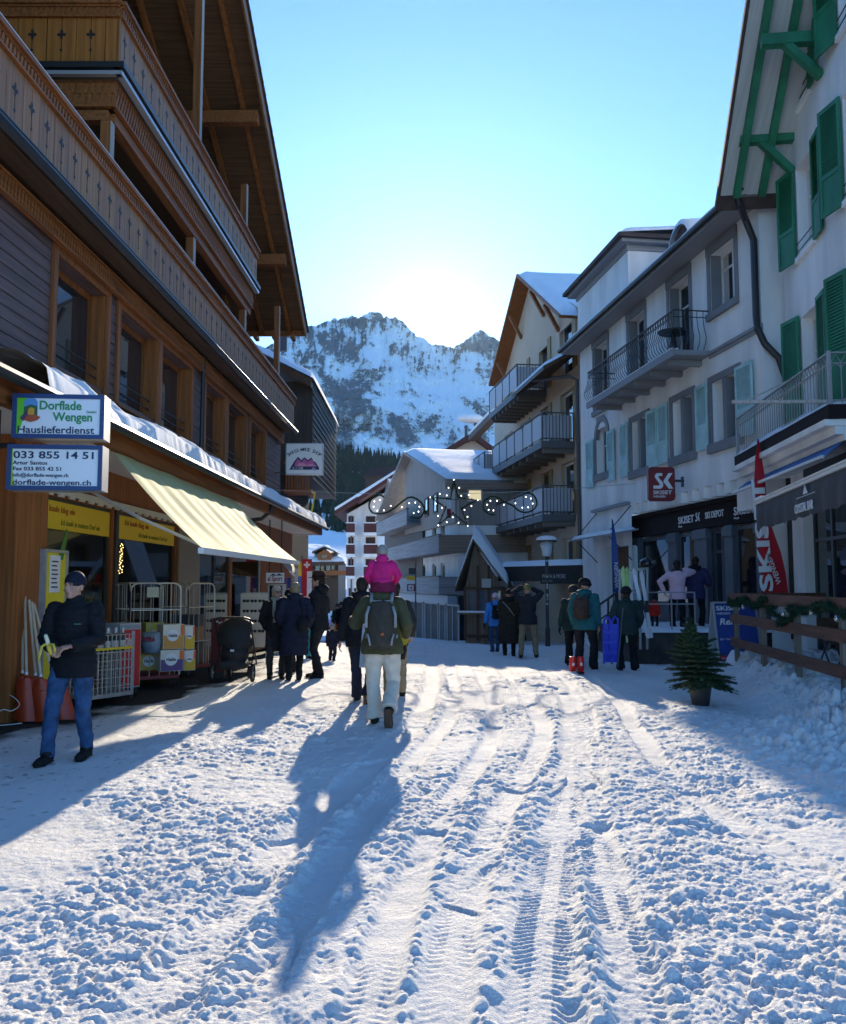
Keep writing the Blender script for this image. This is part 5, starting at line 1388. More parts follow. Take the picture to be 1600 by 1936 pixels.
# shops at street level
m = MB(); sA_ = g0
for k, (a, b) in enumerate(((868, 846), (843, 832), (829, 804), (800, 775), (770, 745))):
    s0, s1 = Gf.S(a, 1160, .05), Gf.S(b, 1160, .05)
    casement(Gf, s0, s1, -1.5 - .012 * s1 * .3, .7, .08, gh, mat('pale_fascia', (.35, .40, .44), .6), 2 if k != 1 else 1, .10, name='shop_window', pane=mat('far_shop_pane', (.035, .045, .055), .6, spec=.08, var=.6, vs=1.5))
MB().fb(Gf, g0 + .01, g1 - 5, .003, .035, -2.7, .715).build('shop_wall', mat('dark_slate', (.06, .07, .08), .6), gh)
MB().fb(Gf, g0 - .05, g1 - 5, .05, .5, .72, 1.1).build('shop_fascia', mat('pale_fascia', (.35, .40, .44), .6), gh)
MB().box(pg.x, pg.x + 4, pg.y - .1, pg.y - .004, -2, 1.1).build('end_shop_front', mat('far_shop_pane', (.05, .07, .085)), gh)
tgs = (zA_ - zE_) / (gA - g0)
m = MB()
for s_end in (g0 - .5, 2 * gA - g0 + 1):
    z_e = zA_ - abs(s_end - gA) * tgs
    m.hexa([Gf.pt(gA, -9, zA_), Gf.pt(s_end, -9, z_e), Gf.pt(s_end, .7, z_e), Gf.pt(gA, .7, zA_), Gf.pt(gA, -9, zA_ + .15), Gf.pt(s_end, -9, z_e + .15), Gf.pt(s_end, .7, z_e + .15), Gf.pt(gA, .7, zA_ + .15)])
gr = m.build('roof', GBV, gh)
a = np.linspace(g0 - .5, gA, 40); b = np.linspace(.65, -9, 20); A, B = np.meshgrid(a, b, indexing='ij')
rim = np.sqrt(np.clip(np.minimum(np.minimum((A - g0 + .5) / .3, (gA - A) / .3), (.65 - B) / .3), 0, 1))
grid_mesh('roof_snow', Gf.o.x + Gf.d.x * A + Gf.n.x * B, Gf.d.y * A + Gf.n.y * B, zA_ - np.abs(A - gA) * tgs + .155 + (.18 + .1 * fbm(A * .5, B * .5, 3, 44)) * rim, SNOW, gr)
m = MB(); ev = Gf.pt(g0 - .5, .7, 0); ze_ = zA_ - (gA - g0 + .5) * tgs
m.box(ev.x, ev.x + 6, ev.y - .04, ev.y + .0, ze_ - .32, ze_ - .02); m.build('eave_board', WARM, gr)
p = pg + Vector((1.0, -.02, 5.0))
o = casement(Fr(0, 0, 1) if False else Sg, 0, .01, 0, .01, 0, gh, WFR) if False else None
Nf = Fr(0, 0, 1); Nf.o = Vector((pg.x, pg.y, 0)); Nf.d = Vector((1, 0, 0)); Nf.n = Vector((0, -1, 0)); Nf.right = Nf.d
MB().fb(Nf, .02, 7, .004, .03, 4.3, zE_ - .1).build('gable_boarding', GBV, gh)
ow = casement(Nf, at(884, 940, pg.y).x - pg.x, at(912, 940, pg.y).x - pg.x, at(890, 948, pg.y).z, at(890, 925, pg.y).z, .09, gh, WFR, 1, .06, pane=emit('lit_room', (.85, .70, .40), .35))
# dark red pennant on it
fl_ = thing('banner', 'white and dark red banner hanging on the boarded gable behind the star', 'banner', Gf.pt(Gf.S(846, 960, .4), .4, 4.8))
q0, q1 = at(845, 945, 39.5), at(853, 979, 39.5)
MB().box(q0.x, q1.x, 39.5, 39.53, q1.z, (q0.z + q1.z) / 2).build('red_half', mat('banner_wine', (.20, .01, .03), .8), fl_)
MB().box(q0.x, q1.x, 39.5, 39.53, (q0.z + q1.z) / 2 + .001, q0.z).build('white_half', mat('banner_white', (.7, .7, .72), .8), fl_)
MB().bar((q0.x - .04, 39.515, q0.z + .02), (q1.x + .5, 39.515, q0.z + .02), .03, .03).build('rod', RAILM, fl_)

# ---- white hotel with red-brown balconies behind it
ho = thing('hotel', 'tall white hotel with dark red balconies and broad snowy eaves', 'building', (-3, 72, -2))
hy = 72.0; X = lambda px: at(px, 1000, hy).x; Zp = lambda py: at(700, py, hy).z
RB = mat('red_brown', (.085, .022, .018), .7, var=.2)
m = MB()
m.box(X(656), X(738), hy, hy + 14, -3, Zp(985))
m.prism([(X(656), hy + .001, Zp(985)), (X(800), hy + .001, Zp(985)), (X(800), hy + .001, Zp(890)), (X(656), hy + .001, Zp(972))], (0, 10, 0))
m.build('wall', WHITE, ho)
HF = Fr(0, 0, 1); HF.o = Vector((X(656), hy, 0)); HF.d = Vector((1, 0, 0)); HF.n = Vector((0, -1, 0)); HF.right = HF.d
xs = lambda px: X(px) - X(656)
for yb in (1001, 1041, 1082):
    z = Zp(yb)
    for a, b in ((656, 673), (689, 716)):
        MB().fb(HF, xs(a), xs(b), .004, .9, z - .55, z - .3).build('balcony_slab', WHITE, ho)
        o = MB().fb(HF, xs(a) + .02, xs(b) - .02, .82, .9, z - .295, z + .45).build('balcony_front', RB, ho)
        MB().fb(HF, xs(a), xs(b), .80, .93, z + .452, z + .53).build('snow_strip', SNOW, o)
        casement(HF, xs(a) + .12, xs(a) + .12 + (.45 if b < 680 else .8), z - .25, z + 1.1, .05, ho, RB, 1, .08, name='balcony_door')
for a in (660, 670, 685, 698):
    casement(HF, xs(a), xs(a) + .22, Zp(1140), Zp(1112), .05, ho, RB, 1, .05)
MB().tube([HF.pt(xs(664), .1, Zp(975)), HF.pt(xs(666), .1, -2)], .06, 6).build('downpipe', RAILM, ho)
m = MB(); e0_, e1_ = Vector((X(636), hy - 1.4, Zp(976))), Vector((X(810), hy - 1.4, Zp(868)))
m.hexa([e0_, e0_ + Vector((0, 13, 0)), e1_ + Vector((0, 13, 0)), e1_, e0_ + Vector((0, 0, .35)), e0_ + Vector((0, 13, .35)), e1_ + Vector((0, 13, .35)), e1_ + Vector((0, 0, .35))]); hr_ = m.build('roof', RB, ho)
m = MB(); u_ = Vector((0, -.05, .355)); m.hexa([e0_ + u_, e0_ + Vector((0, 13, .355)), e1_ + Vector((0, 13, .355)), e1_ + u_, e0_ + u_ + Vector((0, 0, .22)), e0_ + Vector((0, 13, .58)), e1_ + Vector((0, 13, .58)), e1_ + u_ + Vector((0, 0, .22))]); m.build('roof_snow', SNOW, hr_)
# the smaller cross gable in front of it
m = MB(); c0_, c1_ = Vector((X(682), hy - 3.4, Zp(956))), Vector((X(778), hy - 3.4, Zp(893)))
m.hexa([c0_, c0_ + Vector((0, 2, 0)), c1_ + Vector((0, 2, 0)), c1_, c0_ + Vector((0, 0, .4)), c0_ + Vector((0, 2, .4)), c1_ + Vector((0, 2, .4)), c1_ + Vector((0, 0, .4))]); lr = m.build('lower_roof', RB, ho)
m = MB(); m.hexa([c0_ + u_, c0_ + Vector((0, 2, .42)), c1_ + Vector((0, 2, .42)), c1_ + u_, c0_ + u_ + Vector((0, 0, .16)), c0_ + Vector((0, 2, .6)), c1_ + Vector((0, 2, .6)), c1_ + u_ + Vector((0, 0, .16))]); m.build('roof_snow', SNOW, lr)
d_ = 62.0; mD = MB(); mD.prism([at(733, 905, d_), at(765, 904, d_), at(753, 934, d_)], (0, .3, 0)); mD.build('dormer_snow', SNOW, lr)
mD = MB(); mD.prism([at(733, 906, d_ + .4), at(717, 975, d_ + .4), at(752, 985, d_ + .4), at(754, 936, d_ + .4)], (0, .6, 0)); mD.build('dormer', GBV, lr)

# ---- houses farther up: dark red roof, chimneys
rh = thing('house', 'far house with a dark red roof in front of the spruce forest', 'building', at(715, 960, 150))
yy = 150.0
m = MB(); m.prism([at(686, 900, yy), at(800, 900, yy), at(790, 878, yy + 2), at(700, 885, yy + 2)], (0, 8, 0)); m.build('roof', mat('wine_roof', (.045, .018, .016), .8, var=.3), rh)
m = MB(); a, b = at(690, 985, yy + 1), at(798, 899, yy + 1); m.box(a.x, b.x, yy + 1, yy + 8, a.z, b.z); m.build('wall', mat('brown_wall', (.05, .03, .022), .85), rh)
gb = thing('house', 'house with pale gable and brown eaves rising behind the snowy grey gable', 'building', at(880, 900, 62))
yy = 62.0
m = MB(); m.prism([at(842, 856, yy), at(935, 856, yy), at(935, 850, yy), at(897, 831, yy)], (0, 6, 0)); m.prism([at(842, 858, yy), at(935, 858, yy), at(935, 985, yy), at(842, 985, yy)], (0, 6, 0)); m.build('wall', mat('cream_wall', (.62, .55, .45), .85), gb)
m = MB(); A_, B_, C_ = at(895, 826, yy - 1), at(842, 858, yy - 1), at(952, 868, yy - 1)
m.prism([A_, B_, B_ + Vector((0, 0, .35)), A_ + Vector((0, 0, .4))], (0, 7, 0)); m.prism([A_, C_, C_ + Vector((0, 0, .35)), A_ + Vector((0, 0, .4))], (0, 7, 0)); rg_ = m.build('roof', RB, gb)
m = MB(); A2, B2 = at(893, 829, 57), at(936, 785, 52); m.bar(A2, B2, .5, .35); m.build('side_eave', W_DK, rg_)
m = MB(); m.bar(A2 + Vector((0, 0, .3)), B2 + Vector((0, 0, .3)), .5, .16); m.build('snow_strip', SNOW, rg_)
for px, y0, y1, w_ in ((879, 835, 804, 5), (897, 826, 799, 4), (859, 851, 838, 6)):
    a, b = at(px, y0, 63), at(px + w_, y1, 63)
    mm = MB(); mm.box(a.x, b.x, 63, 63.25, a.z - .5, b.z); mm.box(a.x - .03, b.x + .03, 62.97, 63.28, b.z - .15, b.z - .05); mm.build('chimney', RAILM, rg_)
p = at(897, 797, 63); m = MB(); m.ball(p + Vector((-.3, 0, .25)), (.95, .6, .35), 14, 8); m.build('chimney_snow_cap', SNOW, rg_)
MB().bar(at(760, 862, 75), at(865, 850, 75), .8, .3).build('ridge_roof', RB, thing('house', 'low dark red roof ridge showing above the grey gable', 'building', at(800, 870, 75)))

# ---- second chalet on the left behind the first
ch2 = thing('chalet', 'dark wooden chalet with thick roof snow just beyond the shop building', 'building', (-6, 36, -.6))
y0 = 33.0
xr = at(592, 800, y0).x
m = MB(); m.box(xr - 9, xr - .02, y0, y0 + 9, at(590, 900, y0).z, at(590, 722, y0).z); m.box(xr - 9, xr - 1.25, y0 + .1, y0 + 8.5, -1, at(590, 900, y0).z + .01); m.build('wall', wood('wood_black', (.05, .035, .025), along='z'), ch2)
m = MB()
for i in range(15): z = at(590, 722, y0).z - .2 - i * .25; m.box(xr - .018, xr + .02, y0 - .02, y0 + 9, z - .02, z + .02)
m.build('corner_trim', W_DK, ch2)
a, b = at(470, 655, y0 - .7), at(588, 716, y0 - .7)
m = MB(); m.prism([a, b, b + Vector((0, 0, -.3)), a + Vector((0, 0, -.3))], (0, 10, 0)); r3 = m.build('roof', W_DK, ch2)
n = 30; f = np.linspace(0, 1, n); g = np.linspace(0, 1, 12); A, B = np.meshgrid(f, g, indexing='ij')
rim = np.sqrt(np.clip(np.minimum(np.minimum(B / .05, (1 - B) / .05), (1 - A) / .06), 0, 1))
grid_mesh('roof_snow', a.x + (b.x + .1 - a.x) * A, a.y - .1 + 10.2 * B, a.z + (b.z - a.z) * A + .01 + (.30 + .14 * fbm(A * 5, B * 3, 3, 46)) * rim, SNOW, r3)
MB().tube([(a.x + 1.2, y0, a.z), (a.x + 1.2, y0, a.z + .9)], .14, 8).build('chimney', RAILM, r3)
q = at(540, 925, 31.9); m = MB()
for i in range(9): m.box(q.x + i * .10, q.x + i * .10 + .06, 31.9, 31.93, q.z, q.z + .95)
m.box(q.x - .05, q.x + .95, 31.88, 31.95, q.z + .95, q.z + 1.02); m.box(q.x - .05, q.x + .95, 31.9, 33, q.z - .12, q.z - .002); m.build('slatted_balcony', W_ORZ, ch2)

# ---- snowy chalet at the end of the street
vc = thing('chalet', 'snow roofed chalet with a dormer at the far end of the street', 'building', (-11, 92, 0))
vy = 92.0
V_ = lambda px, py, dy=0: at(px, py, vy + dy)
m = MB(); a, b = V_(548, 1170), V_(640, 1062); m.box(a.x, b.x, vy, vy + 9, a.z - 2, b.z); m.build('wall', W_DK, vc)
m = MB(); m.poly([V_(540, 1120, -.2), V_(556, 1120, -.2), V_(575, 1066, -.2), V_(553, 1036, -.2), V_(540, 1040, -.2)]); m.build('gable_wall', WHITE, vc)
R0, R1, R2, R3 = V_(582, 1063, -1.2), V_(652, 1062, -1.2), V_(622, 1035, 7), V_(553, 1031, 7)
m = MB(); m.prism([R0, R1, R2, R3], (0, 0, -.35)); r4 = m.build('roof', W_DK, vc)
n = 24; f = np.linspace(0, 1, n); A, B = np.meshgrid(f, f, indexing='ij')
Pm = [[(R0.lerp(R1, float(i))).lerp(R3.lerp(R2, float(i)), float(j)) for j in f] for i in f]
XYZ = np.array([[tuple(p) for p in r] for r in Pm]); rim = np.sqrt(np.clip(np.minimum(np.minimum(A, 1 - A), np.minimum(B, 1 - B)) / .06, 0, 1))
grid_mesh('roof_snow', XYZ[..., 0], XYZ[..., 1], XYZ[..., 2] + .03 + (.30 + .1 * fbm(A * 6, B * 6, 3, 48)) * rim, SNOW, r4)
dm = MB(); d0_, d1_ = V_(601, 1058, -1.4), V_(626, 1047, -1.4); dm.box(d0_.x, d1_.x, vy - 1.4, vy + 3, d0_.z, d1_.z); dm.prism([(d0_.x, vy - 1.4, d1_.z), (d1_.x, vy - 1.4, d1_.z), ((d0_.x + d1_.x) / 2, vy - 1.4, d1_.z + .45)], (0, 3, 0)); do = dm.build('dormer', W_OR, vc)
c = Vector(((d0_.x + d1_.x) / 2, vy - 1.8, d1_.z + .62)); mm = MB()
for sx in (-1, 1): e = c + Vector((sx * 1.25, 0, -.55)); mm.prism([c, e, e + Vector((0, 0, .14)), c + Vector((0, 0, .14))], (0, 4, 0))
mm.build('dormer_roof', W_DK, do)
mm = MB()
for sx in (-1, 1): e = c + Vector((sx * 1.2, 0, -.40)); mm.prism([c + Vector((0, .1, .15)), e + Vector((0, .1, 0)), e + Vector((0, .1, .16)), c + Vector((0, .1, .32))], (0, 4, 0))
mm.build('dormer_snow', SNOW, do)
VF = Fr(0, 0, 1); VF.o = Vector((V_(548, 1100).x, vy, 0)); VF.d = Vector((1, 0, 0)); VF.n = Vector((0, -1, 0)); VF.right = VF.d
for k, px in enumerate((597, 606, 617, 626)):
    s = V_(px, 1080).x - VF.o.x; casement(VF, s, s + .42, V_(600, 1078).z, V_(600, 1068).z, .06, vc, W_OR if k % 2 else WFR, 1, .07)
casement(VF, (d0_.x + d1_.x) / 2 - VF.o.x - .3, (d0_.x + d1_.x) / 2 - VF.o.x + .3, d0_.z + .1, d1_.z - .05, 1.46, do, W_OR, 2, .06)
MB().fb(VF, 1.2, 6.2, .01, 1.0, V_(600, 1086).z - .1, V_(600, 1086).z).build('balcony', W_OR, vc)
MB().fb(VF, 1.2, 6.2, .92, 1.0, V_(600, 1086).z + .002, V_(600, 1079).z).build('balcony_front', W_OR, vc)
# ================================================================ STREET FURNITURE, RIGHT AND CENTRE
# ---- lamp post
lp = at(1036, 1222, 25.0)
lamp = thing('street_lamp', 'dark lamp post with white cone lantern wearing a cap of snow', 'street lamp', lp)
tz = at(1036, 1052, 25).z
POST = mat('post_iron', (.045, .042, .042), .5, var=.2, vs=8)
m = MB(); m.tube([lp, lp + Vector((0, 0, .5)), lp + Vector((0, 0, .52)), Vector((lp.x, 25, tz))], [.075, .07, .05, .045], 10); po = m.build('post', POST, lamp)
rg = random.Random(8); m = MB()
for i in range(11):
    z = lp.z + 1.15 + rg.random() * 1.25; m.prism([(lp.x - .03 + rg.uniform(-.01, .01), 24.945, z), (lp.x + .02, 24.945, z), (lp.x + .02, 24.945, z + .05), (lp.x - .03, 24.945, z + .05)], (0, -.004, 0))
m.build('stickers', mat('sticker', (.5, .5, .48), .6), po)
p = Vector((lp.x, 25, tz))
m = MB(); m.loft([(p, .10, .10), (p + Vector((0, 0, .05)), .12, .12), (p + Vector((0, 0, .42)), .19, .19)], 18); m.build('lantern', mat('milk_glass', (.62, .66, .70), .4), lamp, True)
m = MB(); m.loft([(p + Vector((0, 0, .421)), .31, .31), (p + Vector((0, 0, .46)), .30, .30), (p + Vector((0, 0, .50)), .10, .10)], 20); lh = m.build('hood', POST, lamp, True)
m = MB(); m.ball(p + Vector((0, 0, .47)), (.31, .31, .13), 18, 8, z0=-.1); m.build('snow_cap', SNOW, lh, True)

# ---- Christmas garlands on a wire across the street
GD = 24.6
FIRG = mat('garland_green', (.012, .045, .020), .85, var=.5, vs=25)
BULB = emit('bulb_glow', (1.0, .95, .82), 2.2)
SOCK = mat('bulb_glass', (.75, .75, .72), .15)
gp = lambda a, b: at(680 + a / 4.444, 880 + b / 4.444, GD)
def garland(name, label, pts, bulbs, closed=False, r=.058):
    p0 = gp(*pts[0]); t = thing(name, label, 'garland', p0)
    P3 = [gp(*p) for p in pts] + ([gp(*pts[0])] if closed else [])
    if not closed:  # smooth
        Q = []
        for i in range(len(P3) - 1):
            a, b, c, d = P3[max(i - 1, 0)], P3[i], P3[i + 1], P3[min(i + 2, len(P3) - 1)]
            for k in range(6):
                f = k / 6; Q.append(.5 * ((2 * b) + (c - a) * f + (2 * a - 5 * b + 4 * c - d) * f * f + (3 * b - a - 3 * c + d) * f ** 3))
        P3 = Q + [P3[-1]]
    m = MB(); m.tube(P3, r * .45, 6)
    rg = random.Random(len(pts))
    for a, b in zip(P3[:-1], P3[1:]):   # needles
        n = max(3, int((b - a).length / .0035))
        for i in range(n):
            c = a.lerp(b, rg.random()); d = Vector((rg.gauss(0, 1), rg.gauss(0, 1), rg.gauss(0, 1))).normalized() * r * (1.0 + .7 * rg.random()); s = d.cross(b - a).normalized() * .012
            m.add([c - s, c + s, c + d], [(0, 1, 2)])
    m.build('greenery', FIRG, t)
    for q in bulbs:
        c = gp(*q)
        b = MB().ball(c, (.016, .016, .021), 8, 6).build('bulb', BULB, t, True)
    return t
garland('star_garland', 'large evergreen star with lit bulbs hanging over the middle of the street',
        [(792, 130), (830, 270), (985, 292), (855, 360), (905, 500), (785, 400), (665, 495), (725, 355), (600, 267), (765, 280)],
        [(748, 188), (838, 188), (733, 252), (675, 240), (640, 322), (692, 355), (660, 423), (662, 503), (733, 476), (783, 435), (832, 482), (908, 508), (907, 432), (882, 373), (940, 340), (993, 292), (918, 248), (855, 255), (792, 120), (595, 267)], True)
garland('scroll_garland', 'evergreen scroll with lit bulbs left of the star over the street',
        [(205, 265), (160, 245), (110, 268), (80, 330), (100, 388), (150, 405), (220, 398), (290, 360), (350, 310), (420, 268), (480, 282), (530, 330), (540, 390), (500, 440), (430, 432)],
        [(170, 290), (125, 302), (118, 347), (150, 380), (205, 377), (262, 340), (355, 350), (417, 317), (468, 312), (503, 347), (495, 388), (455, 400)])
garland('scroll_garland', 'evergreen scroll with lit bulbs right of the star before the tan balconies',
        [(1140, 412), (1090, 408), (1040, 360), (1050, 300), (1100, 265), (1160, 270), (1220, 305), (1290, 340), (1340, 380), (1400, 395), (1460, 370), (1490, 320), (1470, 260), (1420, 232), (1385, 238)],
        [(1125, 378), (1085, 373), (1072, 330), (1100, 297), (1155, 297), (1213, 330), (1310, 318), (1368, 355), (1417, 352), (1455, 320), (1440, 278), (1397, 265)])
wa_, wb_ = Vector((-4.75, GD, 4.3)), Vector((6.05, GD, 4.45))
m = MB(); mid = at(858, 938, GD)
m.tube([wa_.lerp(wb_, i / 20) + Vector((0, 0, -.22 * math.sin(math.pi * i / 20))) for i in range(21)], .006, 5)
tag(m.build('wire', mat('steel_wire', (.25, .25, .25), .4, .8)), 'thin steel wire carrying the garlands across the street', 'wire')
# anchor lines from the tan house to the canopy
for (x0, y0, x1, y1), lb in (((1040, 1010, 1000, 1052), 'upper thin stay wire left of the street lamp'), ((1068, 1000, 1044, 1045), 'thin stay wire right of the lantern on the lamp post')):
    tag(MB().tube([at(x0, y0, 31.0), at(x1, y1, 30.5)], .008, 4).build('stay_wire', mat('steel_wire', (.25, .25, .25), .4, .8)), lb, 'wire')

# ---- signpost by the boarded house
sp = at(786, 1180, 37); st_ = thing('signpost', 'slim signpost with yellow hiking plate and dark red arrow plate', 'signpost', sp)
MB().tube([sp, at(786, 1060, 37)], .03, 6).build('post', RAILM, st_)
for n_, (x0, y0, x1, y1), c in (('black_plate', (773, 1086, 785, 1074), (.02, .02, .025)), ('yellow_plate', (769, 1097, 785, 1089), (.70, .42, .02)), ('white_plate', (769, 1104, 785, 1097.5), (.6, .62, .65)), ('red_plate', (770, 1118, 785, 1104.5), (.16, .01, .03))):
    a, b = at(x0, y0, 36.95), at(x1, y1, 36.95); o = MB().box(a.x, b.x, 36.93, 36.96, a.z, b.z).build(n_, mat('plate_' + n_, c, .5), st_)
    if n_ == 'red_plate':
        c_ = (a + b) / 2; MB().box(c_.x - .11, c_.x + .11, 36.92, 36.929, c_.z - .11, c_.z + .11).build('mark_ground', mat('banner_white', (.7, .7, .72), .8), o)
        MB().prism([(c_.x + .08, 36.918, c_.z + .08), (c_.x - .06, 36.918, c_.z), (c_.x + .08, 36.918, c_.z - .08), (c_.x + .02, 36.918, c_.z)], (0, -.003, 0)).build('arrow', INK, o)

# ---- feather flags
def feather(label, cat, left, right, y, col, lean=0):
    t = thing('feather_flag', label, cat, at(*left[-1], y))
    m = MB(); n = len(left)
    vs = []
    for k in (0, 1):
        for l, r in zip(left, right):
            for f in (0, .5, 1):
                p = at(l[0] + (r[0] - l[0]) * f, l[1] + (r[1] - l[1]) * f, y); p.y += .03 * math.sin(l[1] * .05 + f * 2.5) + k * .012; vs.append(p)
    N = 3 * n; fs = []
    for i in range(n - 1):
        for j in (0, 1):
            q = (3 * i + j, 3 * i + j + 1, 3 * i + j + 4, 3 * i + j + 3); fs += [q, tuple(x + N for x in q[::-1])]
    m.add(vs, fs); return t, m.build('cloth', col, t, True)
FRED = mat('flag_red', (.50, .008, .022), .7, var=.12, vs=5)
lf = [(1434, 832), (1429, 860), (1428, 900), (1429, 950), (1432, 1000), (1436, 1050), (1440, 1090), (1444, 1130)]
rt = [(1435, 832), (1441, 860), (1446, 900), (1451, 950), (1462, 1000), (1476, 1045), (1487, 1085), (1493, 1130)]
fy_ = 16.4
ft, fc = feather('tall red feather flag with white lettering in front of the ski shop', 'flag', lf, rt, fy_, FRED)
gp_ = at(1446, 1130, fy_)
MB().tube([Vector((gp_.x - .02, fy_ + .05, .05)), at(1441, 1090, fy_ + .05), at(1429, 960, fy_ + .05), at(1429, 870, fy_ + .05), at(1434, 830, fy_ + .05)], .014, 6).build('pole', POST, ft)
a, b = at(1452, 1118, fy_ - .06), at(1434, 905, fy_ - .06)
up = (b - a).normalized(); 
text('SKISET', .33, at(1462, 1118, fy_ - .06), up, Vector((0, -1, 0)).cross(up), LET, fc, bold=.03, width=(b - a).length)
a2, b2_ = at(1478, 1102, fy_ - .06), at(1456, 1046, fy_ - .06); up2 = (b2_ - a2).normalized()
text('WENGEN', .13, a2, up2, Vector((0, -1, 0)).cross(up2), LET, fc, bold=.015, width=(b2_ - a2).length)
FBL = mat('flag_blue', (.015, .05, .22), .7, var=.12, vs=5)
lf = [(1158, 980), (1157, 1000), (1157, 1040), (1158, 1080), (1160, 1120)]; rt = [(1159, 980), (1163, 1000), (1168, 1040), (1171, 1080), (1174, 1120)]
ft, fc = feather('narrow dark blue feather flag by the ski rack', 'flag', lf, rt, 18.9, FBL)
MB().tube([Vector((at(1161, 1120, 18.95).x, 18.95, .05)), at(1158, 1060, 18.95), at(1158, 982, 18.95)], .013, 6).build('pole', POST, ft)
a, b = at(1170, 1112, 18.84), at(1168, 1060, 18.84); up = (b - a).normalized(); text('WENGEN', .11, a, up, Vector((0, -1, 0)).cross(up), LET, fc, width=.55)

# ---- stone terrace, rails, rack
ter = thing('terrace', 'low dark stone terrace with snow on top in front of the ski shop', 'terrace', at(1280, 1240, 19))
ty = 18.6; x0, x1 = at(1206, 1220, ty).x, at(1352, 1220, ty).x; tzp = at(1270, 1196, ty).z
STN = mat('rough_stone', (.055, .052, .048), .9, var=.5, vs=3, bump=.8, bs=9)
n1, n2 = 50, 14; a = np.linspace(0, 1, n1); b = np.linspace(0, 1, n2); A, B = np.meshgrid(a, b, indexing='ij')
grid_mesh('stone_wall', x0 + (x1 - x0) * A, ty + .12 * fbm(A * 14, B * 4, 3, 91), -.1 + (tzp + .1) * B, STN, ter)
m = MB(); m.box(x0, x1 + 2.5, ty + .06, ty + 4.5, -.2, tzp - .01); m.build('fill', STN, ter)
A, B = np.meshgrid(np.linspace(0, 1, 60), np.linspace(0, 1, 50), indexing='ij')
rim = np.sqrt(np.clip(np.minimum(B / .03, (1 - A) / .02), 0, 1))
grid_mesh('snow_cover', x0 + (x1 + 2.4 - x0) * A, ty - .03 + 4.4 * B, tzp + (.02 + .07 * fbm(A * 9, B * 8, 4, 92)) * rim, SNOW, ter)
rl = thing('railing', 'thin grey metal railing on the stone terrace', 'railing', (x0, ty, tzp))
m = MB(); ry = ty + .15
zt_, zm_, zb_ = at(1250, 1120, ry).z, at(1250, 1142, ry).z, at(1250, 1195, ry).z
xs_ = [at(px, 1150, ry).x for px in (1222, 1270, 1314)]
for x in xs_: m.tube([(x, ry, zb_), (x, ry, zt_)], .018, 6)
for z in (zt_, zm_): m.tube([(xs_[0], ry, z), (xs_[-1], ry, z)], .016, 6)
m.build('rail_frame', IRON, rl)
# entrance steps and dark handrail
stp = thing('steps', 'snowy entrance steps with dark handrail beside the house door', 'steps', at(1165, 1215, 21.5))
m = MB(); sx0, sx1 = at(1150, 1200, 21.5).x, at(1215, 1200, 21.5).x
for i in range(4): m.box(sx0 + .14 * i, sx1 + .8, 20.8 + .28 * i, 25.4, -.5 + .17 * i + .001 * i, -.12 + .18 * i)
m.build('treads', SNOW, stp)
m = MB(); q = [(1118, 1216, 1152), (1134, 1212, 1143), (1150, 1205, 1132), (1164, 1198, 1122)]
pts = []
for px, yb, yt in q: a, b = at(px, yb, 20.6), at(px, yt, 20.6); m.bar(a, b, .045, .045, up=(1, 0, 0)); pts.append(b)
for a, b in zip(pts[:-1], pts[1:]): m.bar(a, b, .05, .05); m.bar(a - Vector((0, 0, .35)), b - Vector((0, 0, .35)), .03, .03)
m.build('handrail', DARK, stp)
# ski rack with skis
rk = thing('ski_rack', 'grey metal ski rack standing before the shop window', 'ski rack', at(1195, 1225, 18.2))
m = MB(); ky = 18.2
for yz in (1075, 1114): a, b = at(1170, yz + 6, ky), at(1226, yz - 1, ky); m.bar(a, b, .05, .05)
for px in (1172, 1211, 1224): a, b = at(px, 1228, ky), at(px, 1076, ky); m.bar(a, b, .04, .04, up=(1, 0, 0))
for k in range(4): px = 1211 + k * 4; a, b = at(px, 1118, ky + .02), at(px, 1078, ky + .02); m.tube([a, b], .010, 5)
m.build('rack_frame', IRON, rk)
def ski_(label, px0, py0, px1, py1, y, c, w_=.075):
    t = thing('ski', label, 'ski', at(px0, py0, y), 'skis leaning at the rack')
    a, b = at(px0, py0, y), at(px1, py1, y + .12); d = b - a
    m = MB(); pts = [(0, .9), (.05, 1.05), (.5, .8), (.9, 1.1), (.97, .8), (1, .15)]
    vs = []
    for f, k in pts:
        p = a + d * f + Vector((0, (-.10 * ((f - .9) / .1) ** 2 if f > .9 else 0), 0)); vs += [p + Vector((-w_ / 2 * k, 0, 0)), p + Vector((w_ / 2 * k, 0, 0)), p + Vector((w_ / 2 * k, .014, 0)), p + Vector((-w_ / 2 * k, .014, 0))]
    fs = []
    for i in range(len(pts) - 1):
        for j in range(4): fs.append((4 * i + j, 4 * i + (j + 1) % 4, 4 * i + 4 + (j + 1) % 4, 4 * i + 4 + j))
    fs += [(3, 2, 1, 0), tuple(4 * (len(pts) - 1) + j for j in range(4))]
    m.add(vs, fs); m.build('board', c, t)
    c_ = a + d * .46; MB().box(c_.x - .035, c_.x + .035, c_.y - .05, c_.y - .003, c_.z - .12, c_.z + .12).build('binding', INK, t)
ski_('pale green ski with curved tip leaning on the rack', 1188, 1215, 1177, 1070, 18.05, mat('ski_green', (.45, .60, .30), .35))
ski_('second pale green ski crossing behind the skier helmet', 1196, 1215, 1184, 1072, 18.0, mat('ski_lime', (.35, .55, .15), .35))
ski_('white ski with purple tip leaning right of the rack', 1226, 1207, 1197, 1074, 17.95, mat('ski_white', (.7, .7, .74), .35))
ski_('white and red ski standing nearest the terrace rail', 1232, 1206, 1212, 1078, 17.9, mat('ski_pearl', (.62, .60, .62), .35))
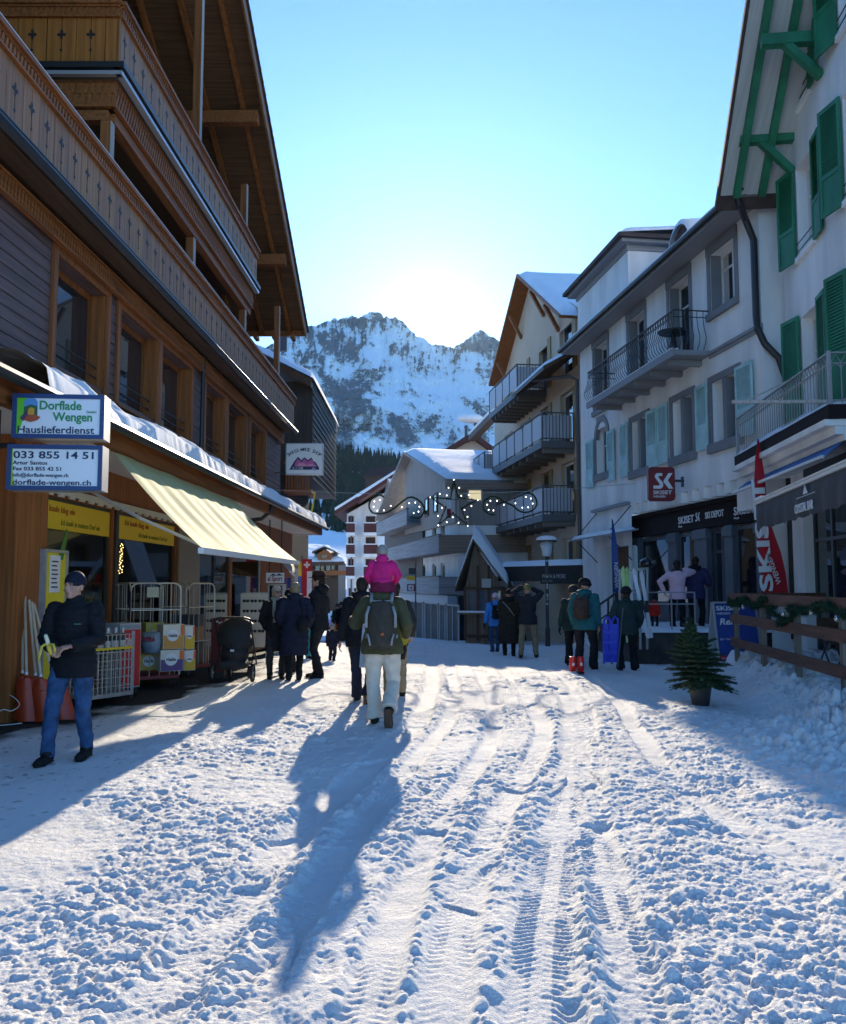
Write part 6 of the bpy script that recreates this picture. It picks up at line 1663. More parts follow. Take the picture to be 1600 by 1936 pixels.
h = at(1223, 1066, 18.2); hm = thing('ski_helmet', 'black ski helmet with goggles sitting on top of the ski rack', 'helmet', h)
MB().ball(h, (.15, .17, .13), 14, 8, z0=-.5).build('shell', mat('helmet_black', (.012, .012, .014), .25), hm, True)
MB().ball(h + Vector((.13, -.03, .02)), (.07, .12, .06), 10, 6).build('goggles', mat('goggle_lens', (.05, .05, .06), .1), hm, True)
# blue plastic sled
sx = at(1155, 1255, 16.3); sd = thing('sled', 'bright blue plastic sled standing on end in the snow', 'sled', sx)
m = MB(); BLP = mat('sled_blue', (.012, .035, .50), .3)
for k, px in enumerate((1148, 1163)):
    o = [(px - 6, 1255), (px - 6, 1185), (px - 5, 1172), (px, 1166), (px + 5, 1170), (px + 6, 1180), (px + 5, 1250)]
    m.tube([at(q[0], q[1], 16.3 + .06 * k) for q in o], .022, 6)
a, b = at(1144, 1252, 16.33), at(1167, 1180, 16.33); m.box(a.x, b.x, 16.32, 16.36, a.z, b.z)
for yz in (1195, 1215, 1235): a, b = at(1142, yz + 3, 16.27), at(1168, yz - 3, 16.27); m.box(a.x, b.x, 16.27, 16.319, a.z, b.z)
m.build('shell', BLP, sd)
tag(MB().tube([at(1168, 1262, 16.2), at(1178, 1150, 16.35)], .013, 6).build('ski_pole', mat('pole_blue', (.05, .07, .10), .4)), 'thin dark ski pole leaning beside the blue sled', 'ski pole')
# A-frame board
af = thing('pavement_sign', 'blue A-frame pavement sign with white rental lettering behind the fence', 'sign', at(1395, 1250, 16.9))
ay = 16.9; BRD = mat('board_blue', (.02, .05, .24), .4)
tl, bl, tr_, br = at(1348, 1139, ay), at(1360, 1252, ay - .25), at(1428, 1139, ay + .0), at(1441, 1250, ay - .25)
MB().prism([bl, br, tr_, tl], (0, .03, 0)).build('board', BRD, af)
MB().prism([bl + Vector((0, .62, .02)), br + Vector((0, .62, .02)), tr_ + Vector((0, .06, 0)), tl + Vector((0, .06, 0))], (0, .02, 0)).build('rear_board', mat('board_grey', (.35, .38, .40), .5), af)
m = MB(); 
for a, b in ((tl, bl), (tr_, br), (tl, tr_), (bl, br)): m.bar(a + Vector((0, -.012, 0)), b + Vector((0, -.012, 0)), .035, .03)
for s in (0, 1): a = (tl, tr_)[s]; b = (bl, br)[s]; m.bar(a + Vector((0, .07, 0)), b + Vector((0, .66, 0)), .03, .03)
m.build('rim', mat('aluminium', (.55, .57, .58), .35, .7), af)
upv = (tl - bl).normalized(); rtv = (br - bl).normalized(); nrm = rtv.cross(upv); W_ = (br - bl).length; H_ = (tl - bl).length
Q = lambda a, c: bl + rtv * (a * W_) + upv * (c * H_) + nrm * .006
text('SKISET', .12, Q(.06, .86), rtv, upv, LET, af, bold=.02, width=W_ * .6); text('WENGEN', .06, Q(.06, .79), rtv, upv, LET, af)
text('Rental', .17, Q(.10, .62), rtv, upv, LET, af, bold=.02, shear=.2, width=W_ * .62)
text('Ski + Snowboard', .055, Q(.08, .36), rtv, upv, LET, af)
RDI = mat('sign_redband', (.45, .02, .03), .5)
MB().prism([Q(.0, .03), Q(1, .03), Q(1, .10), Q(0, .10)], nrm * .002).build('red_band', RDI, af)
text('Best Service', .045, Q(.06, .048) + nrm * .003, rtv, upv, LET, af); text('Alles für Ski & Board', .045, Q(.45, .048) + nrm * .003, rtv, upv, LET, af)
# ---- small fir in a pot
pp = at(1325, 1330, 11.6); pp.z -= .02
fir = thing('potted_fir', 'small bushy fir tree in a dark pot on the snow edge', 'potted tree', pp)
MB().loft([(pp, .11, .11), (pp + Vector((0, 0, .24)), .145, .145), (pp + Vector((0, 0, .27)), .16, .16), (pp + Vector((0, 0, .29)), .15, .15)], 20).build('pot', mat('pot_plastic', (.045, .043, .042), .5), fir, True)
FN = mat('fir_needles', (.030, .062, .024), .6, var=.5, vs=14, spec=.35)
m = MB(); rg = random.Random(21); base = pp + Vector((0, 0, .28)); ht = .80
def twig(a, d, L, dens=70):
    n = int(L * dens * 2.4)
    s0 = d.cross(Vector((0, 0, 1))); s0 = s0.normalized() if s0.length > .01 else Vector((1, 0, 0)); u0 = s0.cross(d).normalized()
    for i in range(n):
        f = i / n; c = a + d * (L * f) + Vector((0, 0, -.05 * L * f * f))
        for sgn in (-1, 1, 0):
            nd = (s0 * sgn * (1 if sgn else .0) + u0 * (.25 if sgn else 1.0) + d * .55 + Vector((rg.gauss(0, .18), rg.gauss(0, .18), rg.gauss(0, .18)))).normalized()
            l = .042 * (.8 + .5 * rg.random()) * (1 - .3 * f); wv = d.cross(nd).normalized() * .0036
            m.add([c - wv, c + wv, c + nd * l], [(0, 1, 2)])
br_ = MB()
for lev in range(15):
    f = lev / 15; z = .03 + f * ht * .88; nb = 13 - int(f * 8)
    for k in range(nb):
        an = rg.random() * .6 + 2 * math.pi * k / nb + lev; L = (.36 * (1 - f) ** .55 * (1 if f < .72 else .6) + .04) * (.65 + .6 * rg.random())
        d = Vector((math.cos(an), math.sin(an), -.22 + 1.15 * f)).normalized(); a = base + Vector((0, 0, z)) + Vector((-.12 * f, 0, 0))
        br_.tube([a, a + d * L * .9], [.008, .003], 4, cap=False); twig(a + d * .03, d, L)
        for q in (.35, .55, .75):
            for sg2 in (-1, 1):
                sd2 = d.cross(Vector((0, 0, 1))).normalized() * sg2; d2 = (d * .8 + sd2 * .75).normalized(); twig(a + d * L * q, d2, L * (.42 - .25 * (q - .35)), 60)
br_.tube([base + Vector((0, 0, -.05)), base + Vector((-.12, 0, ht))], [.028, .008], 6)
for k in range(4): an = k * 1.6; twig(base + Vector((-.12, 0, ht * .9)), Vector((math.cos(an) * .5, math.sin(an) * .5, 1)).normalized(), .16)
twig(base + Vector((-.12, 0, ht * .92)), Vector((-.05, 0, 1)), .22)
m.build('needles', FN, fir); br_.build('branches', mat('bark', (.07, .05, .04), .9), fir)

# ---- bar deck: snowy platform, board fence, garland, folded tables
dk = thing('deck', 'low timber deck under lumpy snow behind the bar fence', 'deck', (5.8, 13, .1))
f0, f1 = at(1390, 1267, 15.4), at(1593, 1339, 10.2)
def fpt(t, off=0, z=0): p = f0.lerp(f1, t); return Vector((p.x + off, p.y, z))
m = MB(); m.hexa([fpt(-.15, .12, .02), fpt(1.5, .12, .02), fpt(1.5, 3.0, .02), fpt(-.15, 3.0, .02), fpt(-.15, .12, .17), fpt(1.5, .12, .17), fpt(1.5, 3.0, .17), fpt(-.15, 3.0, .17)]); m.build('platform', W_DK, dk)
A, B = np.meshgrid(np.linspace(-.15, 1.5, 170), np.linspace(0, 1, 90), indexing='ij')
FX = f0.x + (f1.x - f0.x) * A + .02 + B * 2.8 + .10 * (fbm(A * 9, B * 0, 3, 95) - .5) * (1 - B); FY = f0.y + (f1.y - f0.y) * A
rim = np.sqrt(np.clip(np.minimum(B / .05, (1 - B) / .05), 0, 1))
dsn = .17 + (.05 + .26 * fbm(A * 6, B * 4, 4, 96) * np.clip(1.4 - B * 1.2, .15, 1)) * rim + .07 * clods(FX, FY, .2, 97, .7) * rim - .05 * (1 - rim)
grid_mesh('snow_cover', FX, FY, dsn, SNOW, dk)
fen = thing('fence', 'brown three board fence on grey posts around the bar deck', 'fence', fpt(.5))
FW = wood('fence_wood', (.13, .062, .04), along='y', var=.4); FPW = wood('post_wood', (.20, .165, .13), along='z', var=.35)
yT, yM, yL = 1122, 1168, 1206
zT_, zM_, zL_ = 1.45, 1.03, .62
for px, yb in ((1390, 1267), (1442, 1282), (1508, 1312), (1593, 1339)):
    t = (px - 1390) / 203; t = {1390: 0, 1442: .335, 1508: .665, 1593: 1.0}[px]
    p = fpt(t); MB().bar((p.x + .05, p.y, -.05), (p.x + .05, p.y, zT_ - .02), .075, .075, up=(1, 0, 0)).build('post', FPW, fen)
for z, h in ((zT_ - .08, .16), (zM_ - .02, .15), (zL_ - .02, .15)):
    a, b = fpt(-.02), fpt(1.25); dz = .02 if z > 1.3 else .0
    MB().bar((a.x - .02, a.y, z), (b.x - .02, b.y, z), .035, h).build('board', FW, fen)
# cross rail returning to the wall at the far end
a = fpt(-.02); MB().bar((a.x, a.y, 1.37), (a.x + 1.8, a.y + .3, 1.37), .035, .16).build('board', FW, fen)
# evergreen garland wound along the top board
gl_ = thing('fence_garland', 'thick evergreen garland draped along the top board of the fence', 'garland', fpt(.4, 0, 1.4))
pts = []
for i in range(90):
    t = -.02 + 1.2 * i / 89; p = fpt(t, -.04 + .07 * math.sin(i * .9), 1.40 - .13 * abs(math.sin(i * .17 + .4)) - .22 * math.exp(-((t - .62) / .10) ** 2)); pts.append(p)
m = MB(); rg = random.Random(6); m.tube(pts, .03, 6)
for a, b in zip(pts[:-1], pts[1:]):
    for i in range(110):
        c = a.lerp(b, rg.random()); d = Vector((rg.gauss(0, 1), rg.gauss(0, 1), rg.gauss(0, 1))).normalized() * (.06 + .05 * rg.random()); s = d.cross(b - a).normalized() * .006; m.add([c - s, c + s, c + d], [(0, 1, 2)])
m.build('greenery', FIRG, gl_)
SILV = mat('silver_bauble', (.6, .6, .58), .25, .8)
for t, dz in ((.2, -.25), (.63, -.35), (.86, -.2), (1.03, -.3)):
    p = fpt(t, -.08, 1.33 + dz * .4); MB().ball(p, (.03, .03, .04), 8, 6).build('bauble', SILV, gl_, True)
# folded bistro tables and chairs leaning on the deck
for k, (t, off, lb) in enumerate(((.60, 1.0, 'black folding bistro table behind the middle of the fence'), (.93, .8, 'black folding bistro table behind the near end of the fence'), (.30, 1.3, 'black folding chair far down the deck by the flag'))):
    p = fpt(t, off, .22); tb = thing('folding_table' if k < 2 else 'folding_chair', lb, 'table' if k < 2 else 'chair', p)
    mm = MB()
    for dx in (-.25, .25):
        for s in (-1, 1): mm.tube([p + Vector((dx, -.28 * s, 0)), p + Vector((dx, .28 * s, .70))], .013, 5)
    for s in (-1, 1): mm.tube([p + Vector((-.25, -.28 * s, .02)), p + Vector((.25, -.28 * s, .02))], .011, 5)
    mm.build('frame', DARK, tb)
    if k < 2: MB().box(p.x - .33, p.x + .33, p.y - .33, p.y + .33, p.z + .70, p.z + .725).build('table_top', W_DK, tb)
    else:
        MB().box(p.x - .24, p.x + .24, p.y - .2, p.y + .2, p.z + .45, p.z + .47).build('seat', W_DK, tb); MB().box(p.x - .24, p.x + .24, p.y + .24, p.y + .27, p.z + .55, p.z + .85).build('backrest', W_DK, tb)

# ---- flags and stands by the far shops on the left
fw = 29.0
bn = thing('banner', 'tall red and white banner with a white cross behind the man in the hat', 'banner', at(580, 1130, fw))
a, b, c_ = at(571, 1135, fw), at(590, 1057, fw), at(580, 1080, fw)
MB().box(a.x, b.x, fw, fw + .03, c_.z, b.z).build('red_field', FRED, bn)
MB().box(a.x, (a.x + b.x) / 2, fw + .002, fw + .028, a.z - .6, c_.z - .001).build('red_field', FRED, bn)
MB().box((a.x + b.x) / 2 + .001, b.x, fw + .002, fw + .028, a.z - .6, c_.z - .001).build('white_field', mat('banner_white', (.7, .7, .72), .8), bn)
cc = at(580.5, 1068, fw); m = MB(); m.box(cc.x - .105, cc.x + .105, fw - .006, fw - .001, cc.z - .035, cc.z + .035); m.box(cc.x - .035, cc.x + .035, fw - .0062, fw - .0011, cc.z + .0352, cc.z + .105); m.box(cc.x - .035, cc.x + .035, fw - .0062, fw - .0011, cc.z - .105, cc.z - .0352); m.build('cross', mat('banner_white', (.7, .7, .72), .8), bn)
MB().tube([(a.x - .02, fw + .02, -.6), (a.x - .02, fw + .02, b.z + .1)], .02, 6).build('pole', RAILM, bn)
for px, y0, y1, dd, cols, lb in ((538, 1150, 1093, 27.5, ((.05, .10, .40), (.6, .6, .65)), 'short blue and white banner beside the sport sign'), (546, 1150, 1092, 27.8, ((.03, .06, .30), (.35, .08, .12)), 'short dark blue and red banner second beside the sport sign'), (560, 1140, 1075, 28.4, ((.55, .55, .65), (.15, .2, .5)), 'pale banner with blue marks next to the tall red banner'), (567, 1140, 1062, 28.7, ((.65, .45, .05), (.10, .15, .35)), 'yellow topped banner touching the tall red banner')):
    t = thing('banner', lb, 'banner', at(px, y0, dd)); a, b = at(px - 3.5, y0, dd), at(px + 3.5, y1, dd); zm2 = b.z - (b.z - a.z) * .35
    MB().box(a.x, b.x, dd, dd + .02, zm2, b.z).build('upper_field', mat('banner_%d_a' % px, cols[0], .8), t); MB().box(a.x, b.x, dd, dd + .02, a.z - .8, zm2 - .001).build('lower_field', mat('banner_%d_b' % px, cols[1], .8), t)
ss = thing('shop_sign', 'white sign reading sport in dark red at the far end of the shop front', 'sign', at(520, 1092, 24.3)); a, b = at(503, 1102, 24.3), at(537, 1083, 24.3)
MB().box(a.x, b.x, 24.3, 24.38, a.z, b.z).build('board', mat('sign_cream', (.72, .72, .68), .4), ss)
text('al Sport', .19, (a.x + .04, 24.296, a.z + .055), (1, 0, 0), (0, 0, 1), mat('sign_darkred', (.25, .01, .02), .5), ss, bold=.02, width=(b.x - a.x) * .84)
m = MB(); m.prism([(a.x + .1, 24.297, a.z + .20), (a.x + .2, 24.297, a.z + .26), (a.x + .28, 24.297, a.z + .21), (a.x + .36, 24.297, a.z + .26), (a.x + .48, 24.297, a.z + .20)], (0, -.002, 0)); m.build('mountain_mark', NAVY, ss)
m = MB()
for x in (a.x + .08, b.x - .08): m.bar((x, 24.34, b.z), (x, 24.34, b.z + 1.6), .03, .03)
m.build('hanger', DARK, ss)
fa = thing('awning', 'small grey and white striped awning beyond the long yellow one', 'awning', at(548, 1075, 25.5))
m = MB(); q0, q1, q2, q3 = at(533, 1062, 25.0), at(556, 1062, 30), at(561, 1092, 29.0), at(548, 1080, 25.0)
m.prism([q0, q1, q2, q3], (0, 0, -.02)); m.build('cloth', mat('grey_stripe', (.35, .33, .26), .8, var=.5, vs=3, stretch=(.3, 6, .3)), fa)
m = MB(); m.bar(q3, q2, .04, .04); m.build('front_bar', mat('awning_bar', (.7, .7, .66), .4), fa)
cs = thing('display_case', 'tall glazed display case under the sport sign', 'display case', at(520, 1200, 24.6)); a, b = at(505, 1215, 24.6), at(537, 1104, 24.6)
MB().box(a.x, b.x, 24.6, 25.0, a.z, b.z).build('cabinet', mat('pale_frame', (.42, .42, .38), .6), cs); MB().box(a.x + .05, b.x - .05, 24.585, 24.599, a.z + .3, b.z - .05).build('pane', PANE, cs)
# ================================================================ GOODS ON THE SHOP PAVEMENT, LEFT
gnd = lambda x, y: gz(x, y) + .005
GALV = mat('galvanised', (.42, .43, .44), .4, .6, var=.15, vs=12)
CHROME = mat('pale_wire', (.50, .50, .48), .35, .5)
# ---- snow shovels leaning at the corner post
SHR = mat('shovel_red', (.42, .045, .012), .4, var=.15, vs=6); ASH = wood('ash_handle', (.55, .45, .32), along='z', var=.2)
def shovel(x0, y0, xt, yt, py_top):
    b = Vector((x0, y0, gnd(x0, y0))); top = at(xt, py_top, yt)
    t = thing('snow_shovel', None, 'shovel', b, 'snow shovels leaning at the corner post')
    d = (top - b); m = MB(); k = b + d * .34
    m.tube([k - d * .06, top], [.017, .017], 8); m.build('handle', ASH, t)
    MB().tube([k, k + d * .045], .0185, 8).build('price_band', mat('label_white', (.7, .7, .72), .6), t)
    side = Vector((1, .25, 0)).normalized(); fw_ = d.normalized()
    nn = side.cross(fw_)
    A, B = np.meshgrid(np.linspace(-1, 1, 15), np.linspace(0, 1, 12), indexing='ij')
    vs, fs = [], []
    for i in range(15):
        for j in range(12):
            u, v = A[i, j], B[i, j]; wd = .125 * (1 - .45 * max(0, (v - .72) / .28) ** 2)
            p = b + side * u * wd + fw_ * (.50 * v) + nn * (-.07 * u * u + .05 * v * v + .004 * math.cos(u * 22)); vs.append(p)
    for i in range(14):
        for j in range(11): q = i * 12 + j; fs.append((q, q + 1, q + 13, q + 12))
    m = MB(); m.add(vs, fs); m.tube([k - d * .10, k + d * .02], [.03, .024], 8)
    return t, m.build('blade', SHR, t, True)
for k, (x0, y0, xt, yt, pt, lb) in enumerate(((-4.74, 10.5, 42, 10.75, 1124, 'red snow shovel with the tallest handle, leftmost at the wooden corner post'), (-4.62, 10.36, 47, 10.7, 1128, 'red snow shovel second from the left at the wooden corner post'), (-4.55, 10.52, 55, 10.6, 1134, 'red snow shovel in the middle of the bundle by the corner post'), (-4.40, 10.36, 60, 10.65, 1138, 'red snow shovel second from the right in the bundle by the corner post'), (-4.24, 10.5, 64, 10.7, 1142, 'red snow shovel rightmost in the bundle, behind the man with the banana'))):
    t, _ = shovel(x0, y0, xt, yt, pt); t['label'] = lb
# pale cable on the ground
cb = [at(0, 1312, 10.4), at(22, 1316, 10.4), at(37, 1332, 10.3), at(22, 1344, 10.1), at(2, 1343, 10.0)]
for p in cb: p.z = max(p.z, gnd(p.x, p.y) + .01)
cpts = [Vector((-5.2, 10.3, .12))] + cb + [Vector((-4.9, 10.0, .02)), Vector((-4.55, 10.15, .02))]; cs_ = []
for i in range(len(cpts) - 1):
    a, b, c, d = cpts[max(i - 1, 0)], cpts[i], cpts[i + 1], cpts[min(i + 2, len(cpts) - 1)]
    for k in range(8): f = k / 8; cs_.append(.5 * ((2 * b) + (c - a) * f + (2 * a - 5 * b + 4 * c - d) * f * f + (3 * b - a - 3 * c + d) * f ** 3))
tag(MB().tube(cs_, .006, 6).build('cable', mat('cable_white', (.6, .6, .58), .5)), 'thin white cable curling on the ground by the corner post', 'cable')
# ---- posters and a yellow display at the first window
wd_ = lambda px, u=.06: Lf.S(px, 1100, u)
pst = thing('poster_column', 'narrow column of coloured posters on the shop window behind the shovels', 'poster', Lf.pt(wd_(66), .05, 1.2))
for k, (y0, y1, c, nm) in enumerate(((1038, 1050, (.5, .02, .02), 'red_poster'), (1050, 1075, (.06, .03, .025), 'candle_poster'), (1077, 1103, (.03, .20, .42), 'blue_poster'), (1105, 1134, (.65, .20, .02), 'orange_poster'), (1135, 1170, (.55, .42, .02), 'yellow_poster'))):
    s0, s1 = wd_(56), wd_(75); z1, z0 = Lf.Z(65, y0, .06), Lf.Z(65, y1, .06)
    o = MB().fb(Lf, s0, s1, .05, .056, z0, z1).build(nm, mat(nm, c, .5, var=.3, vs=9), pst)
    if k == 1:
        for i in range(5): MB().fb(Lf, s0 + .1 + i * .2, s0 + .15 + i * .2, .0565, .058, z0 + .04 + .05 * (i % 2), z0 + .12 + .05 * (i % 3)).build('candle_mark', mat('candle', (.7, .5, .3), .5), o)
yd = thing('display_stand', 'tall yellow poster stand with white price sheet behind the man in the cap', 'display stand', Lf.pt(wd_(98), .3, 0))
s0, s1 = wd_(82, .25), wd_(120, .25); z0, z1 = .12, Lf.Z(100, 1045, .25)
MB().fb(Lf, s0, s1, .22, .27, z0, z1).build('panel', mat('stand_yellow', (.72, .58, .02), .5, var=.06, vs=4), yd)
m = MB(); m.fb(Lf, s0 - .05, s0 - .002, .20, .29, .02, z1 + .04).fb(Lf, s1 + .002, s1 + .05, .20, .29, .02, z1 + .04).fb(Lf, s0, s1, .21, .285, z1 + .002, z1 + .04); m.build('frame', GALV, yd)
zm = Lf.Z(100, 1120, .25); sm = (s0 + s1) / 2
q = MB().fb(Lf, sm - .18, sm + .12, .272, .278, zm, zm + .48).build('price_sheet', mat('label_white', (.7, .7, .72), .6), yd)
for i in range(7): MB().fb(Lf, sm - .13, sm + .06 - .02 * (i % 3), .2785, .280, zm + .06 + i * .055, zm + .078 + i * .055).build('text_line', INK, q)
MB().prism([Lf.pt(sm + .05, .273, zm + .45), Lf.pt(sm + .28, .273, zm + .85), Lf.pt(sm + .34, .273, zm + .80), Lf.pt(sm + .2, .273, zm + .42)], Lf.n * .004).build('leaf_picture', mat('leaf_green', (.06, .18, .02), .6), yd)
# ---- wire trolley full of bottles
def wire_box(m, o, ax, ay, h, nx_, ny_, nz_, r=.006, z0=0.0):
    """upright wire panels round a footprint o + ax, ay"""
    for (p, v, n_) in ((o, ax, nx_), (o + ay, ax, nx_), (o, ay, ny_), (o + ax, ay, ny_)):
        for i in range(n_ + 1): q = p + v * (i / n_); m.tube([q + Vector((0, 0, z0)), q + Vector((0, 0, h))], r, 4, cap=False)
        for k in range(nz_ + 1): z = z0 + (h - z0) * k / nz_; m.tube([p + Vector((0, 0, z)), p + v + Vector((0, 0, z))], r, 4, cap=False)
bt = thing('bottle_trolley', 'wire mesh trolley filled with wine bottles behind the man with the banana', 'trolley', (-4.25, 11.5, 0))
o = at(167, 1330, 11.55); o.z = .12; ax = at(226, 1318, 12.1) - at(167, 1330, 11.55); ax.z = 0; ax = Vector((.36, .62, 0)); ay = Vector((-.40, .25, 0))
m = MB(); wire_box(m, o, ax, ay, .80, 10, 6, 7, .005); m.build('mesh_basket', CHROME, bt)
m = MB()
for p in (o, o + ax, o + ay, o + ax + ay): m.bar(p + Vector((0, 0, -.02)), p + Vector((0, 0, .84)), .035, .035, up=(1, 0, 0))
for z in (.0,): m.bar(o + Vector((0, 0, z)), o + ax + Vector((0, 0, z)), .04, .05); m.bar(o + ay + Vector((0, 0, z)), o + ay + ax + Vector((0, 0, z)), .04, .05); m.bar(o, o + ay, .04, .05); m.bar(o + ax, o + ax + ay, .04, .05)
m.build('frame', GALV, bt)
m = MB(); m.prism([o, o + ax, o + ax + ay, o + ay], (0, 0, .02)); m.build('floor', GALV, bt)
MB().bar(o + Vector((-.01, -.01, .62)), o + ax + Vector((0, -.02, .62)), .03, .035).build('yellow_band', mat('band_yellow', (.62, .42, .02), .5), bt)
for p in (o, o + ax, o + ay, o + ax + ay): MB().tube([p + Vector((-.015, 0, -.07)), p + Vector((.015, 0, -.07))], .05, 10).build('castor', DARK, bt)
BOT = mat('bottle_glass', (.012, .014, .010), .12); CAPW = mat('foil_pale', (.60, .58, .56), .4); LBLM = mat('bottle_label', (.62, .60, .56), .7); LBR = mat('bottle_label_red', (.45, .03, .03), .7)
def bottle(p, k, label):
    t = thing('wine_bottle', label, 'bottle', p, 'wine bottles standing in the wire trolley')
    MB().loft([(p, .036, .036), (p + Vector((0, 0, .19)), .037, .037), (p + Vector((0, 0, .225)), .016, .016), (p + Vector((0, 0, .24)), .0145, .0145)], 10).build('body', BOT, t, True)
    MB().loft([(p + Vector((0, 0, .241)), .0155, .0155), (p + Vector((0, 0, .31)), .0155, .0155)], 8).build('foil', CAPW, t)
    MB().loft([(p + Vector((0, 0, .05)), .0378, .0378), (p + Vector((0, 0, .14)), .0378, .0378)], 10).build('label', LBLM if k % 3 else LBR, t)
MB().prism([o + Vector((0, 0, .56)), o + ax + Vector((0, 0, .56)), o + ax + ay + Vector((0, 0, .56)), o + ay + Vector((0, 0, .56))], (0, 0, .015)).build('shelf', GALV, bt)
k = 0
for i in range(5):
    for j in range(3):
        if (i, j) in ((0, 2), (2, 1), (4, 2)): continue
        p = o + ax * (.14 + .18 * i) + ay * (.2 + .3 * j); p.z = o.z + .576; bottle(p, k, 'dark wine bottle with pale foil standing in the wire trolley'); k += 1
# ---- ice-cream panel
ip = thing('ice_cream_panel', 'red ice cream advertising panel with a white heart mark beside the bottle trolley', 'sign', at(240, 1305, 12.6))
a, b = at(224, 1305, 12.55), at(254, 1190, 12.75); a.z = .12
rt_v = Vector((b.x - a.x, b.y - a.y, 0)); Lw = .36; rt_v = rt_v.normalized(); nn = Vector((rt_v.y, -rt_v.x, 0)); hh = .92
PQ = lambda u, v, e=0: a + rt_v * (u * Lw) + Vector((0, 0, v * hh)) + nn * e
MB().prism([PQ(0, 0), PQ(1, 0), PQ(1, 1), PQ(0, 1)], nn * -.4).build('cabinet', mat('cabinet_grey', (.40, .41, .42), .4), ip)
f = MB().prism([PQ(.03, .02, .002), PQ(.97, .02, .002), PQ(.97, .90, .002), PQ(.03, .90, .002)], nn * .004).build('red_face', mat('panel_red', (.50, .012, .018), .4), ip)
MB().prism([PQ(.03, .91, .002), PQ(.97, .91, .002), PQ(.97, .98, .002), PQ(.03, .98, .002)], nn * .004).build('grey_header', mat('header_grey', (.25, .27, .29), .5), ip)
def heart(m, cu, cv, sc, e):
    pts = []
    for i in range(28):
        t = 2 * math.pi * i / 28; pts.append((cu + sc * (16 * math.sin(t) ** 3) / 17, cv + sc * Lw / hh * (13 * math.cos(t) - 5 * math.cos(2 * t) - 2 * math.cos(3 * t) - math.cos(4 * t)) / 17))
    return [PQ(u, v, e) for u, v in pts]
for sc, e, mt in ((.27, .007, 'letter_white'), (.21, .0085, 'panel_red'), (.15, .010, 'letter_white'), (.08, .0115, 'panel_red')):
    MB().prism(heart(None, .45, .70, sc, e), nn * .001).build('heart_mark', MATS[mt], f)
for p in (PQ(.1, 0), PQ(.9, 0)): MB().tube([p + Vector((-.02, -.1, -.06)), p + Vector((.02, -.1, -.06))], .05, 10).build('castor', DARK, ip)
# ---- roll cages
def roll_cage(label, o, ax, ay, h, doorless=True):
    t = thing('roll_cage', label, 'roll cage', o)
    m = MB()
    def hoop(p, v, n_):
        L = v.length; d = v.normalized(); r = .12
        pts = [p + Vector((0, 0, .18)), p + Vector((0, 0, h - r))]
        pts += [p + d * (r - r * math.cos(q)) + Vector((0, 0, h - r + r * math.sin(q))) for q in (.5, 1.0, 1.57)]
        e = p + v; pts += [e - d * (r - r * math.cos(q)) + Vector((0, 0, h - r + r * math.sin(q))) for q in (1.57, 1.0, .5)] + [e + Vector((0, 0, h - r)), e + Vector((0, 0, .18))]
        m.tube(pts, .014, 6)
        for i in range(1, n_): q = p + v * (i / n_); m.tube([q + Vector((0, 0, .18)), q + Vector((0, 0, h - .01))], .007, 5, cap=False)
        for z in (.6, h - .42): m.tube([p + Vector((0, 0, z)), e + Vector((0, 0, z))], .009, 5, cap=False)
    hoop(o, ay, 4); hoop(o + ax, ay, 4); hoop(o + ay, ax, 5); hoop(o, ax, 5)
    m.build('wire_sides', CHROME, t)
    m = MB(); m.prism([o + Vector((0, 0, .13)), o + ax + Vector((0, 0, .13)), o + ax + ay + Vector((0, 0, .13)), o + ay + Vector((0, 0, .13))], (0, 0, .05)); m.build('base', mat('base_red', (.22, .02, .025), .5), t)
    for p in (o, o + ax, o + ay, o + ax + ay): q = p.lerp(o + (ax + ay) / 2, .12); MB().tube([q + Vector((-.018, 0, .06)), q + Vector((.018, 0, .06))], .06, 12).build('castor', DARK, t)
    return t
c1 = Vector((-4.52, 13.55, 0)); a1 = Vector((.66, .42, 0)); b1 = Vector((-.50, .72, 0))
cg1 = roll_cage('white wire roll cage holding stacked paper packs and a cleaning bag', c1, a1, b1, 1.62)
c2 = Vector((-4.10, 15.35, 0)); cg2 = roll_cage('second wire roll cage with dark crates farther along the shop wall', c2, Vector((.30, .62, 0)), Vector((-.60, .3, 0)), 1.62)
tag(MB().box(c1.x + .22, c1.x + .40, c1.y + .10, c1.y + .115, 1.40, 1.56).build('notice', mat('notice_paper', (.55, .53, .42), .7), cg1))
def pack(label, px0, py0, px1, py1, y, cols, wd_txt, grp='paper packs in the roll cage'):
    p, q = at(px0, py1, y), at(px1, py0, y)
    t = thing('paper_pack', label, 'pack', p, grp)
    F = Fr(0, 0, 1); r = Vector((.84, .54, 0)).normalized(); F.o = Vector((p.x, p.y, 0)); F.d = r; F.n = Vector((r.y, -r.x, 0)); F.right = r
    Lp = (q.x - p.x) / .84; z0, z1 = p.z, q.z
    o = MB().fb(F, 0, Lp, -.34, 0, z0, z1).build('wrapper', mat('pack_%s' % cols[2], cols[0], .35, var=.05), t)
    MB().fb(F, Lp * .02, Lp * .98, .001, .004, z0 + .005, z0 + (z1 - z0) * .55).build('colour_band', mat('packband_%s' % cols[2], cols[1], .4), o)
    MB().fb(F, Lp * .82, Lp * .985, .0045, .006, z0 + (z1 - z0) * .56, z1 - .01).build('orange_corner', mat('pack_orange', (.72, .12, .01), .4), o)
    cz, cx_ = (z0 + z1) / 2 + .02, Lp * .45; rr_ = Lp * .27
    MB().prism([F.pt(cx_ + rr_ * math.cos(i * math.pi / 12), .006, cz + rr_ * math.sin(i * math.pi / 12)) for i in range(24)], F.n * .002).build('round_mark', LET, o)
    text(wd_txt, rr_ * .75, F.pt(cx_, .009, cz - rr_ * .25), F.d, (0, 0, 1), INK, o, align='CENTER', bold=.02, width=rr_ * 1.5)
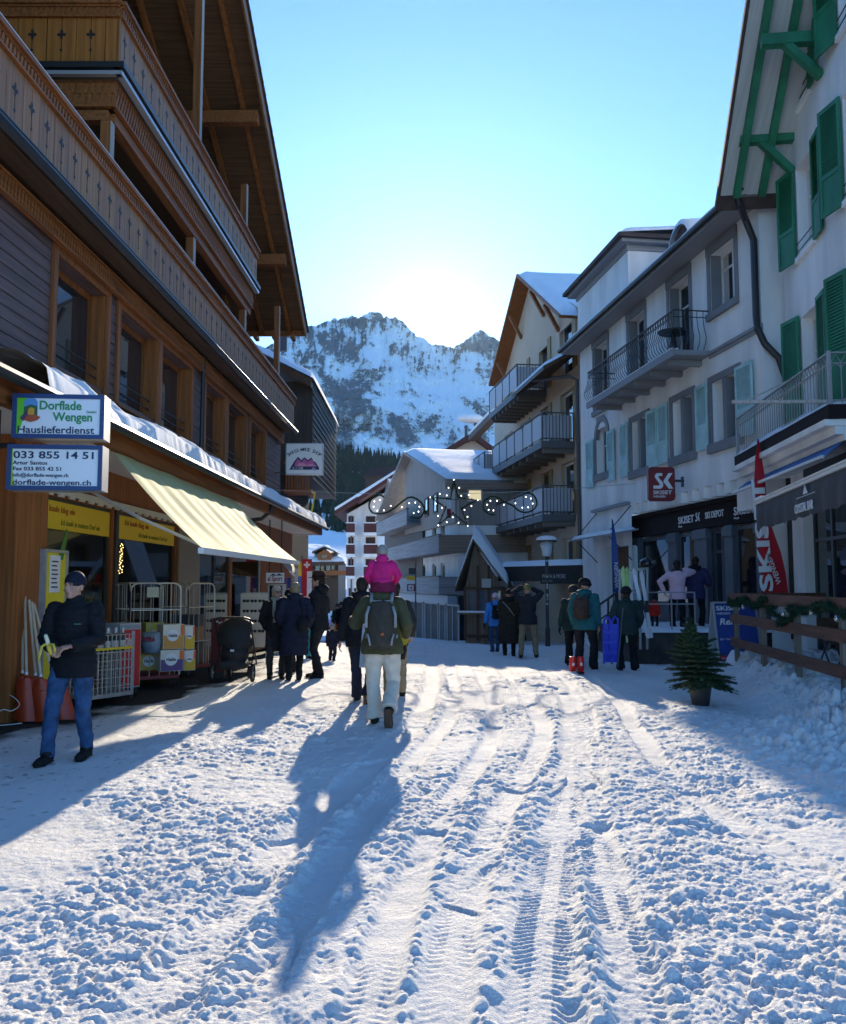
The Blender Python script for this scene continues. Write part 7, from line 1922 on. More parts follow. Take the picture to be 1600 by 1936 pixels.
pack('paper pack with orange band and round white mark, upper one in the roll cage', 308, 1181, 343, 1228, 13.62, ((.66, .62, .52), (.55, .25, .04), 'a'), 'Hakle')
pack('paper pack with purple band and round white mark, lower one in the roll cage', 303, 1230, 341, 1270, 13.60, ((.62, .60, .52), (.10, .04, .18), 'b'), 'Hakle')
pack('yellow and white paper pack on the right upper side of the roll cage', 349, 1183, 366, 1228, 14.0, ((.66, .64, .58), (.65, .38, .01), 'c'), 'Hakle')
pack('yellow and white paper pack on the right lower side of the roll cage', 348, 1230, 367, 1268, 14.0, ((.64, .62, .58), (.60, .36, .02), 'd'), 'Hakle')
pack('yellow topped paper pack behind the cleaning bag at the back of the cage', 275, 1178, 306, 1228, 14.1, ((.55, .50, .10), (.50, .32, .03), 'e'), 'Hakle')
pack('yellow pack low in the roll cage beneath the cleaning bag', 262, 1238, 297, 1268, 13.75, ((.52, .36, .02), (.45, .30, .02), 'f'), 'Hakle')
xb = thing('cleaning_bag', 'grey blue bag with dark red lettering in the front left of the cage', 'bag', at(282, 1235, 13.55)); p, q = at(264, 1236, 13.5), at(299, 1196, 13.5)
m = MB(); m.loft([(Vector(((p.x + q.x) / 2, 13.62, p.z)), (q.x - p.x) / 2 * .9, .09), (Vector(((p.x + q.x) / 2, 13.62, (p.z + q.z) / 2)), (q.x - p.x) / 2 * 1.05, .11), (Vector(((p.x + q.x) / 2, 13.62, q.z)), (q.x - p.x) / 2, .06)], 20); o = m.build('bag', mat('bag_blue', (.20, .28, .38), .35, var=.25, vs=10), xb, True)
text('XTRA', .10, ((p.x + q.x) / 2, 13.50, q.z - .14), (1, 0, 0), (0, 0, 1), mat('bag_red', (.35, .01, .03), .5), o, align='CENTER', bold=.03, width=.20)
for k, (f, z, lb) in enumerate(((.3, .20, 'black crate at the bottom of the second roll cage'), (.3, .56, 'brown carton stacked on the black crate in the second cage'), (.35, .86, 'dark bag lying on top in the second roll cage'))):
    ct = c2 + Vector((.30, .62, 0)) * .5 + Vector((-.60, .3, 0)) * .5; p = ct + Vector((0, 0, z))
    t = thing(('crate', 'carton', 'bag')[k], lb, ('crate', 'carton', 'bag')[k], p)
    m = MB(); m.box(p.x - .24, p.x + .24, p.y - .24, p.y + .24, p.z, p.z + (.35, .29, .18)[k]); m.box(p.x - .26, p.x + .26, p.y - .26, p.y + .26, p.z + (.35, .29, .18)[k] + .001, p.z + (.38, .295, .2)[k]); m.build('body', (INK, mat('carton', (.30, .19, .09), .8, var=.15), mat('bag_dark', (.05, .05, .06), .6))[k], t)
# ---- sunglasses boards
def shades(label, px0, py0, px1, py1, y):
    a, b = at(px0, py1, y), at(px1, py0, y); t = thing('sunglasses_board', label, 'display board', a)
    MB().box(a.x, b.x, y, y + .06, .35, b.z).build('board', mat('board_pale', (.50, .50, .47), .6), t)
    m = MB(); m.bar((a.x, y + .03, .0), (a.x, y + .03, b.z + .02), .03, .03, up=(1, 0, 0)); m.bar((b.x, y + .03, .0), (b.x, y + .03, b.z + .02), .03, .03, up=(1, 0, 0)); m.bar((a.x, y + .03, b.z + .02), (b.x, y + .03, b.z + .02), .03, .03); m.build('frame', GALV, t)
    W_ = b.x - a.x
    for i in range(3):
        for j in range(4):
            c = Vector((a.x + W_ * (.2 + .3 * i), y - .012, b.z - .13 - .2 * j))
            if c.z < .4: continue
            m = MB(); m.ball(c + Vector((-.035, 0, 0)), (.032, .012, .03), 8, 5); m.ball(c + Vector((.035, 0, 0)), (.032, .012, .03), 8, 5); m.tube([c + Vector((-.07, .0, .012)), c + Vector((.07, .0, .012))], .007, 4); m.build('sunglasses', INK, t)
shades('pale board hung with dark sunglasses beside the stroller hood', 455, 1124, 505, 1175, 17.6)
shades('pale sunglasses board half hidden behind the roll cages', 388, 1124, 428, 1190, 17.9)
# ---- pushchair
ps = thing('stroller', 'black pushchair with hood and big wheels parked by the shop', 'stroller', (-3.15, 14.6, 0))
BF = mat('stroller_fabric', (.016, .016, .018), .75, var=.2, vs=8); TY = mat('tyre', (.012, .012, .012), .8)
sx = -3.12; sy = 14.75
m = MB(); m.ball((sx, sy + .05, .62), (.27, .38, .22), 16, 10); m.ball((sx, sy - .12, .45), (.24, .26, .16), 14, 8); m.box(sx - .22, sx + .22, sy - .34, sy - .05, .22, .34); me = fused(m, .02, 6); me.materials.append(BF); link('seat', me, ps)
m = MB(); A_ = []
for i in range(9):
    q = R(-10 + i * 16); A_.append((q,))
vs = []
for i in range(9):
    q = R(-20 + i * 17)
    for j in range(9):
        u = -1 + j / 4; vs.append((sx + .27 * u, sy + .02 - .34 * math.cos(q) * math.sqrt(max(0, 1 - .5 * u * u)), .70 + .36 * math.sin(q) * math.sqrt(max(0, 1 - .55 * u * u))))
m.add(vs, [(i * 9 + j, i * 9 + j + 1, i * 9 + j + 10, i * 9 + j + 9) for i in range(8) for j in range(8)]); m.build('hood', BF, ps, True)
m = MB()
for dx in (-.29, .29): m.tube([(sx + dx, sy - .38, 1.03), (sx + dx, sy - .12, .70), (sx + dx, sy + .25, .25)], .014, 6); m.tube([(sx + dx, sy - .30, .16), (sx + dx, sy + .0, .5)], .013, 6)
m.tube([(sx - .29, sy - .38, 1.03), (sx - .2, sy - .42, 1.06), (sx + .2, sy - .42, 1.06), (sx + .29, sy - .38, 1.03)], .02, 6); m.build('frame', DARK, ps)
for dx, dy, r in ((-.33, -.30, .16), (.33, -.30, .16), (-.16, .30, .11), (.16, .30, .11)):
    c = Vector((sx + dx, sy + dy, r + .0)); m = MB()
    m.tube([c + Vector((0, r * .88 * math.cos(k * math.pi / 10), r * .88 * math.sin(k * math.pi / 10))) for k in range(21)], .022, 6, cap=False); w_o = m.build('wheel', TY, ps, True)
    m = MB()
    for k in range(6): m.tube([c, c + Vector((0, r * .85 * math.cos(k * math.pi / 3), r * .85 * math.sin(k * math.pi / 3)))], .007, 4)
    m.tube([c - Vector((.02, 0, 0)), c + Vector((.02, 0, 0))], .025, 8); m.build('spokes', GALV, w_o)
MB().box(sx - .03, sx + .03, sy - .352, sy - .345, .42, .54).build('care_tag', mat('label_white', (.7, .7, .72), .6), ps)
rd = thing('advertising_stand', 'dark red drinks advertising stand beside the pushchair', 'sign', (-3.62, 15.2, 0)); MB().box(-3.66, -3.42, 15.2, 15.24, .1, 1.02).build('board', mat('stand_red', (.14, .008, .012), .5), rd)
m = MB(); m.tube([(-3.6, 15.196, .93), (-3.56, 15.196, .97), (-3.52, 15.196, .93), (-3.48, 15.196, .96)], .01, 5); m.build('white_script_mark', LET, rd)
m = MB(); m.box(-3.66, -3.42, 15.15, 15.3, .0, .099); m.build('foot', DARK, rd)
# ================================================================ PEOPLE
SKIN = mat('skin', (.50, .27, .19), .55, var=.12, vs=18)
V3 = lambda *a: Vector(a)
def cloth(name, c, rough=.8, var=.25, bump=.35, bs=30): return mat(name, c, rough, var=var, vs=9, bump=bump, bs=bs, spec=.25)
C_BLACK = cloth('cloth_black', (.010, .011, .014)); C_NAVY = cloth('cloth_navy', (.012, .016, .035)); C_DGREY = cloth('cloth_darkgrey', (.025, .026, .03))
C_JEAN = cloth('denim', (.035, .085, .19), var=.45); C_CREAM = cloth('cloth_cream', (.60, .56, .48), var=.12); C_OLIVE = cloth('cloth_olive', (.075, .075, .035))
C_BROWN = cloth('cloth_brown', (.030, .025, .018)); C_TEAL = cloth('cloth_teal', (.012, .10, .12)); C_KHAKI = cloth('cloth_khaki', (.30, .22, .13), var=.2)
C_PINK = cloth('cloth_pink', (.58, .015, .17), var=.2); C_WINE = cloth('cloth_wine', (.16, .012, .05)); C_PALEP = cloth('cloth_palepink', (.75, .48, .56), var=.12)
C_BLUE = cloth('cloth_blue', (.06, .28, .70), var=.15); C_TURQ = cloth('cloth_turquoise', (.02, .33, .38), var=.15); C_DGREEN = cloth('cloth_darkgreen', (.014, .035, .036))
C_RED = cloth('cloth_red', (.45, .02, .012), var=.2); C_YEL = cloth('cloth_yellow', (.65, .38, .02), var=.15); C_LILAC = cloth('cloth_lilac', (.45, .32, .60)); C_PURP = cloth('cloth_purple', (.035, .030, .09))
C_GREY = cloth('cloth_grey', (.28, .27, .25)); BOOT = cloth('boot_black', (.012, .011, .010), .6); SOLE = mat('sole', (.10, .055, .03), .8); HAIR_G = cloth('hair_grey', (.36, .32, .27), .7); HAIR_D = cloth('hair_dark', (.025, .018, .012), .6); HAIR_B = cloth('hair_fair', (.30, .22, .12), .6)
def ik(a, b, l1, l2, hint):
    d = b - a; L = min(d.length, (l1 + l2) * .999); dn = d.normalized()
    x = (l1 * l1 - l2 * l2 + L * L) / (2 * L); h = math.sqrt(max(0, l1 * l1 - x * x))
    s = hint - dn * hint.dot(dn); s.normalize()
    return a + dn * x + s * h, a + dn * L
def finish(me, mats, puff=0, pitch=.1, axis=2, fold=.004, seed=0, z0=None):
    """quilting bands and small folds of the cloth"""
    n = len(me.vertices); co = np.empty(n * 3); me.vertices.foreach_get('co', co); co = co.reshape(-1, 3)
    no = np.empty(n * 3); me.vertices.foreach_get('normal', no); no = no.reshape(-1, 3)
    x, y, z = co[:, 0], co[:, 1], co[:, 2]
    d = fold * (np.sin(z * 31 + 9 * np.sin(x * 9 + seed) + 4 * y) * .6 + np.sin(z * 67 + x * 40 + seed * 3) * .4 + .8 * np.sin(x * 23 + z * 12 + y * 17 + seed))
    if puff: d = d + puff * (np.abs(np.sin(math.pi * z / pitch)) ** .6 - .6)
    if puff: d = d * np.clip((z - z.min() - .03) / .08, 0, 1)
    co = co + no * d[:, None]
    me.vertices.foreach_set('co', co.ravel()); me.update()
    for m_ in mats: me.materials.append(m_)
    return me
def hand(m, w_, d, pn, th, s=1.0, curl=.5):
    """palm, four bent fingers and a thumb; w_ wrist, d finger direction, pn palm normal, th towards the thumb side"""
    d = d.normalized(); pn = pn.normalized(); th = th.normalized()
    m.tube([w_, w_ + d * .045 * s, w_ + d * .088 * s], [.026 * s, .038 * s, .036 * s], 10, .48, th)
    for k, L in enumerate((.070, .080, .074, .058)):
        a = w_ + d * .083 * s + th * (.030 - .020 * k) * s
        p = [a]; dr = d.copy()
        for q in (.45, .32, .25):
            dr = (dr + pn * curl * .9).normalized(); p.append(p[-1] + dr * L * q * s)
        m.tube(p, [.0095 * s, .0092 * s, .0082 * s, .0062 * s], 7)
    a = w_ + d * .028 * s + th * .030 * s
    t1 = (d * .75 + th * .75 + pn * .35).normalized(); t2 = (d + pn * curl).normalized()
    m.tube([a - t1 * .012 * s, a + t1 * .034 * s, a + t1 * .034 * s + t2 * .03 * s], [.013 * s, .0115 * s, .008 * s], 7)
def person(label, pos, height, heading, lean=0.0, feet=((-.11, 0, 0), (.11, 0, 0)), hands=((-.26, .05, .80), (.26, .05, .80)), jacket=C_BLACK, trousers=C_BLACK, shoes=BOOT, hat=None, hair=None, hem=.80, jr=1.0, tr=1.0, puff=0, pitch=.11, hood=None, gloves=None, face=False, headturn=0, headtilt=0, group=None, detail=False, skirt=0, seated=False, elbow=(0, -1, -.3), flare=0, scarf=None, backpack=None, curl=.5, name='person', child=False, collar=True):
    k = height / 1.76
    root = bpy.data.objects.new(name, None); COL.objects.link(root); root.location = pos; root.empty_display_size = .3
    tag(root, label, 'person', group)
    M = Matrix.Translation(pos) @ Matrix.Rotation(-heading, 4, 'Z') @ Matrix.Scale(k, 4)
    hs = 1.32 if child else 1.0
    hipz = .50 if seated else .93
    W = lambda p: M @ Vector(p)
    def put(me, nm, par=root):
        me.transform(M); me.update(); return link(nm, me, par)
    ln = lambda z: lean * max(0, z - .9) / .6
    base = hipz - .93
    hip = [V3(-.10, 0, hipz - .02), V3(.10, 0, hipz - .02)]
    sh = [V3(-.18 * (.6 + .4 * jr), ln(1.42), 1.395 + base), V3(.18 * (.6 + .4 * jr), ln(1.42), 1.395 + base)]
    neck = V3(0, ln(1.48) + .005, 1.49 + base); headc = V3(0, ln(1.62) + .03, 1.615 + base)
    legs = []; arms = []
    for s in (0, 1):
        f = V3(*feet[s]); an = V3(f.x, f.y - .02, f.z + .10)
        kn, an2 = ik(hip[s], an, *((.44, .42) if f.z > .02 or seated else (.43, .407)), V3(.15 * (-1 if s == 0 else 1), 1, .3 if seated else 0)); legs.append((hip[s], kn, an2, f))
        hd = V3(*hands[s]) + V3(0, 0, base)
        e = V3(elbow[0] if s else -elbow[0], elbow[1], elbow[2]) + V3((.55 if s else -.55), 0, 0)
        el, wr = ik(sh[s], hd, .29, .265, e); arms.append((sh[s], el, wr))
    vox = .010 if detail else (.013 if height > 1.4 else .012)
    # --- jacket
    j = MB(); B = base; w_ = jr
    hz = hem
    wh = jr * .95 if seated else max(jr, tr * 1.10)
    rings = [(V3(0, -.005, hz - .03 + B), (.187 + skirt) * wh, (.140 + skirt) * wh), (V3(0, -.005, hz + .02 + B), (.187 + skirt) * wh, (.140 + skirt) * wh), (V3(0, 0, max(hz + .06, .92) + B), (.187 + skirt * .6) * wh, .138 * wh), (V3(0, ln(1.08), 1.08 + B), .168 * w_, .118 * w_), (V3(0, ln(1.25), 1.25 + B), .188 * w_, .132 * w_), (V3(0, ln(1.36), 1.36 + B), .190 * w_, .128 * w_), (V3(0, ln(1.42), 1.42 + B), .155 * w_, .110 * w_), (V3(0, ln(1.465), 1.465 + B), .100, .088), (V3(0, ln(1.50) + .005, (1.535 if collar else 1.49) + B), .068, .070)]
    if hz < .7: rings.insert(2, (V3(0, 0, .75 + B), (.19 + skirt * .9) * w_, (.14 + skirt * .9) * w_))
    j.loft(rings, 22)
    for s in (0, 1):
        a, e, wr = arms[s]; inn = V3(.05 if s == 0 else -.05, 0, -.02)
        wv = wr + (wr - e).normalized() * .0
        j.tube([a + inn, a, a.lerp(e, .5), e, e.lerp(wr, .5), wv], [.060 * w_, .079 * w_, .074 * w_, .066 * w_, .060 * w_, .050 * w_], 12)
        j.ball(a + V3(0, 0, -.005), .080 * w_, 12, 8)
    put(finish(fused(j, vox, 5), [jacket], puff, pitch, fold=.004 if not puff else .002, seed=len(label)), 'jacket')
    # --- trousers
    t = MB(); t.loft([(V3(0, 0, hipz - .13), .155 * tr, .118 * tr), (V3(0, 0, hipz - .02), .172 * tr, .128 * tr), (V3(0, 0, hipz + .10), .158 * tr, .112 * tr)], 18)
    for h_, kn, an, f in legs:
        up_ = (an - kn).normalized()
        t.tube([h_ + V3(0, 0, .02), h_.lerp(kn, .35), kn, kn.lerp(an, .35), kn.lerp(an, .75), an + up_ * .045], [.092 * tr, .088 * tr, .068 * tr, .068 * tr, (.060 + flare * .6) * tr, (.058 + flare) * tr], 14)
    tm = trousers if isinstance(trousers, list) else [trousers]
    tme = finish(fused(t, vox, 4), tm, 0, 1, fold=.005, seed=len(label) * 2)
    put(tme, 'trousers')
    # --- shoes
    for s in (0, 1):
        h_, kn, an, f = legs[s]; sm = MB()
        lift = f.z > .02 and not seated
        to = V3(.02 if s else -.02, .5 if not lift else .25, -.06 if not lift else -1).normalized()
        upv = (kn - an).normalized()
        hl = an - upv * .085 + V3(0, -.02, 0) if lift else V3(f.x, f.y - .035, f.z + .045)
        if lift: to = (to - upv * 0).normalized()
        sm.tube([an + upv * .10, an + upv * .02, hl + to * .03 + upv * .03], [.050, .056, .060], 12)
        sm.tube([hl - to * .03, hl + to * .06, hl + to * .14, hl + to * .205], [.045, .053, .055, .042], 12, .9, upv.cross(to))
        sh_o = put(finish(fused(sm, .008, 3), [shoes], fold=.001), 'boot')
        so_ = MB(); sn = to.cross(upv.cross(to)).normalized() if lift else V3(0, 0, 1)
        c0 = hl - sn * .043
        if lift:
            so_.tube([c0 - to * .05, c0 + to * .03, c0 + to * .12, c0 + to * .225], [.036, .036, .048, .03], 12, .22, upv.cross(to))
        else: so_.tube([V3(f.x, f.y - .085, f.z + .012), V3(f.x, f.y + .03, f.z + .012), V3(f.x, f.y + .12, f.z + .012), V3(f.x, f.y + .19, f.z + .016)], [.036, .040, .048, .03], 12, .26, V3(1, 0, 0))
        me = bpy.data.meshes.new('sole'); me.from_pydata(so_.v, [], so_.f); me.materials.append(SOLE if lift else BOOT); put(me, 'sole', sh_o)
    # --- body: one continuous surface under the clothes, with head and hands
    b = MB(); b.loft([(V3(0, 0, hipz - .1), .12, .09), (V3(0, 0, hipz), .14, .10), (V3(0, ln(1.1), 1.1 + B), .13, .09), (V3(0, ln(1.3), 1.3 + B), .15, .10), (V3(0, ln(1.42), 1.42 + B), .12, .08), (V3(0, ln(1.46), 1.46 + B), .06, .06)], 16)
    b.tube([neck - V3(0, 0, .08), neck, headc - V3(0, .0, .04)], [.062, .056, .056], 12)
    RH = Matrix.Rotation(-headturn, 3, 'Z') @ Matrix.Rotation(headtilt, 3, 'X')
    HC = lambda p: headc + RH @ (Vector(p) * hs)
    b.ball(HC((0, -.008, .035)), Vector((.077, .096, .088)) * hs, 20, 14, RH)
    b.ball(HC((0, .022, -.035)), Vector((.063, .072, .082)) * hs, 18, 12, RH)
    b.ball(HC((0, .058, -.088)), Vector((.034, .028, .024)) * hs, 12, 8, RH)
    for sx in (-1, 1): b.ball(HC((sx * .040, .062, -.030)), Vector((.026, .024, .024)) * hs, 10, 8, RH)
    b.tube([HC((-.05, .078, .026)), HC((0, .092, .028)), HC((.05, .078, .026))], [.010 * hs, .013 * hs, .010 * hs], 8)
    b.tube([HC((0, .088, .018)), HC((0, .112, -.018)), HC((0, .098, -.030))], [.008 * hs, .014 * hs, .010 * hs], 8)
    for sx in (-1, 1): b.ball(HC((sx * .079, -.006, -.008)), Vector((.012, .024, .034)) * hs, 10, 8, RH)
    b.tube([HC((-.024, .086, -.062)), HC((0, .094, -.060)), HC((.024, .086, -.062))], [.006 * hs, .008 * hs, .006 * hs], 8)
    for s in (0, 1):
        a, e, wr = arms[s]
        b.tube([a + V3(.04 if s == 0 else -.04, 0, -.02), a, e, wr], [.05, .045, .036, .027], 10)
        dr = (wr - e).normalized()
        if seated or dr.z < -.6: pn = V3(1 if s == 0 else -1, .15, 0); th = V3(0, 1, 0)
        else: pn = V3(.35 if s == 0 else -.35, .1, -1 if dr.z < .5 else 0); th = V3(.4 if s == 0 else -.4, .3, .8)
        if dr.z > .5: pn = V3(1 if s == 0 else -1, 0, 0); th = V3(0, -1, .2)
        pn = pn - dr * pn.dot(dr); pn.normalize(); th = th - dr * th.dot(dr) - pn * th.dot(pn); th.normalize()
        hand(b, wr, dr, pn, th, 1.05 if not gloves else 1.3, curl)
        h_, kn, an, f = legs[s]; b.tube([h_, kn, an + (kn - an) * .1], [.07, .045, .025], 10)
    me = fused(b, .0065 if detail else .0085, 2, .4)
    me.materials.append(SKIN)
    if gloves:
        me.materials.append(gloves); n = len(me.polygons); cen = np.empty(n * 3); me.polygons.foreach_get('center', cen); cen = cen.reshape(-1, 3)
        ix = np.zeros(n, dtype=np.int32)
        for a, e, wr in arms: ix |= (np.linalg.norm(cen - np.array(wr + (wr - e).normalized() * .07), axis=1) < .17).astype(np.int32)
        me.polygons.foreach_set('material_index', ix)
    body = put(me, 'body')
    # --- face details
    if face:
        for sx in (-1, 1):
            q = MB(); q.ball(HC((sx * .032, .0815, .008)), Vector((.012, .007, .0055)) * hs, 10, 6, RH); o = put(mesh_of(q, mat('eye_white', (.55, .52, .50), .3)), 'eye', body)
            q = MB(); q.ball(HC((sx * .032, .0885, .008)), Vector((.0065, .0025, .0055)) * hs, 8, 6, RH); put(mesh_of(q, mat('iris', (.03, .02, .015), .2)), 'iris', o)
            q = MB(); q.tube([HC((sx * .050, .083, .024)), HC((sx * .034, .096, .030)), HC((sx * .016, .098, .027))], .0042 * hs, 6); put(mesh_of(q, HAIR_D), 'eyebrow', body)
        q = MB(); q.tube([HC((-.026, .0885, -.062)), HC((-.008, .0985, -.060)), HC((.008, .0985, -.060)), HC((.026, .0885, -.062))], [.002, .0045, .0045, .002], 6); put(mesh_of(q, mat('lips', (.34, .13, .11), .5)), 'lips', body)
    # --- hair and headgear
    if hair:
        q = MB(); q.ball(HC((0, -.016, .040)), Vector((.088, .105, .096)) * hs, 22, 14, RH, z0=-.55); q.ball(HC((0, -.058, -.03)), Vector((.078, .062, .085)) * hs, 18, 10, RH)
        me = fused(q, .011, 4); put(finish(me, [hair], fold=.004, seed=3), 'hair')
    if hat:
        kind, hm_ = hat
        q = MB()
        if kind == 'beanie':
            q.ball(HC((0, -.012, .050)), Vector((.090, .108, .100)) * hs, 24, 14, RH, z0=-.75 if child else -.28); q.ball(HC((0, -.012, .030)), Vector((.0905, .1085, .04)) * hs, 24, 8, RH, z0=-.75, z1=.75)
            put(finish(mesh_of(q, None), [hm_], fold=.0015), 'beanie')
        elif kind == 'pompom':
            q.ball(HC((0, -.012, .050)), Vector((.092, .110, .105)) * hs, 24, 14, RH, z0=-.35); q.ball(HC((0, -.02, .165)), .03 * hs, 12, 8); put(finish(mesh_of(q, None), [hm_], fold=.002), 'knitted_hat')
        elif kind == 'fedora':
            q.loft([(HC((0, -.01, .055)), .092, .112), (HC((0, -.01, .12)), .088, .106), (HC((0, -.01, .165)), .074, .092), (HC((0, -.01, .172)), .05, .07)], 24)
            q.loft([(HC((0, -.005, .048)), .155, .178), (HC((0, -.005, .056)), .158, .182), (HC((0, -.005, .060)), .10, .12)], 28); put(finish(mesh_of(q, None), [hm_], fold=.001), 'brimmed_hat')
        elif kind == 'helmet':
            q.ball(HC((0, -.012, .040)), Vector((.112, .132, .118)) * hs, 24, 16, RH, z0=-.45); h_o = put(finish(mesh_of(q, None), [hm_], fold=0), 'helmet')
            q = MB(); q.ball(HC((0, .085, .04)), Vector((.085, .05, .042)) * hs, 16, 8, RH); put(mesh_of(q, mat('goggle_lens', (.05, .05, .06), .1)), 'goggles', h_o)
            q = MB(); q.tube([HC((.115 * math.cos(a * .35), .0 + .135 * math.sin(a * .35) - .01, .045)) for a in range(19)], .012, 6, .5); put(mesh_of(q, C_DGREY), 'goggle_strap', h_o)
    if hood:
        q = MB(); q.ball(V3(0, ln(1.46) - .075, 1.475 + B + (.02 if child else 0)), (.135, .085, .085 + (.02 if child else 0)), 18, 10); q.tube([V3(-.10, ln(1.47) + .05, 1.49 + B), V3(-.12, ln(1.47) - .04, 1.50 + B), V3(0, ln(1.47) - .10, 1.52 + B), V3(.12, ln(1.47) - .04, 1.50 + B), V3(.10, ln(1.47) + .05, 1.49 + B)], .035, 10)
        put(finish(fused(q, .014, 5), [hood], fold=.005), 'hood')
    if scarf:
        q = MB(); q.tube([V3(.085 * math.sin(a), .075 * math.cos(a) + .02, 1.50 + B) for a in np.linspace(0, 6.2, 14)], .035, 8); q.tube([V3(.05, .11, 1.47 + B), V3(.06, .155, 1.35 + B), V3(.05, .165, 1.05 + B)], .035, 8, .4, V3(1, 0, 0)); put(finish(fused(q, .012, 3), [scarf], fold=.004), 'scarf')
    if backpack:
        q = MB(); yb = -.16 * jr; tb, bb = 1.40, .98
        q.loft([(V3(0, yb - .06, bb + B), .13, .07), (V3(0, yb - .09, bb + .05 + B), .155, .10), (V3(0, yb - .09, (tb + bb) / 2 + B), .155, .105), (V3(0, yb - .07, tb - .05 + B), .14, .09), (V3(0, yb - .05, tb + B), .10, .06)], 18)
        bo = put(finish(fused(q, .015, 3), [backpack], fold=.003), 'backpack')
        for sx in (-1, 1):
            q = MB(); q.tube([V3(sx * .10, yb - .02, tb - .04 + B), V3(sx * .125, -.02 + ln(1.45), 1.475 * 1.0 + B), V3(sx * .125, .14 * jr + ln(1.3), 1.32 + B), V3(sx * .15, .06, 1.08 + B), V3(sx * .14, yb, 1.03 + B)], .020, 6, .4); put(mesh_of(q, C_DGREY), 'strap', bo)
        q = MB(); q.tube([V3(-.11, yb - .185, 1.0 + B), V3(-.11, yb - .19, 1.17 + B), V3(.11, yb - .19, 1.17 + B), V3(.11, yb - .185, 1.0 + B)], .006, 5); put(mesh_of(q, INK), 'pocket_seam', bo)
    return root, M, arms, dict(head=HC, legs=legs)
def mesh_of(q, mt):
    me = bpy.data.meshes.new('t'); me.from_pydata(q.v, [], q.f); me.polygons.foreach_set('use_smooth', [True] * len(q.f)); me.update()
    if mt: me.materials.append(mt)
    return me
def stand(px, py, y): p = at(px, py, y); return Vector((p.x, p.y, p.z))
def ph(py0, py1, y): return (at(800, py0, y).z - at(800, py1, y).z)
RAD = math.radians

# 1 man eating a banana, left foreground
y = 8.15; p = stand(133, 1436, y); p.z = gz(p.x, y) + .0
r_, M_, arms_, info = person('man in black padded jacket and blue jeans holding a peeled banana', p, 1.72, RAD(184), lean=.0, feet=((-.10, -.10, 0), (.13, .20, 0)), hands=((-.10, .27, 1.075), (.075, .27, 1.06)), jacket=C_BLACK, trousers=C_JEAN, hat=('beanie', C_NAVY), face=True, headturn=RAD(16), detail=True, puff=.010, pitch=.062, hem=.80, jr=1.14, tr=1.06, elbow=(.12, -.45, -.5), curl=.8)
w0 = M_ @ arms_[1][2]; w1 = M_ @ arms_[0][2]
hc = (w0 + w1) / 2 + Vector((-.045, -.11, .0))
bn_ = thing('banana', 'half peeled banana in the hand of the man in jeans', 'banana', hc)
BPEEL = mat('banana_peel', (.72, .52, .05), .5); BFL = mat('banana_flesh', (.80, .72, .48), .6)
MB().tube([hc + V3(-.03, 0, .02), hc + V3(-.035, -.005, .06), hc + V3(-.05, -.01, .105), hc + V3(-.053, -.01, .118)], [.018, .0185, .017, .010], 10).build('flesh', BFL, bn_, True)
MB().tube([hc + V3(0, 0, -.06), hc + V3(-.015, 0, -.02), hc + V3(-.03, 0, .025)], [.012, .019, .020], 10).build('skin', BPEEL, bn_, True)
for ex in (((-.045, -.02, .035), (-.075, -.03, .01), (-.085, -.035, -.06), (-.10, -.03, -.13)), ((-.01, -.02, .035), (.03, -.03, .03), (.045, -.035, -.015), (.04, -.03, -.05)), ((-.03, .02, .04), (-.03, .05, .03), (-.03, .06, -.03))):
    m = MB(); m.tube([hc + V3(*q) for q in ex], [.012] * (len(ex) - 1) + [.004], 8, .3, V3(1, 0, 0)); m.build('peel_strip', BPEEL, bn_, True)
MB().box(*(lambda q: (q.x - .03, q.x + .03, q.y - .004, q.y, q.z - .004, q.z + .003))(M_ @ V3(-.10, .155, 1.27))).build('chest_logo', mat('logo_green', (.10, .25, .2), .5), r_)

# 2 man carrying a child on his shoulders
y = 10.2; p = stand(722, 1364, y); p.z = gz(p.x, y)
r_, M_, arms_, info = person('man in olive anorak and cream trousers walking away with a child on his shoulders', p, 1.74, 0, lean=.05, feet=((-.085, .05, .0), (.095, -.20, .13)), hands=((-.36, .28, 1.20), (.27, .17, 1.02)), jacket=C_OLIVE, trousers=C_CREAM, hair=HAIR_D, hem=.84, jr=1.16, tr=1.22, flare=.022, hood=C_OLIVE, elbow=(-.22, -.45, -.8), gloves=cloth('glove_yellow', (.35, .32, .03)), puff=0)
# his rucksack
PK = cloth('pack_brown', (.052, .046, .036)); PKG = cloth('pack_grey', (.30, .31, .32), bump=.2)
rs = thing('rucksack', 'brown grey rucksack with pale straps on the back of the man in the olive anorak', 'rucksack', M_ @ V3(0, -.25, .9))
q = MB(); q.loft([(V3(0, -.235, .88), .15, .085), (V3(0, -.255, .93), .175, .115), (V3(0, -.26, 1.12), .165, .125), (V3(0, -.245, 1.30), .145, .115), (V3(0, -.22, 1.42), .13, .10), (V3(0, -.20, 1.445), .09, .06)], 20)
me = finish(fused(q, .012, 3), [PK], fold=.004); me.transform(M_); link('bag', me, rs)
for sx in (-1, 1):
    for pts, r in ((((.135, -.30, 1.37), (.165, -.32, 1.27), (.165, -.335, 1.13)), .016), (((.12, -.345, .93), (.13, -.37, 1.0), (.15, -.35, 1.06)), .012), (((.115, -.20, 1.42), (.12, -.06, 1.52), (.13, .12, 1.40), (.16, .12, 1.2), (.17, -.1, 1.0)), .02)):
        q = MB(); q.tube([V3(sx * a, b, c) for a, b, c in pts], r, 8, .5, V3(1, 0, 0)); me = mesh_of(q, PKG); me.transform(M_); link('strap', me, rs)
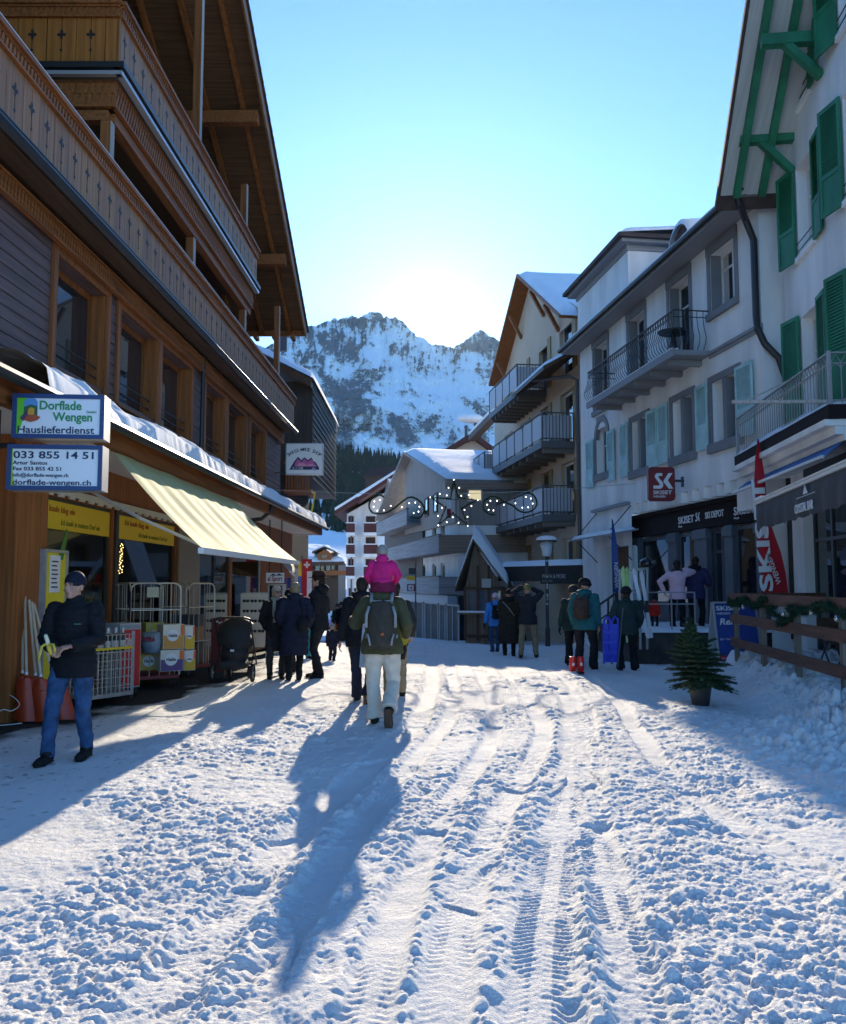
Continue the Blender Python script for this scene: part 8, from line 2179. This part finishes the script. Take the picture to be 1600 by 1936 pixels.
q = MB(); q.tube([V3(-.125, -.25, 1.40), V3(-.11, -.28, 1.432), V3(.11, -.28, 1.432), V3(.125, -.25, 1.40)], .007, 6); me = mesh_of(q, PKG); me.transform(M_); link('piping', me, rs)
q = MB(); q.prism([V3(-.01, -.395, 1.06), V3(.03, -.395, 1.08), V3(.045, -.395, 1.05), V3(.01, -.395, 1.04)], (0, -.004, 0)); me = mesh_of(q, mat('logo_orange', (.45, .12, .03), .5)); me.transform(M_); link('bag_mark', me, rs)
# 3 the child
cp_ = M_ @ V3(0, -.015, 1.53 + .02); cp_.z -= .02
hgt = .97
person('small child in pink jacket and grey knitted hat riding on a man\'s shoulders', Vector((cp_.x, cp_.y, cp_.z - .32 * hgt / 1.76)) - Vector((0, .01, .03)), hgt, 0, seated=True, feet=((-.20, .34, .05), (.20, .34, .05)), hands=((-.22, .24, .98), (.25, .22, 1.0)), jacket=C_PINK, trousers=C_WINE, hat=('beanie', C_GREY), hem=1.02, jr=1.26, tr=1.5, hood=C_PINK, child=True, elbow=(.15, -.4, -.6), puff=.008, pitch=.13, gloves=C_PINK, lean=.02)
# 4 companions walking just ahead of him
y = 12.0; p = stand(684, 1312, y); p.z = gz(p.x, y)
person('walker in black jacket and dark trousers half hidden left of the rucksack', p, 1.72, RAD(4), feet=((-.10, .25, 0), (.10, -.10, .06)), hands=((-.30, -.02, .85), (.28, .15, .95)), jacket=C_BLACK, trousers=C_NAVY, hair=HAIR_D, hood=C_BLACK, jr=1.08, tr=1.1, flare=.015)
SKD = thing('carried_skis', 'pair of short grey skis carried upright left of the man with the rucksack', 'skis', at(690, 1260, 11.7))
for dx in (0, .07): a, b = at(684 + dx * 60, 1262, 11.6), at(693 + dx * 60, 1150, 11.75); MB().bar(a, b, .065, .02, up=(0, 1, 0)).build('ski', mat('ski_grey', (.30, .33, .35), .4, var=.3, vs=12), SKD)
y = 12.6; p = stand(746, 1316, y); p.z = gz(p.x, y)
person('walker in dark coat and beige trousers half hidden right of the rucksack', p, 1.66, RAD(-3), feet=((-.10, -.15, 0), (.12, .15, .0)), hands=((-.26, .1, .9), (.27, .15, .92)), jacket=C_DGREY, trousers=C_KHAKI, hair=HAIR_D, jr=1.0, tr=1.05)
bg_ = at(757, 1228, 11.2); bag = thing('bag', 'small black bag carried at the right side of the man in cream trousers', 'bag', bg_); MB().loft([(bg_ + V3(0, 0, -.12), .06, .09), (bg_, .085, .11), (bg_ + V3(0, 0, .13), .06, .08)], 14).build('pouch', C_BLACK, bag, True); MB().tube([bg_ + V3(-.04, 0, .12), bg_ + V3(-.08, .02, .3)], .01, 6).build('strap', C_BLACK, bag)

# 5-9 the group outside the shops
def who(label, px, py0, py1, y, heading, **kw):
    p = stand(px, py1, y); p.z = gz(p.x, y)
    return person(label, p, ph(py0, py1, y), RAD(heading), **kw)
_r, _M, _a, _i = who('grey haired woman in black coat with a long pale scarf facing the street', 521, 1106, 1284, 15.0, 165, jacket=C_BLACK, trousers=C_DGREY, hair=HAIR_G, hem=.55, jr=1.05, scarf=C_GREY, face=True, headturn=RAD(-20), hands=((-.2, .12, .95), (.2, .12, .95)), gloves=C_BLACK)
q = MB(); HCf = _i['head']
for sx in (-1, 1): q.tube([HCf((sx * .033 + .024 * math.cos(k * .7), .104, .008 + .02 * math.sin(k * .7))) for k in range(10)], .004, 5)
q.tube([HCf((-.012, .106, .012)), HCf((.012, .106, .012))], .004, 5); me = mesh_of(q, INK); me.transform(_M); link('glasses', me, _r)
who('woman in long navy quilted coat seen from behind with a small shoulder bag', 556, 1099, 1286, 14.8, -12, jacket=C_NAVY, trousers=C_BLACK, hair=HAIR_B, hem=.48, skirt=.02, jr=1.22, puff=.012, pitch=.115, hood=C_NAVY, hands=((-.24, .14, .98), (.24, .12, .95)), feet=((-.09, 0, 0), (.09, .06, 0)))
sbp = at(572, 1180, 14.55); sb3 = thing('shoulder_bag', 'small black bag hanging at the back of the woman in the navy coat', 'bag', sbp); m = MB(); m.ball(sbp, (.10, .06, .14), 14, 9); m.build('pouch', C_BLACK, sb3, True); MB().tube([sbp + V3(0, .02, .12), sbp + V3(-.05, .1, .36), sbp + V3(-.12, .25, .45)], .012, 6).build('strap', C_BLACK, sb3)
_r, _M, _a, _i = who('tall man in black jacket and brown brimmed hat standing side on', 603, 1082, 1283, 15.1, -75, jacket=C_BLACK, trousers=C_BLACK, hat=('fedora', cloth('felt_brown', (.05, .022, .016))), hair=HAIR_D, hem=.82, jr=1.10, hood=C_BLACK, hands=((-.06, .22, 1.0), (.15, .18, .98)), feet=((-.10, -.05, 0), (.10, .10, 0)), headturn=RAD(-10), face=True)
who('person in turquoise ski trousers and dark jacket behind the man in the hat', 588, 1117, 1242, 21.0, 120, jacket=C_DGREY, trousers=C_TURQ, hat=('beanie', C_BLACK), flare=.015, jr=1.05, feet=((-.17, 0, 0), (.17, .05, 0)), face=True)
who('small toddler in dark snowsuit and pale hat standing on the sunlit snow', 628, 1171, 1240, 19.8, 20, jacket=C_NAVY, trousers=C_NAVY, hat=('pompom', C_GREY), jr=1.35, tr=1.4, child=True, hem=.75, hands=((-.32, .05, .85), (.32, .05, .85)), feet=((-.12, .05, 0), (.12, -.05, 0)))
who('dark coated person mostly hidden behind the woman with the scarf', 545, 1112, 1270, 16.2, -30, jacket=C_DGREY, trousers=C_DGREY, hat=('beanie', C_BLACK), hem=.6)
# 10-13 far walkers
who('skier in black jacket with red and yellow trousers far down the street', 645, 1138, 1211, 41, 185, jacket=C_BLACK, trousers=C_RED, hat=('helmet', C_BLACK), flare=.02, tr=1.15, backpack=None)
who('second skier in yellow trousers close beside the red trousered one', 638, 1141, 1210, 41.8, 175, jacket=C_DGREEN, trousers=C_YEL, hat=('helmet', C_BLACK), flare=.02, tr=1.15)
who('small figure in lilac jacket far away between the shop and the hotel', 627, 1148, 1186, 54, 180, jacket=C_LILAC, trousers=C_BLACK, hat=('beanie', C_BLACK), child=True)
who('distant dark walker on the shaded snow by the hotel corner', 659, 1142, 1190, 52, 0, jacket=C_BLACK, trousers=C_BLACK, hair=HAIR_D, feet=((-.1, .15, 0), (.1, -.15, .03)))
who('walker in dark coat and yellow scarf striding past the far shops', 790, 1156, 1200, 52, 80, jacket=C_DGREEN, trousers=C_BLACK, hat=('beanie', C_DGREEN), scarf=C_YEL, feet=((-.08, .32, 0), (.08, -.35, .08)), hem=.65)
# 14-16 trio near the lamp post
_r, _M, _a, _i = who('person in bright blue jacket with a black rucksack and jeans by the hut', 937, 1126, 1238, 25.2, -8, jacket=C_BLUE, trousers=C_JEAN, hat=('beanie', C_PALEP), jr=1.1, backpack=C_BLACK, gloves=C_BLACK, feet=((-.10, -.05, 0), (.10, .15, 0)), hands=((-.32, .0, .85), (.3, .05, .85)))
q = MB(); q.prism([V3(-.05, -.385, 1.285), V3(-.03, -.385, 1.27), V3(.055, -.385, 1.30), V3(-.03, -.385, 1.283)], (0, -.003, 0)); me = mesh_of(q, LET); me.transform(_M); link('white_tick_mark', me, _r)
_r, _M, _a, _i = who('person in long dark quilted coat and black cap beside the photographer', 963, 1123, 1250, 22.5, 10, jacket=C_BROWN, trousers=C_BLACK, hat=('beanie', C_BLACK), hem=.36, skirt=.05, jr=1.25, puff=.016, pitch=.12, hood=C_BLACK, hands=((-.1, .25, 1.05), (.15, .25, 1.05)), gloves=C_BLACK)
q = MB(); q.tube([V3(-.14, -.13, 1.42), V3(.02, -.19, 1.25), V3(.16, -.16, 1.05)], .014, 6, .4); me = mesh_of(q, C_GREY); me.transform(_M); link('bag_strap', me, _r)
_r, _M, _a, _i = who('man in dark jacket and khaki trousers lifting a camera to the mountain', 999, 1108, 1247, 21.6, 8, jacket=C_DGREY, trousers=C_KHAKI, hat=('beanie', cloth('knit_olive', (.20, .18, .06))), jr=1.12, tr=1.12, hands=((-.13, .22, 1.70), (.10, .24, 1.66)), elbow=(.9, .2, -.4), feet=((-.17, -.05, 0), (.19, .05, 0)), hem=.82, gloves=C_BLACK, curl=.7)
cpos = _M @ V3(-.05, .30, 1.74); cmr = thing('photo_camera', 'black camera raised in the hands of the man in khaki trousers', 'camera', cpos); MB().box(cpos.x - .07, cpos.x + .07, cpos.y - .03, cpos.y + .04, cpos.z - .05, cpos.z + .05).build('camera_body', INK, cmr); MB().tube([cpos + V3(0, .04, 0), cpos + V3(0, .13, .01)], .035, 12).build('lens', INK, cmr)
# 17-19 skiers on the right
who('skier in teal jacket and black trousers with a brown rucksack and dark helmet', 1108, 1090, 1264, 16.8, 25, jacket=C_TEAL, trousers=C_BLACK, hat=('helmet', C_BLACK), hood=C_TEAL, jr=1.18, tr=1.2, flare=.02, backpack=cloth('pack_umber', (.045, .030, .024)), hands=((-.24, .08, .88), (.25, .06, .80)), headturn=RAD(30), headtilt=RAD(-12), feet=((-.12, -.05, 0), (.13, .10, 0)))
who('skier in dark clothes hidden behind the teal jacket with goggles on the helmet', 1086, 1101, 1254, 18.0, 20, jacket=C_DGREEN, trousers=C_BLACK, hat=('helmet', C_DGREY), jr=1.1, tr=1.2, gloves=C_BLACK, hands=((-.32, .05, .82), (.3, .1, .82)), flare=.02)
for k, (px, lb) in enumerate(((1083, 'left red ski boot standing on the snow beside the teal skier'), (1098, 'right red ski boot standing on the snow beside the teal skier'))):
    b0 = stand(px, 1268, 16.2); b0.z = gz(b0.x, 16.2); t = thing('ski_boot', lb, 'ski boot', b0)
    q = MB(); q.tube([b0 + V3(0, -.02, .30), b0 + V3(0, -.03, .12), b0 + V3(0, -.01, .05)], [.062, .066, .058], 12); q.tube([b0 + V3(0, -.06, .05), b0 + V3(0, .08, .05), b0 + V3(0, .20, .04)], [.05, .052, .042], 12, .9, V3(1, 0, 0)); me = fused(q, .012, 3); me.materials.append(mat('boot_red', (.62, .015, .012), .3)); link('shell', me, t)
    for z in (.10, .17, .24): MB().tube([b0 + V3(-.06, .02, z), b0 + V3(0, .055, z), b0 + V3(.06, .02, z)], .009, 5).build('buckle', GALV, t)
    MB().box(b0.x - .02, b0.x + .02, b0.y - .105, b0.y - .095, b0.z + .14, b0.z + .19).build('white_mark', LET, t); MB().box(b0.x - .05, b0.x + .05, b0.y - .09, b0.y + .22, b0.z - .005, b0.z + .018).build('sole', BOOT, t)
who('skier in dark green jacket and helmet seen from behind next to the blue sled', 1187, 1104, 1264, 16.6, 0, jacket=C_DGREEN, trousers=C_BLACK, hat=('helmet', C_BLACK), hair=HAIR_D, jr=1.25, tr=1.2, flare=.02, hem=.78, hands=((-.30, .10, .90), (.28, .15, .92)), gloves=C_BLACK, feet=((-.15, 0, 0), (.15, .03, 0)))
# 20-22 on the terrace
def onter(label, px, py0, py1, y, heading, **kw):
    p = stand(px, py1, y); return person(label, p, ph(py0, py1, y), RAD(heading), **kw)
onter('woman in pale pink ski jacket with one hand raised to her face on the terrace', 1283, 1057, 1198, 20.2, 8, jacket=C_PALEP, trousers=C_BLACK, hair=HAIR_D, hem=.84, jr=1.02, hands=((-.30, .05, .98), (.17, .26, 1.52)), elbow=(.9, -.1, -.2), scarf=HAIR_D, flare=.02)
onter('man in navy purple jacket standing right of the pink jacket on the terrace', 1318, 1051, 1196, 20.5, 30, jacket=C_PURP, trousers=C_BLACK, hair=HAIR_D, hood=C_BLACK, jr=1.15, hem=.80, hands=((-.2, .2, 1.1), (.22, .2, 1.1)), flare=.02)
onter('child in red jacket and dark trousers crouching by the shop stall riser', 1238, 1128, 1194, 20.0, 30, jacket=C_RED, trousers=C_BLACK, hat=('helmet', C_BLACK), child=True, jr=1.2, lean=.08)

# ================================================================ the air
hz = MB().box(-2600, 2600, -90, 3100, -6, 1500)
HAZE = bpy.data.materials.new('air'); HAZE.use_nodes = True
hn = HAZE.node_tree; hn.nodes.remove(hn.nodes['Principled BSDF'])
pv = hn.nodes.new('ShaderNodeVolumePrincipled')
pv.inputs['Color'].default_value = (0.6, 0.82, 1.0, 1)
pv.inputs['Density'].default_value = 0.000018
pv.inputs['Anisotropy'].default_value = 0.5
hn.links.new(pv.outputs[0], hn.nodes['Material Output'].inputs['Volume'])
hzo = hz.build('haze', HAZE)
tag(hzo, 'thin bright mountain air between the village and the mountain', 'haze', kind='stuff')
